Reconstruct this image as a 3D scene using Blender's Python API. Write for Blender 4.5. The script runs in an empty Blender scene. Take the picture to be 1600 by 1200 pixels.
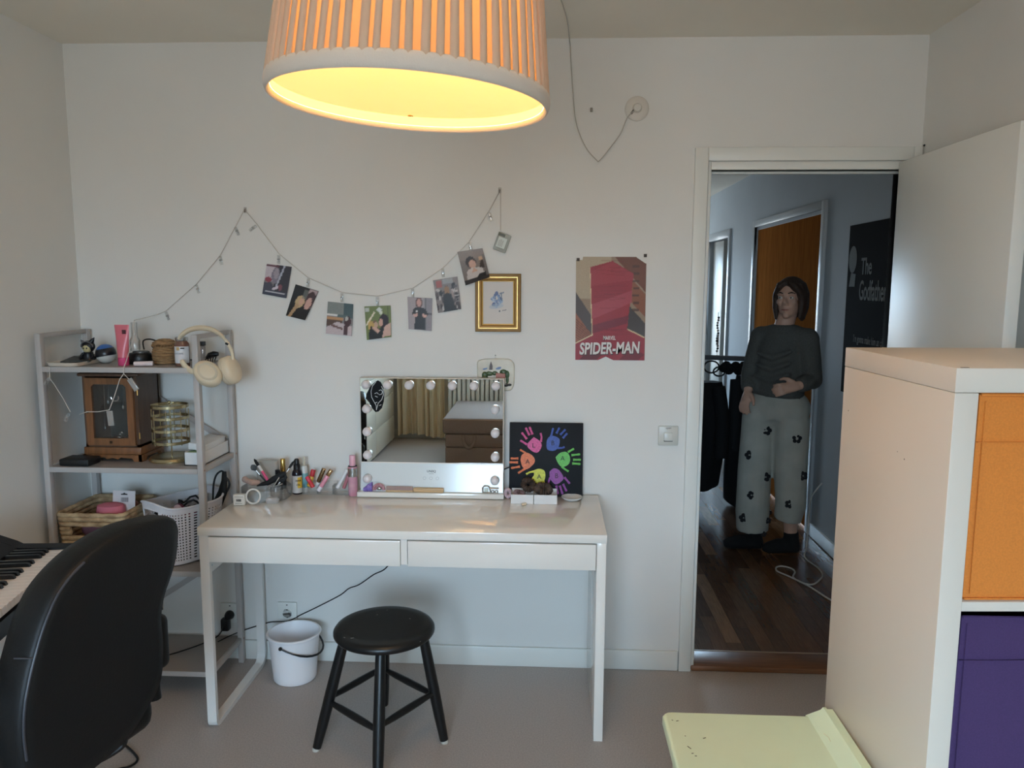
import bpy, bmesh, math, random
import numpy as np
from mathutils import Matrix, Vector

random.seed(7)
PI = math.pi
scene = bpy.context.scene
COL = scene.collection

# ------------------------------------------------------------------ camera
cam_d = bpy.data.cameras.new('camera')
cam = bpy.data.objects.new('camera', cam_d)
COL.objects.link(cam)
cam_d.sensor_fit = 'HORIZONTAL'
cam_d.sensor_width = 36.0
cam_d.lens = 27.442
cam_d.clip_start = 0.02
_yaw, _pitch, _roll = -0.048, 0.1284, 0.0044
_fw = Vector((math.sin(_yaw) * math.cos(_pitch), math.cos(_yaw) * math.cos(_pitch), -math.sin(_pitch)))
_rt = Vector((math.cos(_yaw), -math.sin(_yaw), 0))
_up = _rt.cross(_fw)
_r2 = math.cos(_roll) * _rt + math.sin(_roll) * _up
_u2 = -math.sin(_roll) * _rt + math.cos(_roll) * _up
_m = Matrix.Identity(4)
for _i, _v in enumerate((_r2, _u2, -_fw)):
    for _j in range(3):
        _m[_j][_i] = _v[_j]
_m.translation = (0, -3.109, 1.5958)
cam.matrix_world = _m
scene.camera = cam

# ------------------------------------------------------------------ exposure, sky, daylight through the windows
scene.view_settings.view_transform = 'Standard'
scene.view_settings.look = 'None'
scene.view_settings.gamma = 1.0
scene.view_settings.use_curve_mapping = False
scene.view_settings.exposure = 0.97
scene.cycles.use_denoising = True
scene.cycles.max_bounces = 10
scene.cycles.diffuse_bounces = 6
scene.cycles.transparent_max_bounces = 12
scene.cycles.sample_clamp_indirect = 6.0

SKY = 17.0
world = bpy.data.worlds.new('overcast_sky')
scene.world = world
world.use_nodes = True
wn, wl = world.node_tree.nodes, world.node_tree.links
wn.clear()
w_out = wn.new('ShaderNodeOutputWorld')
w_bg = wn.new('ShaderNodeBackground')
w_tc = wn.new('ShaderNodeTexCoord')
w_sp = wn.new('ShaderNodeSeparateXYZ')
w_rp = wn.new('ShaderNodeValToRGB')
w_mp = wn.new('ShaderNodeMapRange')
w_mp.inputs['From Min'].default_value = -1
w_mp.inputs['From Max'].default_value = 1
wl.new(w_tc.outputs['Generated'], w_sp.inputs[0])
wl.new(w_sp.outputs['Z'], w_mp.inputs['Value'])
wl.new(w_mp.outputs[0], w_rp.inputs[0])
cr = w_rp.color_ramp
cr.elements[0].position = 0.0
cr.elements[0].color = (0.22, 0.225, 0.22, 1)          # ground and houses outside
cr.elements[1].position = 1.0
cr.elements[1].color = (0.50, 0.74, 1.0, 1)
_e = cr.elements.new(0.49); _e.color = (0.27, 0.29, 0.30, 1)
_e = cr.elements.new(0.53); _e.color = (0.55, 0.78, 1.0, 1)
wl.new(w_rp.outputs[0], w_bg.inputs[0])
w_bg.inputs[1].default_value = SKY
wl.new(w_bg.outputs[0], w_out.inputs[0])


def portal(name, loc, rot, sx, sy):                      # marks a window opening for sky sampling, gives no light itself
    d = bpy.data.lights.new(name, 'AREA')
    d.shape = 'RECTANGLE'
    d.size, d.size_y = sx, sy
    d.cycles.is_portal = True
    o = bpy.data.objects.new(name, d)
    COL.objects.link(o)
    o.location = loc
    o.rotation_euler = rot


portal('window_portal', (-0.29, -5.06, 1.50), (PI / 2, 0, 0), 1.42, 1.30)
portal('hall_window_portal', (0.84, 7.0, 1.30), (-PI / 2, 0, 0), 0.8, 1.65)

# lamp bulb inside the pendant shade
LAMP_P = Vector((-0.233, -1.793, 1.889))
bd = bpy.data.lights.new('lamp_bulb_light', 'POINT')
bd.energy = 20.0
bd.color = (1.0, 0.75, 0.50)
bd.shadow_soft_size = 0.07
bo = bpy.data.objects.new('lamp_bulb_light', bd)
COL.objects.link(bo)
bo.location = LAMP_P + Vector((0.008, 0, 0.14))


# ------------------------------------------------------------------ helpers
def lin(c):
    return tuple((x / 255 / 12.92) if x / 255 <= 0.04045 else ((x / 255 + 0.055) / 1.055) ** 2.4 for x in c)


def mat(name, rgb, rough=0.5, metal=0.0, var=0.0, scale=20.0, bump=0.0, bscale=None, coat=0.0, spec=0.5,
        stretch=None, rgb2=None, trans=0.0, alpha=1.0, emit=None, estr=0.0, sss=0.0):
    m = bpy.data.materials.new(name)
    m.use_nodes = True
    nt = m.node_tree
    b = nt.nodes['Principled BSDF']
    c = lin(rgb) + (1,)
    b.inputs['Base Color'].default_value = c
    b.inputs['Roughness'].default_value = rough
    b.inputs['Metallic'].default_value = metal
    b.inputs['Specular IOR Level'].default_value = spec
    b.inputs['Coat Weight'].default_value = coat
    b.inputs['Coat Roughness'].default_value = 0.08
    b.inputs['Transmission Weight'].default_value = trans
    b.inputs['Alpha'].default_value = alpha
    if emit:
        b.inputs['Emission Color'].default_value = lin(emit) + (1,)
        b.inputs['Emission Strength'].default_value = estr
    if var or bump or rgb2:
        tc = nt.nodes.new('ShaderNodeTexCoord')
        mp = nt.nodes.new('ShaderNodeMapping')
        if stretch:
            mp.inputs['Scale'].default_value = stretch
        nt.links.new(tc.outputs['Object'], mp.inputs[0])
        nz = nt.nodes.new('ShaderNodeTexNoise')
        nz.inputs['Scale'].default_value = scale
        nz.inputs['Detail'].default_value = 5
        nt.links.new(mp.outputs[0], nz.inputs[0])
        if var or rgb2:
            rp = nt.nodes.new('ShaderNodeValToRGB')
            rp.color_ramp.elements[0].position = 0.3
            rp.color_ramp.elements[1].position = 0.7
            if rgb2:
                rp.color_ramp.elements[0].color = lin(rgb2) + (1,)
                rp.color_ramp.elements[1].color = c
            else:
                rp.color_ramp.elements[0].color = tuple(x * (1 - var) for x in c[:3]) + (1,)
                rp.color_ramp.elements[1].color = tuple(min(1, x * (1 + var)) for x in c[:3]) + (1,)
            nt.links.new(nz.outputs[0], rp.inputs[0])
            nt.links.new(rp.outputs[0], b.inputs['Base Color'])
        if bump:
            n2 = nt.nodes.new('ShaderNodeTexNoise')
            n2.inputs['Scale'].default_value = bscale or scale
            n2.inputs['Detail'].default_value = 4
            nt.links.new(mp.outputs[0], n2.inputs[0])
            bp = nt.nodes.new('ShaderNodeBump')
            bp.inputs['Strength'].default_value = bump
            bp.inputs['Distance'].default_value = 0.004
            nt.links.new(n2.outputs[0], bp.inputs['Height'])
            nt.links.new(bp.outputs[0], b.inputs['Normal'])
    return m


def mat_print(name, rough=0.35):                          # flat printed colours held on the mesh
    m = bpy.data.materials.new(name)
    m.use_nodes = True
    nt = m.node_tree
    a = nt.nodes.new('ShaderNodeAttribute')
    a.attribute_name = 'print'
    nt.links.new(a.outputs['Color'], nt.nodes['Principled BSDF'].inputs['Base Color'])
    nt.nodes['Principled BSDF'].inputs['Roughness'].default_value = rough
    return m


def mat_sheer(name, rgb, gloss=0.12, clear=0.86, rough=0.05):   # clear thin plastic or window glass
    m = bpy.data.materials.new(name)
    m.use_nodes = True
    nt = m.node_tree
    nt.nodes.clear()
    o = nt.nodes.new('ShaderNodeOutputMaterial')
    t = nt.nodes.new('ShaderNodeBsdfTransparent')
    t.inputs[0].default_value = (1, 1, 1, 1)
    g = nt.nodes.new('ShaderNodeBsdfGlossy')
    g.inputs['Roughness'].default_value = rough
    d = nt.nodes.new('ShaderNodeBsdfDiffuse')
    d.inputs[0].default_value = lin(rgb) + (1,)
    m1 = nt.nodes.new('ShaderNodeMixShader')
    m2 = nt.nodes.new('ShaderNodeMixShader')
    lw = nt.nodes.new('ShaderNodeLayerWeight')
    lw.inputs['Blend'].default_value = 0.25
    m1.inputs[0].default_value = 1 - clear
    nt.links.new(t.outputs[0], m1.inputs[1])
    nt.links.new(d.outputs[0], m1.inputs[2])
    mu = nt.nodes.new('ShaderNodeMath')
    mu.operation = 'MULTIPLY_ADD'
    mu.inputs[1].default_value = 0.6
    mu.inputs[2].default_value = gloss * 0.4
    nt.links.new(lw.outputs['Fresnel'], mu.inputs[0])
    nt.links.new(mu.outputs[0], m2.inputs[0])
    nt.links.new(m1.outputs[0], m2.inputs[1])
    nt.links.new(g.outputs[0], m2.inputs[2])
    nt.links.new(m2.outputs[0], o.inputs[0])
    return m


def mat_translucent(name, rgb, tr, trgb=None):
    m = bpy.data.materials.new(name)
    m.use_nodes = True
    nt = m.node_tree
    nt.nodes.clear()
    o = nt.nodes.new('ShaderNodeOutputMaterial')
    d = nt.nodes.new('ShaderNodeBsdfDiffuse')
    d.inputs[0].default_value = lin(rgb) + (1,)
    t = nt.nodes.new('ShaderNodeBsdfTranslucent')
    t.inputs[0].default_value = lin(trgb or rgb) + (1,)
    mx = nt.nodes.new('ShaderNodeMixShader')
    mx.inputs[0].default_value = tr
    nt.links.new(d.outputs[0], mx.inputs[1])
    nt.links.new(t.outputs[0], mx.inputs[2])
    nt.links.new(mx.outputs[0], o.inputs[0])
    return m


WM = {}                                                  # world matrix of every object made here


def fin(o, parent=None):
    COL.objects.link(o)
    if parent is not None:
        o.parent = parent


def thing(name, label, cat, loc=(0, 0, 0), rotz=0.0, group=None):
    o = bpy.data.objects.new(name, None)
    o.empty_display_size = 0.05
    COL.objects.link(o)
    o.location = loc
    o.rotation_euler = (0, 0, rotz)
    o['label'] = label
    o['category'] = cat
    if group:
        o['group'] = group
    WM[o.name] = Matrix.Translation(loc) @ Matrix.Rotation(rotz, 4, 'Z')
    return o


class M:
    """collects vertices and faces of one mesh, in world coordinates"""

    def __init__(s):
        s.v, s.f, s.mi, s.cur = [], [], [], 0

    def add(s, vs, fs):
        n = len(s.v)
        s.v += [tuple(x) for x in vs]
        s.f += [tuple(i + n for i in q) for q in fs]
        s.mi += [s.cur] * len(fs)
        return n

    def box(s, x0, x1, y0, y1, z0, z1, bev=0.0, seg=2, tf=None):
        bm = bmesh.new()
        bmesh.ops.create_cube(bm, size=1.0)
        for v in bm.verts:
            v.co = Vector(((x0 + x1) / 2 + v.co.x * (x1 - x0), (y0 + y1) / 2 + v.co.y * (y1 - y0), (z0 + z1) / 2 + v.co.z * (z1 - z0)))
        if bev:
            bmesh.ops.bevel(bm, geom=list(bm.edges), offset=bev, segments=seg, profile=0.5, affect='EDGES')
        bm.verts.index_update()
        vs = [v.co.copy() for v in bm.verts]
        if tf is not None:
            vs = [tf @ v for v in vs]
        s.add(vs, [[v.index for v in f.verts] for f in bm.faces])
        bm.free()
        return s

    def tube(s, pts, r, seg=8, closed=False, flat=1.0, up=None, cap=True):
        P = [Vector(p) for p in pts]
        n = len(P)
        R = list(r) if hasattr(r, '__len__') else [r] * n
        T = []
        for i in range(n):
            a = P[(i - 1) % n] if (closed or i > 0) else P[i]
            b = P[(i + 1) % n] if (closed or i < n - 1) else P[i]
            t = b - a
            T.append(t.normalized() if t.length > 1e-9 else Vector((0, 0, 1)))
        nrm = Vector(up) if up is not None else (Vector((0, 0, 1)) if abs(T[0].z) < 0.9 else Vector((1, 0, 0)))
        vs = []
        for i in range(n):
            nrm = nrm - T[i] * nrm.dot(T[i])
            if nrm.length < 1e-6:
                nrm = Vector((1, 0, 0)) - T[i] * T[i].x
            nrm.normalize()
            bn = T[i].cross(nrm)
            for k in range(seg):
                a = 2 * PI * k / seg
                vs.append(P[i] + nrm * math.cos(a) * R[i] + bn * math.sin(a) * R[i] * flat)
        fs = []
        for i in range(n if closed else n - 1):
            j = (i + 1) % n
            for k in range(seg):
                fs.append((i * seg + k, i * seg + (k + 1) % seg, j * seg + (k + 1) % seg, j * seg + k))
        if not closed and cap:
            fs.append(tuple(range(seg))[::-1])
            fs.append(tuple((n - 1) * seg + k for k in range(seg)))
        s.add(vs, fs)
        return s

    def lathe(s, prof, c=(0, 0, 0), seg=24, tf=None, sx=1.0, sy=1.0, arc=None):
        vs, fs = [], []
        n = len(prof)
        for r, z in prof:
            for k in range(seg):
                a = 2 * PI * k / seg
                v = Vector((r * math.cos(a) * sx, r * math.sin(a) * sy, z))
                if tf is not None:
                    v = tf @ v
                vs.append(v + Vector(c))
        for i in range(n - 1):
            for k in range(seg):
                fs.append((i * seg + k, i * seg + (k + 1) % seg, (i + 1) * seg + (k + 1) % seg, (i + 1) * seg + k))
        loop = abs(prof[0][0] - prof[-1][0]) + abs(prof[0][1] - prof[-1][1]) < 1e-6
        if prof[0][0] > 1e-6 and not loop:
            fs.append(tuple(range(seg))[::-1])
        if prof[-1][0] > 1e-6 and not loop:
            fs.append(tuple((n - 1) * seg + k for k in range(seg)))
        s.add(vs, fs)
        return s

    def shell(s, prof, **k):                              # open-mouthed lathe, no end caps
        n0 = len(s.f)
        s.lathe(prof, **k)
        seg = k.get('seg', 24)
        keep = [(f, m) for f, m in zip(s.f[n0:], s.mi[n0:]) if len(f) <= 4 or seg <= 4]
        s.f = s.f[:n0] + [a for a, _ in keep]
        s.mi = s.mi[:n0] + [b for _, b in keep]
        return s

    def prism(s, poly, axis, a, b, tf=None):
        n = len(poly)
        vs = []
        for t in (a, b):
            for (u, v) in poly:
                p = {'x': (t, u, v), 'y': (u, t, v), 'z': (u, v, t)}[axis]
                vs.append(tf @ Vector(p) if tf is not None else p)
        fs = [tuple(range(n))[::-1], tuple(range(n, 2 * n))]
        for i in range(n):
            j = (i + 1) % n
            fs.append((i, j, n + j, n + i))
        s.add(vs, fs)
        return s

    def loft(s, rings, closed=True, caps=True):
        n = len(rings[0])
        vs = [p for r in rings for p in r]
        fs = []
        for i in range(len(rings) - 1):
            for k in range(n if closed else n - 1):
                fs.append((i * n + k, i * n + (k + 1) % n, (i + 1) * n + (k + 1) % n, (i + 1) * n + k))
        if caps and closed:
            fs.append(tuple(range(n))[::-1])
            fs.append(tuple((len(rings) - 1) * n + k for k in range(n)))
        s.add(vs, fs)
        return s

    def grid(s, fn, nu, nv):
        vs = [fn(i / nu, j / nv) for j in range(nv + 1) for i in range(nu + 1)]
        fs = [(j * (nu + 1) + i, j * (nu + 1) + i + 1, (j + 1) * (nu + 1) + i + 1, (j + 1) * (nu + 1) + i) for j in range(nv) for i in range(nu)]
        s.add(vs, fs)
        return s

    def ball(s, c, r, seg=12, rings=8, sc=(1, 1, 1), tf=None):
        prof = [(max(1e-7, r * math.sin(PI * i / rings)), -r * math.cos(PI * i / rings)) for i in range(rings + 1)]
        t = Matrix.Diagonal((sc[0], sc[1], sc[2], 1))
        if tf is not None:
            t = tf @ t
        s.lathe(prof, c=c, seg=seg, tf=t)
        return s

    def build(s, name, mats, parent=None, ang=40, base=None, recalc=True):
        me = bpy.data.meshes.new(name)
        me.from_pydata(s.v, [], s.f)
        mats = mats if isinstance(mats, (list, tuple)) else [mats]
        for m in mats:
            me.materials.append(m)
        if len(mats) > 1:
            me.polygons.foreach_set('material_index', s.mi)
        bm = bmesh.new()
        bm.from_mesh(me)
        bmesh.ops.remove_doubles(bm, verts=bm.verts, dist=1e-6)
        if recalc:
            bmesh.ops.recalc_face_normals(bm, faces=bm.faces)
        bm.to_mesh(me)
        bm.free()
        if ang:
            me.polygons.foreach_set('use_smooth', [True] * len(me.polygons))
            me.set_sharp_from_angle(angle=math.radians(ang))
        return put(name, me, parent, base)


def put(name, me, parent=None, base=None):
    """link a world-coordinate mesh under its parent (or with its origin at base)"""
    o = bpy.data.objects.new(name, me)
    if parent is not None:
        w = WM[parent.name]
        me.transform(w.inverted())
        WM[o.name] = w
    else:
        b = Vector(base) if base is not None else Vector((0, 0, 0))
        me.transform(Matrix.Translation(-b))
        o.location = b
        WM[o.name] = Matrix.Translation(b)
    fin(o, parent)
    return o


def tag(o, label, cat, group=None):
    o['label'] = label
    o['category'] = cat
    if group:
        o['group'] = group
    return o


def struct(o):
    o['kind'] = 'structure'
    return o


def base_of(mb):
    a = np.array(mb.v)
    return ((a[:, 0].min() + a[:, 0].max()) / 2, (a[:, 1].min() + a[:, 1].max()) / 2, a[:, 2].min())


def single(mb, name, m, label, cat, group=None, ang=40):
    return tag(mb.build(name, m, None, ang, base_of(mb)), label, cat, group)


def lettering(txt, size, org, xd, yd, m, parent, ext=0.0004, align='CENTER', name='lettering', squeeze=1.0, bold=0.0):
    cu = bpy.data.curves.new(name, 'FONT')
    cu.body = txt
    cu.size = size
    cu.extrude = ext
    cu.offset = bold
    cu.resolution_u = 3
    cu.align_x = align
    cu.align_y = 'CENTER'
    t = bpy.data.objects.new('tmp_text', cu)
    COL.objects.link(t)
    bpy.context.view_layer.update()
    me = bpy.data.meshes.new_from_object(t.evaluated_get(bpy.context.evaluated_depsgraph_get()))
    bpy.data.objects.remove(t)
    bpy.data.curves.remove(cu)
    me.materials.clear()
    me.materials.append(m)
    x, y = Vector(xd).normalized(), Vector(yd).normalized()
    z = x.cross(y)
    mm = Matrix.Identity(4)
    for i, v in enumerate((x * squeeze, y, z)):
        for j in range(3):
            mm[j][i] = v[j]
    mm.translation = org
    me.transform(mm)
    return put(name, me, parent)


class Pic:
    """flat print: colours on a grid of points, u to the right, v up, both 0..1"""

    def __init__(s, nx, ny, bg):
        s.nx, s.ny = nx, ny
        s.U, s.V = np.meshgrid(np.linspace(0, 1, nx + 1), np.linspace(0, 1, ny + 1))
        s.c = np.zeros((ny + 1, nx + 1, 3))
        s.c[:] = lin(bg)

    def put(s, mask, rgb, a=1.0):
        s.c[mask] = s.c[mask] * (1 - a) + np.array(lin(rgb)) * a
        return s

    def rect(s, u0, v0, u1, v1, rgb, a=1.0):
        return s.put((s.U >= u0) & (s.U <= u1) & (s.V >= v0) & (s.V <= v1), rgb, a)

    def ell(s, cu, cv, ru, rv, rgb, rot=0.0, a=1.0):
        x, y = s.U - cu, s.V - cv
        c, n = math.cos(rot), math.sin(rot)
        return s.put(((x * c + y * n) / ru) ** 2 + ((-x * n + y * c) / rv) ** 2 <= 1, rgb, a)

    def poly(s, pts, rgb, a=1.0):
        ins = np.zeros_like(s.U, bool)
        n = len(pts)
        for i in range(n):
            (x0, y0), (x1, y1) = pts[i], pts[(i + 1) % n]
            if y0 == y1:
                continue
            c = ((y0 > s.V) != (y1 > s.V)) & (s.U < (x1 - x0) * (s.V - y0) / (y1 - y0) + x0)
            ins ^= c
        return s.put(ins, rgb, a)

    def line(s, p, q, w, rgb, a=1.0):
        d = np.array(q) - np.array(p)
        L = max(1e-9, float(d @ d))
        t = np.clip(((s.U - p[0]) * d[0] + (s.V - p[1]) * d[1]) / L, 0, 1)
        return s.put((s.U - p[0] - t * d[0]) ** 2 + (s.V - p[1] - t * d[1]) ** 2 <= w * w, rgb, a)

    def noise(s, k, cell=1):
        r = np.random.RandomState(5)
        n = r.rand(s.ny // cell + 2, s.nx // cell + 2)
        n = np.kron(n, np.ones((cell, cell)))[:s.ny + 1, :s.nx + 1]
        s.c *= (1 + k * (n[..., None] - 0.5))
        return s

    def mesh(s, name, fn, m, parent, thick=0.0006, back=(0, 1, 0)):
        """fn(u, v) -> world point of the front; the sheet gets a back and edges"""
        nx, ny = s.nx, s.ny
        F = [Vector(fn(i / nx, j / ny)) for j in range(ny + 1) for i in range(nx + 1)]
        bk = Vector(back) * thick
        n = len(F)
        B_ = [f_ + bk for f_ in F]
        rim = [i for i in range(nx + 1)] + [j * (nx + 1) + nx for j in range(1, ny + 1)] + [ny * (nx + 1) + i for i in range(nx - 1, -1, -1)] + [j * (nx + 1) for j in range(ny - 1, 0, -1)]
        V = F + B_
        fs = [(j * (nx + 1) + i, j * (nx + 1) + i + 1, (j + 1) * (nx + 1) + i + 1, (j + 1) * (nx + 1) + i) for j in range(ny) for i in range(nx)]
        k = len(rim)
        fs += [tuple(n + i for i in q)[::-1] for q in fs]
        fs += [(rim[(i + 1) % k], rim[i], n + rim[i], n + rim[(i + 1) % k]) for i in range(k)]
        me = bpy.data.meshes.new(name)
        me.from_pydata([tuple(v) for v in V], [], fs)
        at = me.attributes.new('print', 'FLOAT_COLOR', 'POINT')
        cc = np.ones((len(V), 4))
        cc[:n, :3] = np.clip(s.c.reshape(-1, 3), 0, 1)
        cc[n:, :3] = 0.7
        at.data.foreach_set('color', cc.ravel())
        me.materials.append(m)
        return put(name, me, parent)


def remesh(parts, voxel, smooth=4, name='body'):
    """one continuous surface over overlapping closed shapes (an M)"""
    me = bpy.data.meshes.new(name)
    me.from_pydata(parts.v, [], parts.f)
    bm = bmesh.new()
    bm.from_mesh(me)
    bmesh.ops.recalc_face_normals(bm, faces=bm.faces)
    bm.to_mesh(me)
    bm.free()
    t = bpy.data.objects.new('tmp_remesh', me)
    COL.objects.link(t)
    r = t.modifiers.new('r', 'REMESH')
    r.mode = 'VOXEL'
    r.voxel_size = voxel
    if smooth:
        k = t.modifiers.new('s', 'SMOOTH')
        k.factor = 0.5
        k.iterations = smooth
    bpy.context.view_layer.update()
    out = bpy.data.meshes.new_from_object(t.evaluated_get(bpy.context.evaluated_depsgraph_get()))
    bpy.data.objects.remove(t)
    out.polygons.foreach_set('use_smooth', [True] * len(out.polygons))
    return out


def dup(root, loc=None, rotz=None, label=None):           # a copy of a thing with its parts and sub-parts
    r = root.copy()
    COL.objects.link(r)
    if loc is not None:
        r.location = loc
    if rotz is not None:
        r.rotation_euler.z = rotz
    if label:
        r['label'] = label
    for ch in list(root.children):
        c = ch.copy()
        COL.objects.link(c)
        c.parent = r
        for g in list(ch.children):
            d = g.copy()
            COL.objects.link(d)
            d.parent = c
    return r


def curve_pts(P, n=6):                                   # Catmull-Rom through the given points
    P = [Vector(p) for p in P]
    out = []
    for i in range(len(P) - 1):
        a, b, c, d = P[max(i - 1, 0)], P[i], P[i + 1], P[min(i + 2, len(P) - 1)]
        for k in range(n):
            t = k / n
            out.append(0.5 * (2 * b + (c - a) * t + (2 * a - 5 * b + 4 * c - d) * t * t + (3 * b - a - 3 * c + d) * t ** 3))
    out.append(P[-1])
    return out


# ------------------------------------------------------------------ materials
m_wall = mat('wall_paint', (226, 224, 219), 0.75, var=0.015, scale=3, bump=0.12, bscale=260)
m_ceil = mat('ceiling_paint', (234, 228, 215), 0.85, var=0.02, scale=2, bump=0.1, bscale=200)
m_floor = mat('linoleum', (172, 163, 157), 0.48, var=0.16, scale=190, bump=0.03, bscale=300)
m_trim = mat('trim_paint', (228, 228, 222), 0.35)
m_white = mat('white_lacquer', (235, 230, 222), 0.09, spec=0.6)
m_whitem = mat('white_metal', (226, 224, 220), 0.35)
m_hallwall = mat('hall_wall_paint', (196, 203, 208), 0.7, var=0.02, scale=3, bump=0.1, bscale=220)
m_plank = [mat('oak_plank_a', (112, 80, 56), 0.22, var=0.22, scale=14, stretch=(9, 0.7, 1)),
           mat('oak_plank_b', (100, 70, 49), 0.22, var=0.22, scale=14, stretch=(9, 0.7, 1)),
           mat('oak_plank_c', (90, 62, 43), 0.22, var=0.22, scale=14, stretch=(9, 0.7, 1)),
           mat('oak_plank_d', (148, 110, 78), 0.25, var=0.2, scale=14, stretch=(9, 0.7, 1))]
m_sill = mat('threshold_wood', (120, 82, 55), 0.35, var=0.25, scale=12, stretch=(0.6, 8, 8))
m_steel = mat('steel', (190, 190, 188), 0.25, 1.0)
m_black = mat('black_plastic', (14, 14, 15), 0.4)
m_blackmat = mat('black_matte', (12, 12, 13), 0.7)
m_greypost = mat('grey_powder_coat', (178, 172, 168), 0.5)
m_print = mat_print('print_paper', 0.4)
m_clear = mat_sheer('clear_plastic', (205, 205, 202), gloss=0.15, clear=0.93, rough=0.08)
m_glass = mat_sheer('window_glass', (230, 240, 240), gloss=0.1, clear=0.97, rough=0.0)
m_wire = mat('clear_wire', (206, 198, 188), 0.4)
m_ink = mat('black_ink', (26, 26, 28), 0.6)

# ================================================================== THE SETTING
XL, XR, YF, ZC = -1.917, 1.397, -4.95, 2.517
D0, D1, DH = 0.609, 1.352, 2.03                           # door opening in the back wall
b = M().box(XL - 0.12, D0, 0, 0.12, 0, ZC + 0.1).box(D1, 1.81, 0, 0.12, 0, ZC + 0.1).box(D0, D1, 0, 0.12, DH, ZC + 0.1)
struct(b.build('wall_back', m_wall, ang=0))
struct(M().box(XL - 0.12, XL, YF, 0, 0, ZC + 0.1).build('wall_left', m_wall, ang=0))
struct(M().box(XR, XR + 0.12, YF, 0, 0, ZC + 0.1).build('wall_right', m_wall, ang=0))
W0, W1, WZ0, WZ1 = -1.0, 0.42, 0.85, 2.15
b = M().box(XL - 0.12, W0, YF - 0.16, YF, 0, ZC + 0.1).box(W1, XR + 0.12, YF - 0.16, YF, 0, ZC + 0.1)
b.box(W0, W1, YF - 0.16, YF, 0, WZ0).box(W0, W1, YF - 0.16, YF, WZ1, ZC + 0.1)
struct(b.build('wall_front', m_wall, ang=0))
struct(M().box(XL - 0.12, XR + 0.12, YF - 0.16, 0, ZC, ZC + 0.12).build('ceiling', m_ceil, ang=0))
struct(M().box(XL - 0.12, XR + 0.12, YF - 0.16, 0.0, -0.1, 0).build('floor', m_floor, ang=0))
# window behind the camera (seen in the mirror and as daylight)
w = struct(M().box(W0, W1, YF - 0.1, YF - 0.04, WZ0, WZ0 + 0.06, 0.004).box(W0, W1, YF - 0.1, YF - 0.04, WZ1 - 0.06, WZ1, 0.004)
           .box(W0, W0 + 0.06, YF - 0.1, YF - 0.04, WZ0, WZ1, 0.004).box(W1 - 0.06, W1, YF - 0.1, YF - 0.04, WZ0, WZ1, 0.004)
           .box(-0.33, -0.25, YF - 0.1, YF - 0.04, WZ0, WZ1, 0.004).build('window_1', m_trim))
M().box(W0 + 0.06, -0.33, YF - 0.074, YF - 0.070, WZ0 + 0.06, WZ1 - 0.06).build('pane', m_glass, w, 0)
M().box(-0.25, W1 - 0.06, YF - 0.074, YF - 0.070, WZ0 + 0.06, WZ1 - 0.06).build('pane', m_glass, w, 0)
M().box(W0 - 0.03, W1 + 0.03, YF - 0.04, YF + 0.05, WZ0 - 0.03, WZ0, 0.006).build('sill', m_trim, w)
# skirting
def skirting(name, x0, x1, y0, y1):
    struct(M().box(x0, x1, y0, y1, 0, 0.084, 0.004).build(name, m_trim))
skirting('baseboard_back', XL, 0.545, -0.014, 0)
skirting('baseboard_left', XL, XL + 0.014, YF, -0.014)
skirting('baseboard_right', XR - 0.014, XR, YF, 0)
skirting('baseboard_front', XL + 0.014, XR - 0.014, YF, YF + 0.014)
# door casing, jamb, threshold
b = M()
b.box(0.548, 0.598, -0.018, 0.0, 0, 2.112, 0.003).box(1.362, 1.394, -0.018, 0.0, 0, 2.112, 0.003).box(0.598, 1.362, -0.018, 0.0, 2.062, 2.112, 0.003)
struct(b.build('trim_1', m_trim))
b = M()
b.box(0.600, 0.612, -0.006, 0.13, 0, 2.06, 0.002).box(1.350, 1.364, -0.006, 0.13, 0, 2.06, 0.002).box(0.612, 1.350, -0.006, 0.13, 2.03, 2.06, 0.002)
b.box(0.612, 0.622, 0.04, 0.06, 0.02, 2.03, 0.002).box(1.340, 1.350, 0.04, 0.06, 0.02, 2.03, 0.002).box(0.622, 1.340, 0.04, 0.06, 2.02, 2.03, 0.002)
struct(b.build('trim_2', m_trim))
struct(M().box(0.600, 1.364, -0.012, 0.128, 0.0, 0.024, 0.006).build('trim_3', m_sill))
struct(M().box(0.612, 1.352, 0.128, 0.142, 0.0, 0.022, 0.003).build('trim_4', mat('worn_strip', (170, 150, 128), 0.35)))
# door leaf, swung open into the room
dl = struct(M().box(1.306, 1.346, -0.790, -0.022, 0.012, 2.053, 0.003).build('door_1', m_trim))
hb = M().tube([(1.306, -0.73, 1.02), (1.266, -0.73, 1.02), (1.26, -0.725, 1.02), (1.26, -0.615, 1.02)], 0.009, 10)
hb.lathe([(0.024, 0), (0.024, 0.006), (0.018, 0.009)], (1.306, -0.73, 1.02), 20, Matrix.Rotation(-PI / 2, 4, 'Y'))
hb.build('handle', m_steel, dl)
for hz in (0.3, 1.75):
    M().tube([(1.350, -0.016, hz - 0.04), (1.350, -0.016, hz + 0.04)], 0.008, 10).build('hinge', m_steel, dl)
M().tube([(1.403, -0.012, 2.112), (1.394, -0.024, 2.116), (1.390, -0.03, 2.113)], 0.0035, 6).build('screw_hook', m_black, bpy.data.objects['trim_1'])

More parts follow.
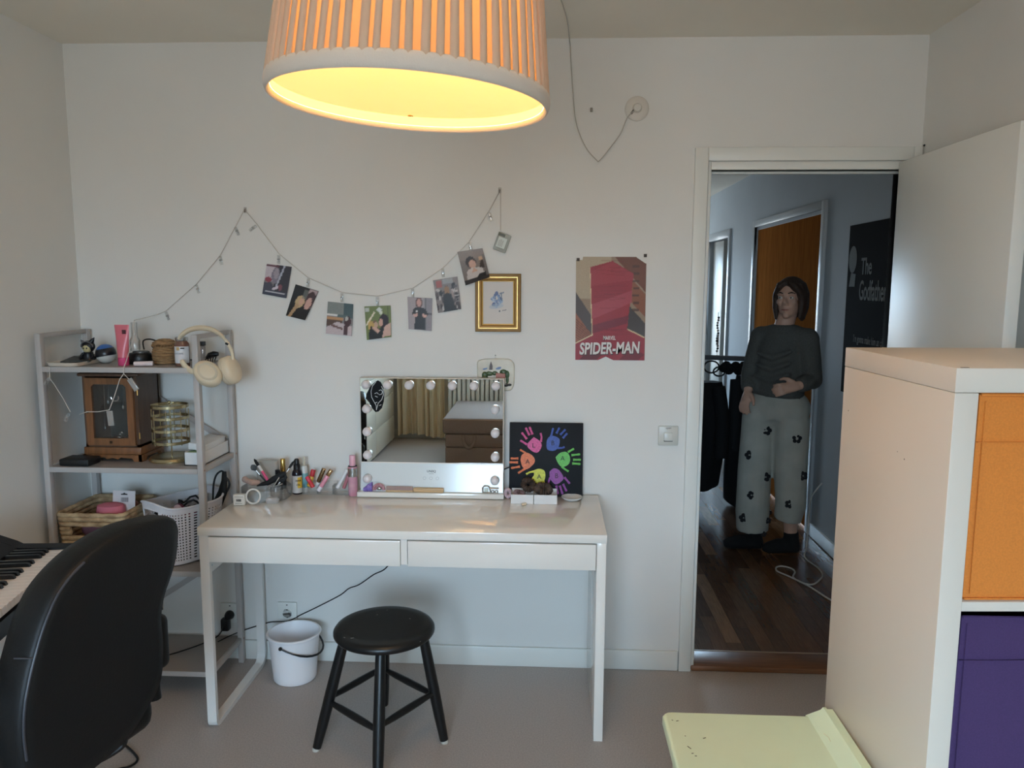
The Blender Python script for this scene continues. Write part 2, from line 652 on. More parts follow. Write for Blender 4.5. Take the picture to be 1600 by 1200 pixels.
# ---- the hallway beyond
HX0, HX1, HY1 = 0.33, 1.69, 6.85
struct(M().box(HX0 - 0.1, HX0, 0.12, HY1, 0, ZC + 0.1).build('wall_hallway_left', m_hallwall, ang=0))
b = M()
b.box(HX1, HX1 + 0.12, 0.12, 1.90, 0, ZC + 0.1).box(HX1, HX1 + 0.12, 3.50, 4.46, 0, ZC + 0.1).box(HX1, HX1 + 0.12, 5.36, HY1, 0, ZC + 0.1)
b.box(HX1, HX1 + 0.12, 1.90, 3.50, 2.04, ZC + 0.1).box(HX1, HX1 + 0.12, 4.46, 5.36, 2.04, ZC + 0.1)
struct(b.build('wall_hallway_right', m_hallwall, ang=0))
HW0, HW1, HWZ0, HWZ1 = 0.48, 1.20, 0.50, 2.1
b = M().box(HX0 - 0.1, HW0, HY1, HY1 + 0.12, 0, ZC + 0.1).box(HW1, 2.8, HY1, HY1 + 0.12, 0, ZC + 0.1)
b.box(HW0, HW1, HY1, HY1 + 0.12, 0, HWZ0).box(HW0, HW1, HY1, HY1 + 0.12, HWZ1, ZC + 0.1)
struct(b.build('wall_hallway_end', m_hallwall, ang=0))
w2 = struct(M().box(HW0, HW1, HY1 + 0.03, HY1 + 0.08, HWZ0, HWZ0 + 0.05).box(HW0, HW1, HY1 + 0.03, HY1 + 0.08, HWZ1 - 0.05, HWZ1)
            .box(HW0, HW0 + 0.05, HY1 + 0.03, HY1 + 0.08, HWZ0, HWZ1).box(HW1 - 0.05, HW1, HY1 + 0.03, HY1 + 0.08, HWZ0, HWZ1).build('window_2', m_trim))
M().box(HW0 + 0.05, HW1 - 0.05, HY1 + 0.05, HY1 + 0.055, HWZ0 + 0.05, HWZ1 - 0.05).build('pane', m_glass, w2, 0)
struct(M().box(HX0 - 0.1, 2.8, 0.0, HY1 + 0.12, ZC, ZC + 0.12).build('ceiling_hallway', m_ceil, ang=0))
fh = struct(M().box(HX0 - 0.1, 2.8, 0.0, HY1 + 0.12, -0.1, -0.004).build('floor_hallway', m_plank[1], ang=0))
rp = random.Random(3)
PW = 0.068
nrow = int((HX1 - HX0) / PW)
for i in range(nrow):
    x0 = HX0 + i * PW
    y = 0.142 + (-0.3 if i % 3 == 1 else -0.15 if i % 3 == 2 else 0)
    while y < 3.8:
        ln = rp.uniform(0.38, 0.46)
        a, c = max(y, 0.142), min(y + ln, 3.8)
        if c - a > 0.05:
            zz = -0.0005 - rp.random() * 0.0006
            M().box(x0 + 0.0006, x0 + PW - 0.0006, a + 0.0006, c - 0.0006, -0.008, zz).build('plank', m_plank[3] if rp.random() < 0.06 else rp.choice(m_plank[:3]), fh, 0)
        y += ln
b = M().box(HX0, HX1, 3.8, HY1, -0.008, -0.0008)
b.build('plank', m_plank[1], fh, 0)['kind'] = 'stuff'
skirting('baseboard_hallway', HX1 - 0.016, HX1, 0.14, 1.84)
skirting('baseboard_hallway', HX1 - 0.016, HX1, 3.56, 4.40)
# the other side room of the far doorway: a closed nook
struct(M().box(2.7, 2.8, 4.0, HY1, 0, ZC).build('wall_side_room', m_hallwall, ang=0))
struct(M().box(HX1 + 0.12, 2.7, 4.0, 4.1, 0, ZC).build('wall_side_room', m_hallwall, ang=0))
# brown door in the hallway wall
m_casing = mat('hall_casing', (206, 210, 212), 0.32)
b = M().box(HX1 - 0.02, HX1, 1.84, 1.905, 0, 2.11, 0.003).box(HX1 - 0.02, HX1, 3.495, 3.56, 0, 2.11, 0.003).box(HX1 - 0.02, HX1, 1.905, 3.495, 2.058, 2.11, 0.003)
b.box(HX1, HX1 + 0.1, 1.90, 1.93, 0, 2.04).box(HX1, HX1 + 0.1, 3.47, 3.50, 0, 2.04).box(HX1, HX1 + 0.1, 1.93, 3.47, 2.034, 2.04)
d2 = struct(b.build('door_2', m_casing))
m_bdoor = mat('brown_door_veneer', (176, 110, 56), 0.8, spec=0.0, var=0.18, scale=9, stretch=(6, 6, 0.6))
M().box(HX1 + 0.004, HX1 + 0.04, 1.932, 3.468, 0.01, 2.038, 0.003).build('door_panel', m_bdoor, d2)
b = M().box(HX1 - 0.02, HX1, 4.40, 4.465, 0, 2.11, 0.003).box(HX1 - 0.02, HX1, 5.355, 5.42, 0, 2.11, 0.003).box(HX1 - 0.02, HX1, 4.465, 5.355, 2.035, 2.11, 0.003)
d3 = struct(b.build('door_3', m_casing))
M().box(HX1 + 0.03, HX1 + 0.07, 4.86, 5.34, 0.01, 2.03, 0.003).build('door_panel', mat('hall_door_paint', (196, 190, 178), 0.4), d3)
M().box(HX1 + 0.022, HX1 + 0.03, 4.94, 5.02, 0.97, 1.09, 0.002).build('lock_plate', m_black, d3)

# ================================================================== PENDANT LAMP
def build_lamp():
    L = thing('pendant_lamp', 'large pleated cream drum lampshade glowing over the room, hung by a thin cable', 'lamp', LAMP_P)
    T = Matrix.Translation(LAMP_P) @ Matrix.Rotation(math.radians(3.0), 4, 'Y')
    rb, rt, h = 0.2235, 0.186, 0.32
    m_sh = mat_translucent('shade_cloth', (150, 122, 100), 0.034, (255, 186, 100))
    m_pl = mat_translucent('shade_pleat_cloth', (200, 174, 150), 0.040, (255, 186, 112))
    seg = 180
    def ring(r, z):
        return [T @ Vector((r * math.cos(2 * PI * k / seg), r * math.sin(2 * PI * k / seg), z)) for k in range(seg)]
    M().loft([ring(rb, 0.012), ring(rt, h)], caps=False).build('shade', m_sh, L, 40)
    # box pleats: each a thin folded strip lying proud of the lining
    rr = random.Random(5)
    NP = 66
    b = M()
    for k in range(NP):
        a0 = 2 * PI * (k + rr.uniform(-0.08, 0.08)) / NP
        wd = 2 * PI / NP * rr.uniform(0.50, 0.66)
        st = []
        for z in (0.012, 0.1, 0.2, h):
            r = rb + (rt - rb) * (z - 0.012) / (h - 0.012)
            sk = 0.012 * (z / h) * math.sin(k * 1.7)
            row = []
            for t, e in ((0, 0.0012), (0.08, 0.0042), (0.5, 0.0058), (0.92, 0.0042), (1, 0.0012)):
                a = a0 + sk + wd * t
                row.append(T @ Vector(((r + e) * math.cos(a), (r + e) * math.sin(a), z)))
            st.append(row)
        b.loft(st, closed=False, caps=False)
    b.build('pleats', m_pl, L, 60)
    # rolled cloth rim
    pr = []
    for k in range(13):
        a = PI * 2 * k / 12
        pr.append((rb + 0.001 + 0.0055 * math.cos(a), 0.008 + 0.0135 * math.sin(a)))
    M().lathe(pr, (0, 0, 0), 120, T).build('rim_band', mat('shade_rim_cloth', (208, 194, 180), 0.8, bump=0.2, bscale=400), L, 60)
    dif = M().shell([(1e-6, 0.004), (0.1, 0.004), (0.19, 0.004), (rb - 0.0045, 0.0035)], c=(0, 0, 0), seg=120, tf=T)
    md = mat('lamp_diffuser', (250, 240, 215), 0.4, emit=(255, 226, 120), estr=0.22)
    nt = md.node_tree                                     # glows a little more towards the rim, where it sees the lit shade
    tc = nt.nodes.new('ShaderNodeTexCoord'); ln = nt.nodes.new('ShaderNodeVectorMath'); ln.operation = 'LENGTH'
    rp_ = nt.nodes.new('ShaderNodeValToRGB')
    nt.links.new(tc.outputs['Object'], ln.inputs[0]); nt.links.new(ln.outputs['Value'], rp_.inputs[0])
    rp_.color_ramp.elements[0].position = 0.10; rp_.color_ramp.elements[0].color = lin((252, 212, 104)) + (1,)
    rp_.color_ramp.elements[1].position = 0.215; rp_.color_ramp.elements[1].color = lin((255, 238, 126)) + (1,)
    nt.links.new(rp_.outputs[0], nt.nodes['Principled BSDF'].inputs['Emission Color'])
    tr_ = nt.nodes.new('ShaderNodeBsdfTransparent'); tr_.inputs[0].default_value = (1.0, 0.73, 0.29, 1); mx_ = nt.nodes.new('ShaderNodeMixShader'); mx_.inputs[0].default_value = 0.19   # thin acrylic: part of the bulb's light goes straight through
    nt.links.new(nt.nodes['Principled BSDF'].outputs[0], mx_.inputs[1]); nt.links.new(tr_.outputs[0], mx_.inputs[2])
    nt.links.new(mx_.outputs[0], nt.nodes['Material Output'].inputs[0])
    dd = dif.build('diffuser', md, L)
    c = T @ Vector((-0.022, 0.125, 0.0030))
    M().ball(c, 0.0035, 8, 6, (1.2, 0.8, 0.4)).ball(c + Vector((0.004, 0.003, 0)), 0.0022, 8, 5, (0.7, 1.6, 0.4)).build('speck', mat('dark_speck', (150, 105, 50), 0.8), dd)
    # bulb, spider ring, cable swagged along the ceiling and down the wall
    sp = M()
    for k in range(3):
        a = 2 * PI * k / 3
        sp.tube([T @ Vector((0.02 * math.cos(a), 0.02 * math.sin(a), h - 0.03)), T @ Vector((rt * math.cos(a), rt * math.sin(a), h - 0.005))], 0.0018, 6)
    sp.lathe([(0.022, h - 0.05), (0.022, h - 0.01), (0.006, h)], (0, 0, 0), 16, T)
    sp.build('shade_carrier', m_whitem, L)
    top = T @ Vector((0, 0, h))
    P = [top, (top.x, top.y, 2.44), (top.x + 0.0, top.y, 2.50), (top.x + 0.03, top.y + 0.06, 2.506), (-0.10, -1.2, 2.507), (0.03, -0.4, 2.508), (0.062, -0.035, 2.506),
         (0.068, -0.012, 2.45), (0.078, -0.008, 2.33), (0.092, -0.008, 2.21), (0.128, -0.008, 2.12), (0.172, -0.010, 2.068), (0.185, -0.010, 2.066), (0.222, -0.010, 2.11),
         (0.262, -0.010, 2.165), (0.285, -0.012, 2.22), (0.303, -0.022, 2.240), (0.318, -0.02, 2.252)]
    M().tube(curve_pts(P, 6), 0.0022, 6).build('cable', mat('white_cable', (186, 180, 170), 0.5), L)
    M().tube([(top.x, top.y, 2.517), (top.x, top.y, 2.50), (top.x + 0.012, top.y, 2.488), (top.x + 0.004, top.y, 2.478)], 0.003, 6).build('ceiling_hook', m_whitem, L)
build_lamp()
R_ = M().lathe([(0.046, 0), (0.046, 0.006), (0.038, 0.012), (0.018, 0.013), (0.016, 0.024), (0.013, 0.027), (1e-6, 0.027)], (0.323, 0, 2.258), 32, Matrix.Rotation(PI / 2, 4, 'X'))
t = thing('cable_outlet_cover', 'round white ceiling-cable outlet cap on the wall above the red poster', 'outlet', (0.323, 0, 2.258))
R_.build('cover', mat('outlet_white', (216, 210, 200), 0.4), t)
M().tube([(0.300, -0.014, 2.237), (0.312, -0.02, 2.252)], 0.004, 8).build('cable_entry', mat('dark_gap', (70, 64, 58), 0.7), t)
single(M().box(0.1455, 0.1545, -0.006, 0, 2.247, 2.263, 0.0015), 'wall_plug', mat('plug_grey', (150, 142, 130), 0.7), 'tiny grey plastic plug in the wall left of the round cable outlet', 'plug')

# ================================================================== DESK
def build_desk():
    t = thing('desk', 'white writing desk with two flat drawers, a panel leg and a tube leg', 'desk', (-0.508, -0.29, 0))
    x0, x1, y0, y1 = -1.218, 0.202, -0.539, -0.035
    M().box(x0, x1, y0, y1, 0.720, 0.750, 0.0015).build('tabletop', m_white, t)
    M().box(x1 - 0.034, x1 - 0.002, y0 + 0.002, y1, 0.0, 0.720, 0.001).build('side_panel', m_white, t)
    M().box(x0 + 0.036, x1 - 0.034, y0 + 0.03, y0 + 0.045, 0.632, 0.720).build('front_board', m_white, t)
    M().box(x0 + 0.036, x1 - 0.034, y1 - 0.02, y1 - 0.005, 0.60, 0.72).build('rear_board', m_white, t)
    M().box(-0.505, -0.483, y0 + 0.004, y0 + 0.03, 0.630, 0.720).build('drawer_divider', m_white, t)
    M().box(x0 + 0.012, x0 + 0.030, y0 + 0.03, y1 - 0.005, 0.575, 0.720, 0.001).build('end_board', m_white, t)
    for (a, c) in ((x0 + 0.038, -0.507), (-0.481, x1 - 0.037)):
        d = M().box(a, c, y0 + 0.001, y0 + 0.018, 0.624, 0.7145, 0.0015).build('drawer', m_white, t)
        M().box(a + 0.01, c - 0.01, y0 + 0.045, y1 - 0.03, 0.635, 0.648).build('drawer_bottom', m_white, d)
    # tube leg: front post, floor bar, rear post with round corners
    P = [(x0 + 0.021, y0 + 0.012, 0.72), (x0 + 0.021, y0 + 0.012, 0.03)]
    for k in range(5):
        a = PI / 2 * k / 4
        P.append((x0 + 0.021, y0 + 0.032 - 0.020 * math.cos(a), 0.030 - 0.020 * math.sin(a)))
    for k in range(7):
        a = PI / 2 * k / 6
        P.append((x0 + 0.021, y1 - 0.055 + 0.045 * math.sin(a), 0.055 - 0.045 * math.cos(a)))
    P += [(x0 + 0.021, y1 - 0.010, 0.6), (x0 + 0.021, y1 - 0.010, 0.72)]
    rings = []
    for i, p in enumerate(P):
        a = Vector(P[max(0, i - 1)]); c = Vector(P[min(len(P) - 1, i + 1)])
        tg = (c - a).normalized(); n = Vector((1, 0, 0)); u = tg.cross(n)
        rings.append([Vector(p) + n * sx * 0.0165 + u * sy * 0.009 for sx, sy in ((-1, -1), (1, -1), (1, 1), (-1, 1))])
    M().loft(rings).build('leg_frame', m_whitem, t, 30)
    for (y, z) in ((-0.50, 0.60), (-0.44, 0.69)):
        M().lathe([(0.004, 0), (0.004, 0.001)], (x0 + 0.0305, y, z), 10, Matrix.Rotation(PI / 2, 4, 'Y')).build('screw', m_steel, t)
build_desk()

# ================================================================== STOOL
def build_stool():
    c = Vector((-0.558, -0.607, 0))
    t = thing('stool', 'black painted round wooden stool in front of the white desk', 'stool', c)
    mb = mat('black_paint', (15, 15, 16), 0.36, bump=0.05, bscale=60)
    M().lathe([(1e-6, 0.447), (0.12, 0.4475), (0.150, 0.446), (0.164, 0.441), (0.1705, 0.432), (0.1705, 0.424), (0.166, 0.417), (0.152, 0.414), (1e-6, 0.414)],
              (c.x + 0.008, c.y - 0.003, 0), 56).build('seat', mb, t, 50)
    mchip = mat('worn_wood_chip', (150, 146, 140), 0.7)
    for (a, r, l, tl) in ((-0.6, 0.169, 0.012, 0.3), (-2.2, 0.140, 0.010, 1.0), (0.5, 0.09, 0.006, 0.5), (2.1, 0.08, 0.004, 0.2), (1.7, 0.11, 0.004, 0.2), (-2.35, 0.155, 0.006, 0.4)):
        x, y = c.x + 0.008 + r * math.cos(a), c.y + r * math.sin(a)
        z = 0.4475 if r < 0.13 else 0.4465 if r < 0.16 else 0.4345
        M().box(-l / 2, l / 2, -0.0009, 0.0009, -0.0006, 0.0006, tf=Matrix.Translation((x, y, z)) @ Matrix.Rotation(a + PI / 2 + tl, 4, 'Z')).build('paint_chip', mchip, t, 0)
    feet = [Vector(p) for p in ((-0.787, -0.645, 0), (-0.527, -0.858, 0), (-0.352, -0.575, 0), (-0.612, -0.352, 0))]
    tops = []
    for f in feet:
        d = (f - c); d.z = 0
        tp = c + d.normalized() * 0.128 + Vector((0.006, 0, 0.418))
        tops.append(tp)
        P = [tp.lerp(f, k) for k in (0, 0.25, 0.5, 0.75, 0.97)]
        M().tube(P, [0.0165, 0.0185, 0.0195, 0.0185, 0.0150], 14).build('leg', mb, t, 60)
        q = f + Vector((0, 0, 0.0))
        M().lathe([(0.010, 0.0), (0.013, 0.001), (0.013, 0.008), (0.010, 0.013)], q, 14).build('foot_pad', mat('felt_pad', (196, 190, 178), 0.9), t)
    for k in range(4):
        u = 0.545 if k % 2 else 0.575
        a, e = tops[k].lerp(feet[k], u), tops[(k + 1) % 4].lerp(feet[(k + 1) % 4], u)
        M().tube([a, a.lerp(e, 0.25), a.lerp(e, 0.5), a.lerp(e, 0.75), e], [0.008, 0.0115, 0.0125, 0.0115, 0.008], 10).build('stretcher', mb, t, 60)
build_stool()

# ================================================================== BUCKET, SOCKETS, CABLES
def build_bucket():
    c = (-1.021, -0.152, 0)
    t = thing('bucket', 'small white plastic bucket with black bail on the floor under the desk', 'bucket', c)
    mw = mat('white_plastic', (244, 242, 244), 0.35)
    M().lathe([(1e-6, 0.002), (0.082, 0.002), (0.085, 0.006), (0.0865, 0.03), (0.100, 0.178), (0.1005, 0.186), (0.107, 0.188), (0.109, 0.193), (0.106, 0.197), (0.099, 0.197), (0.096, 0.186), (0.083, 0.03), (0.080, 0.012), (1e-6, 0.010)], c, 48).build('body', mw, t)
    P = []
    for k in range(15):
        a = PI * k / 14
        x = 0.110 * math.cos(a)
        dr = math.sin(a)
        P.append(Vector((x, -0.050 * dr - 0.065 * dr, 0.172 - 0.052 * dr)))
    P = [Matrix.Rotation(math.radians(80), 4, 'Z') @ p + Vector(c) for p in P]
    M().tube(P, [0.003] * 3 + [0.0042] * 9 + [0.003] * 3, 8).build('bail_handle', m_black, t)
    for p in (P[0], P[-1]):
        M().ball(p, 0.0075, 10, 6).build('handle_pivot', m_black, t)
build_bucket()

def socket(x, z, label, plug):
    t = thing('wall_socket', label, 'socket', (x, 0, z))
    M().box(x - 0.041, x + 0.041, -0.011, 0, z - 0.043, z + 0.043, 0.004).build('plate', m_trim, t)
    i = M().lathe([(0.0215, 0.011), (0.0215, 0.0125), (0.0195, 0.0125), (0.0185, 0.004), (1e-6, 0.004)], (x, 0, z - 0.006), 28, Matrix.Rotation(PI / 2, 4, 'X')).build('outlet_well', m_trim, t)
    h = M()
    for s in (-1, 1):
        h.lathe([(0.0028, 0.0042), (0.0028, 0.005)], (x + s * 0.0095, 0, z - 0.006), 10, Matrix.Rotation(PI / 2, 4, 'X'))
        h.box(x - 0.0025, x + 0.0025, -0.0125, -0.008, z - 0.006 + s * 0.017 - 0.0015, z - 0.006 + s * 0.017 + 0.0015)
    h.box(x - 0.003, x + 0.003, -0.0118, -0.010, z + 0.030, z + 0.034)
    h.build('contact_hole', m_ink, i)
socket(-1.096, 0.213, 'empty white wall socket beside the white bucket', False)
socket(-1.342, 0.203, 'white wall socket with a black plug, behind the shelf unit', True)
t = thing('power_plug', 'black power plug in the socket behind the shelf, with its cable', 'plug', (-1.342, -0.02, 0.2))
M().lathe([(0.019, 0.009), (0.020, 0.016), (0.017, 0.03), (0.013, 0.038), (1e-6, 0.039)], (-1.342, 0, 0.197), 20, Matrix.Rotation(PI / 2, 4, 'X')).box(-1.372, -1.338, -0.045, -0.012, 0.135, 0.188, 0.006).build('plug_body', m_black, t)
M().tube(curve_pts([(-1.355, -0.04, 0.17), (-1.375, -0.06, 0.125), (-1.42, -0.13, 0.118), (-1.50, -0.22, 0.118), (-1.60, -0.29, 0.118), (-1.72, -0.31, 0.118)]), 0.003, 6).build('cable', m_black, t)
single(M().tube(curve_pts([(-0.58, -0.024, 0.735), (-0.60, -0.018, 0.55), (-0.664, -0.012, 0.425), (-0.725, -0.008, 0.385), (-0.786, -0.008, 0.341), (-0.83, -0.008, 0.323), (-0.869, -0.008, 0.292), (-0.965, -0.008, 0.239), (-1.035, -0.008, 0.203), (-1.09, -0.013, 0.176), (-1.145, -0.010, 0.169), (-1.181, -0.008, 0.163), (-1.257, -0.010, 0.138), (-1.32, -0.04, 0.122), (-1.36, -0.10, 0.117)]), 0.0024, 6),
       'power_cable', m_black, 'thin black cable slanting along the wall under the desk to the shelf', 'cable')
# light switch
t = thing('light_switch', 'square white rocker light switch beside the door frame', 'switch', (0.4785, 0, 0.992))
M().box(0.4385, 0.5185, -0.010, 0, 0.952, 1.032, 0.004).build('plate', mat('switch_white', (205, 203, 194), 0.35), t)
tf = Matrix.Translation((0.4785, -0.0105, 0.989)) @ Matrix.Rotation(math.radians(-5), 4, 'X')
M().box(-0.0165, 0.0165, -0.004, 0.004, -0.0165, 0.0165, 0.0015, tf=tf).build('rocker', mat('rocker_white', (212, 210, 202), 0.3), t)
M().box(0.461, 0.496, -0.0106, -0.009, 0.9695, 0.9735).build('painted_shadow', mat('rocker_shadow', (70, 68, 64), 0.8), t)  # dark strip painting the shadow below the rocker
lettering('open', 0.011, (0.4785, -0.0102, 1.0245), (1, 0, 0), (0, 0, 1), mat('pencil', (95, 92, 88), 0.8), t)

# ================================================================== SHELF UNIT
SZ = (0.110, 0.510, 0.906, 1.283)                          # tops of the four shelves
SX0, SX1, SY0, SY1 = -1.886, -1.277, -0.342, -0.022
def build_shelf():
    t = thing('shelf_unit', 'tall grey metal four-tier shelf unit in the corner left of the desk', 'shelf', ((SX0 + SX1) / 2, (SY0 + SY1) / 2, 0))
    for x in (SX0, SX1 - 0.022):
        for y in (SY0, SY1 - 0.026):
            M().box(x, x + 0.022, y, y + 0.026, 0, 1.405, 0.002).build('post', m_greypost, t)
        M().box(x + 0.002, x + 0.020, SY0 + 0.026, SY1 - 0.026, 1.388, 1.405, 0.002).build('side_rail', m_greypost, t)
    m_tray = mat('shelf_tray', (148, 138, 131), 0.4)
    for z in SZ:
        s = M().box(SX0 + 0.022, SX1 - 0.022, SY0 + 0.004, SY1 - 0.006, z - 0.004, z, 0.0015).build('shelf', m_tray, t)
        e = M().box(SX0 + 0.022, SX1 - 0.022, SY0, SY0 + 0.004, z - 0.019, z + 0.001, 0.001)
        e.box(SX0 + 0.004, SX0 + 0.020, SY0 + 0.026, SY1 - 0.026, z - 0.019, z + 0.0015, 0.001).box(SX1 - 0.020, SX1 - 0.004, SY0 + 0.026, SY1 - 0.026, z - 0.019, z + 0.0015, 0.001)
        e.build('shelf_lip', m_greypost, s)
    for (a, c) in (((SX0 + 0.02, 1.290), (SX1 - 0.02, 0.935)), ((SX0 + 0.02, 0.12), (SX1 - 0.02, 0.49))):
        d = Vector((c[0] - a[0], 0, c[1] - a[1])).normalized()
        n = Vector((-d.z, 0, d.x)) * 0.011
        A, C_ = Vector((a[0], 0, a[1])), Vector((c[0], 0, c[1]))
        M().prism([((A + n).x, (A + n).z), ((C_ + n).x, (C_ + n).z), ((C_ - n).x, (C_ - n).z), ((A - n).x, (A - n).z)], 'y', SY1 - 0.002, SY1 + 0.004).build('cross_brace', m_greypost, t, 0)
    for z in SZ:
        M().ball((SX1 + 0.0005, SY0 + 0.013, z - 0.006), 0.004, 8, 5, (0.5, 1, 1)).build('bolt', mat('bolt_rust', (150, 118, 104), 0.5) if z == SZ[0] else bpy.data.materials['bolt_rust'], t)
        M().ball((SX1 + 0.0005, SY1 - 0.013, z - 0.006), 0.004, 8, 5, (0.5, 1, 1)).build('bolt', bpy.data.materials['bolt_rust'], t)
build_shelf()

# ---- on the top shelf
z = SZ[3] + 0.001
t = thing('letter_tray', 'shallow cream tray holding dark papers at the left end of the top shelf', 'tray', (-1.81, -0.22, z))
pf = []
for rx, zz in ((0.0, 0.0), (0.004, 0.0005), (0.010, 0.012), (0.0085, 0.013), (0.0, 0.003)):
    pf.append((rx, zz))
rings = []
def rrect(x0, x1, y0, y1, r, zz, n=5):
    out = []
    for (cx, cy, a0) in ((x1 - r, y1 - r, 0), (x0 + r, y1 - r, PI / 2), (x0 + r, y0 + r, PI), (x1 - r, y0 + r, 1.5 * PI)):
        for k in range(n):
            a = a0 + PI / 2 * k / (n - 1)
            out.append(Vector((cx + r * math.cos(a), cy + r * math.sin(a), zz)))
    return out
M().loft([rrect(-1.856, -1.744, -0.328, -0.09, 0.02, z), rrect(-1.861, -1.739, -0.333, -0.085, 0.022, z + 0.013), rrect(-1.858, -1.742, -0.330, -0.088, 0.02, z + 0.013), rrect(-1.853, -1.747, -0.325, -0.093, 0.018, z + 0.002)]).build('dish', mat('cream_tray', (214, 200, 182), 0.3), t)
single(M().box(-0.05, 0.05, -0.075, 0.075, 0, 0.004, tf=Matrix.Translation((-1.80, -0.20, z + 0.0135)) @ Matrix.Rotation(0.25, 4, 'Z') @ Matrix.Rotation(0.05, 4, 'X')), 'paper_card', mat('dark_card', (52, 50, 44), 0.5), 'dark flat card lying in the cream tray on the top shelf', 'card', ang=0)
single(M().box(-0.035, 0.035, -0.05, 0.05, 0, 0.003, tf=Matrix.Translation((-1.785, -0.14, z + 0.022)) @ Matrix.Rotation(-0.2, 4, 'Z')), 'paper_card', mat('olive_card', (108, 102, 84), 0.6), 'olive grey card lying uppermost in the cream tray', 'card', ang=0)

def build_figurine():
    c = Vector((-1.771, -0.20, z))
    t = thing('figurine', 'small dark toy figurine with a pointed hood and pale face on the top shelf', 'figurine', c)
    md, mg, mf = mat('figurine_black', (20, 20, 24), 0.4), mat('figurine_grey', (92, 92, 96), 0.4), mat('figurine_face', (196, 182, 136), 0.5)
    M().lathe([(1e-6, 0), (0.024, 0), (0.025, 0.006), (0.019, 0.02), (0.016, 0.036), (0.018, 0.042), (1e-6, 0.046)], c, 18).build('robe', md, t)
    M().ball(c + Vector((0, -0.006, 0.058)), 0.017, 14, 10, (1, 0.8, 1.05)).build('face', mf, t)
    h = M()
    h.ball(c + Vector((0, 0.003, 0.064)), 0.024, 16, 10, (1.05, 0.85, 0.95))
    hd = h.build('hood', md, t)
    M().tube([c + Vector((0.010, 0.002, 0.076)), c + Vector((0.018, 0.002, 0.088)), c + Vector((0.028, 0.0, 0.099))], [0.012, 0.007, 0.0008], 10).build('hood_tip', md, hd)
    M().tube([c + Vector((-0.014, 0.0, 0.074)), c + Vector((-0.022, 0.0, 0.084)), c + Vector((-0.026, -0.002, 0.090))], [0.009, 0.005, 0.0008], 10).build('hood_tip', mg, hd)
    M().tube([c + Vector((0.0235 * math.cos(a), -0.010 + 0.004 * math.cos(2 * a), 0.062 + 0.021 * math.sin(a))) for a in [PI * k / 12 for k in range(13)]], 0.0025, 6).build('hood_trim', mg, hd)
    for s in (-1, 1):
        M().ball(c + Vector((s * 0.006, -0.019, 0.058)), 0.003, 8, 6, (1, 0.5, 1.3)).build('eye', md, t)
        M().tube([c + Vector((s * 0.016, -0.004, 0.038)), c + Vector((s * 0.024, -0.010, 0.026)), c + Vector((s * 0.020, -0.016, 0.018))], [0.006, 0.0055, 0.005], 8).build('arm', md, t)
build_figurine()
t = thing('toy_ball', 'round blue, black and white plastic toy ball lying on the top shelf', 'ball', (-1.702, -0.2, z))
c = Vector((-1.702, -0.2, z + 0.037))
tl = Matrix.Rotation(-0.18, 4, 'Y')
def dome(r, a0, a1):
    return [(max(1e-7, r * math.cos(a0 + (a1 - a0) * k / 8)), r * math.sin(a0 + (a1 - a0) * k / 8)) for k in range(9)]
M().lathe(dome(0.037, -PI / 2, -0.25), c, 28, tl).build('lower_half', mat('toy_white', (206, 204, 198), 0.3), t)
M().lathe(dome(0.037, -0.25, 0.55), c, 28, tl).build('upper_half', mat('toy_black', (24, 24, 30), 0.3), t)
M().lathe(dome(0.037, 0.55, PI / 2), c, 28, tl).build('cap', mat('toy_blue', (58, 104, 172), 0.3), t)

t = thing('cream_tube', 'pink cosmetic tube standing on its cap on the top shelf', 'tube', (-1.594, -0.27, z))
mp = mat('tube_pink', (214, 112, 124), 0.3)
c = Vector((-1.594, -0.27, z))
rg = []
for k in range(9):
    q = k / 8
    rx, ry = 0.0195 + 0.0085 * q, 0.0195 * (1 - q) + 0.0014 * q
    rg.append([c + Vector((rx * math.cos(2 * PI * i / 20), ry * math.sin(2 * PI * i / 20), 0.030 + 0.117 * q)) for i in range(20)])
rg.append([c + Vector((0.028 * math.cos(2 * PI * i / 20), 0.0014 * math.sin(2 * PI * i / 20), 0.152)) for i in range(20)])
M().loft(rg).build('tube', mp, t, 50)
M().lathe([(0.0185, 0), (0.0195, 0.002), (0.0198, 0.029), (0.017, 0.030)], c, 24).build('cap', mat('tube_cap_pink', (226, 84, 132), 0.2, metal=0.3), t)
M().prism([(c.x + 0.003, z + 0.118), (c.x + 0.017, z + 0.118), (c.x + 0.017, z + 0.133), (c.x + 0.003, z + 0.133)], 'y', -0.2765, -0.2738).build('logo_patch', mat('patch_dark', (82, 40, 44), 0.5), t, 0)

t = thing('bud_vase', 'slim clear glass vase standing in a round black dish on the top shelf', 'vase', (-1.567, -0.2, z))
c = Vector((-1.567, -0.2, z))
t2 = thing('black_dish', 'round black plastic dish under the clear slim vase on the top shelf', 'dish', c)
M().lathe([(1e-6, 0), (0.040, 0), (0.0425, 0.004), (0.0425, 0.034), (0.036, 0.042), (1e-6, 0.042)], c, 32).build('base', m_black, t2)
M().lathe([(0.030, 0.042), (0.030, 0.047), (0.024, 0.049), (1e-6, 0.049)], c + Vector((0.004, 0, 0)), 24).build('raised_pad', mat('smoke_plastic', (70, 70, 70), 0.25), t2)
cv = Vector((-1.585, -0.2, z + 0.0495))
M().lathe([(1e-6, 0), (0.017, 0), (0.019, 0.006), (0.019, 0.04), (0.012, 0.052), (0.0105, 0.06), (0.0115, 0.108), (0.0095, 0.108), (0.0085, 0.062), (0.010, 0.052), (0.016, 0.04), (0.016, 0.006), (1e-6, 0.004)], cv, 24).build('vessel', m_clear, t)
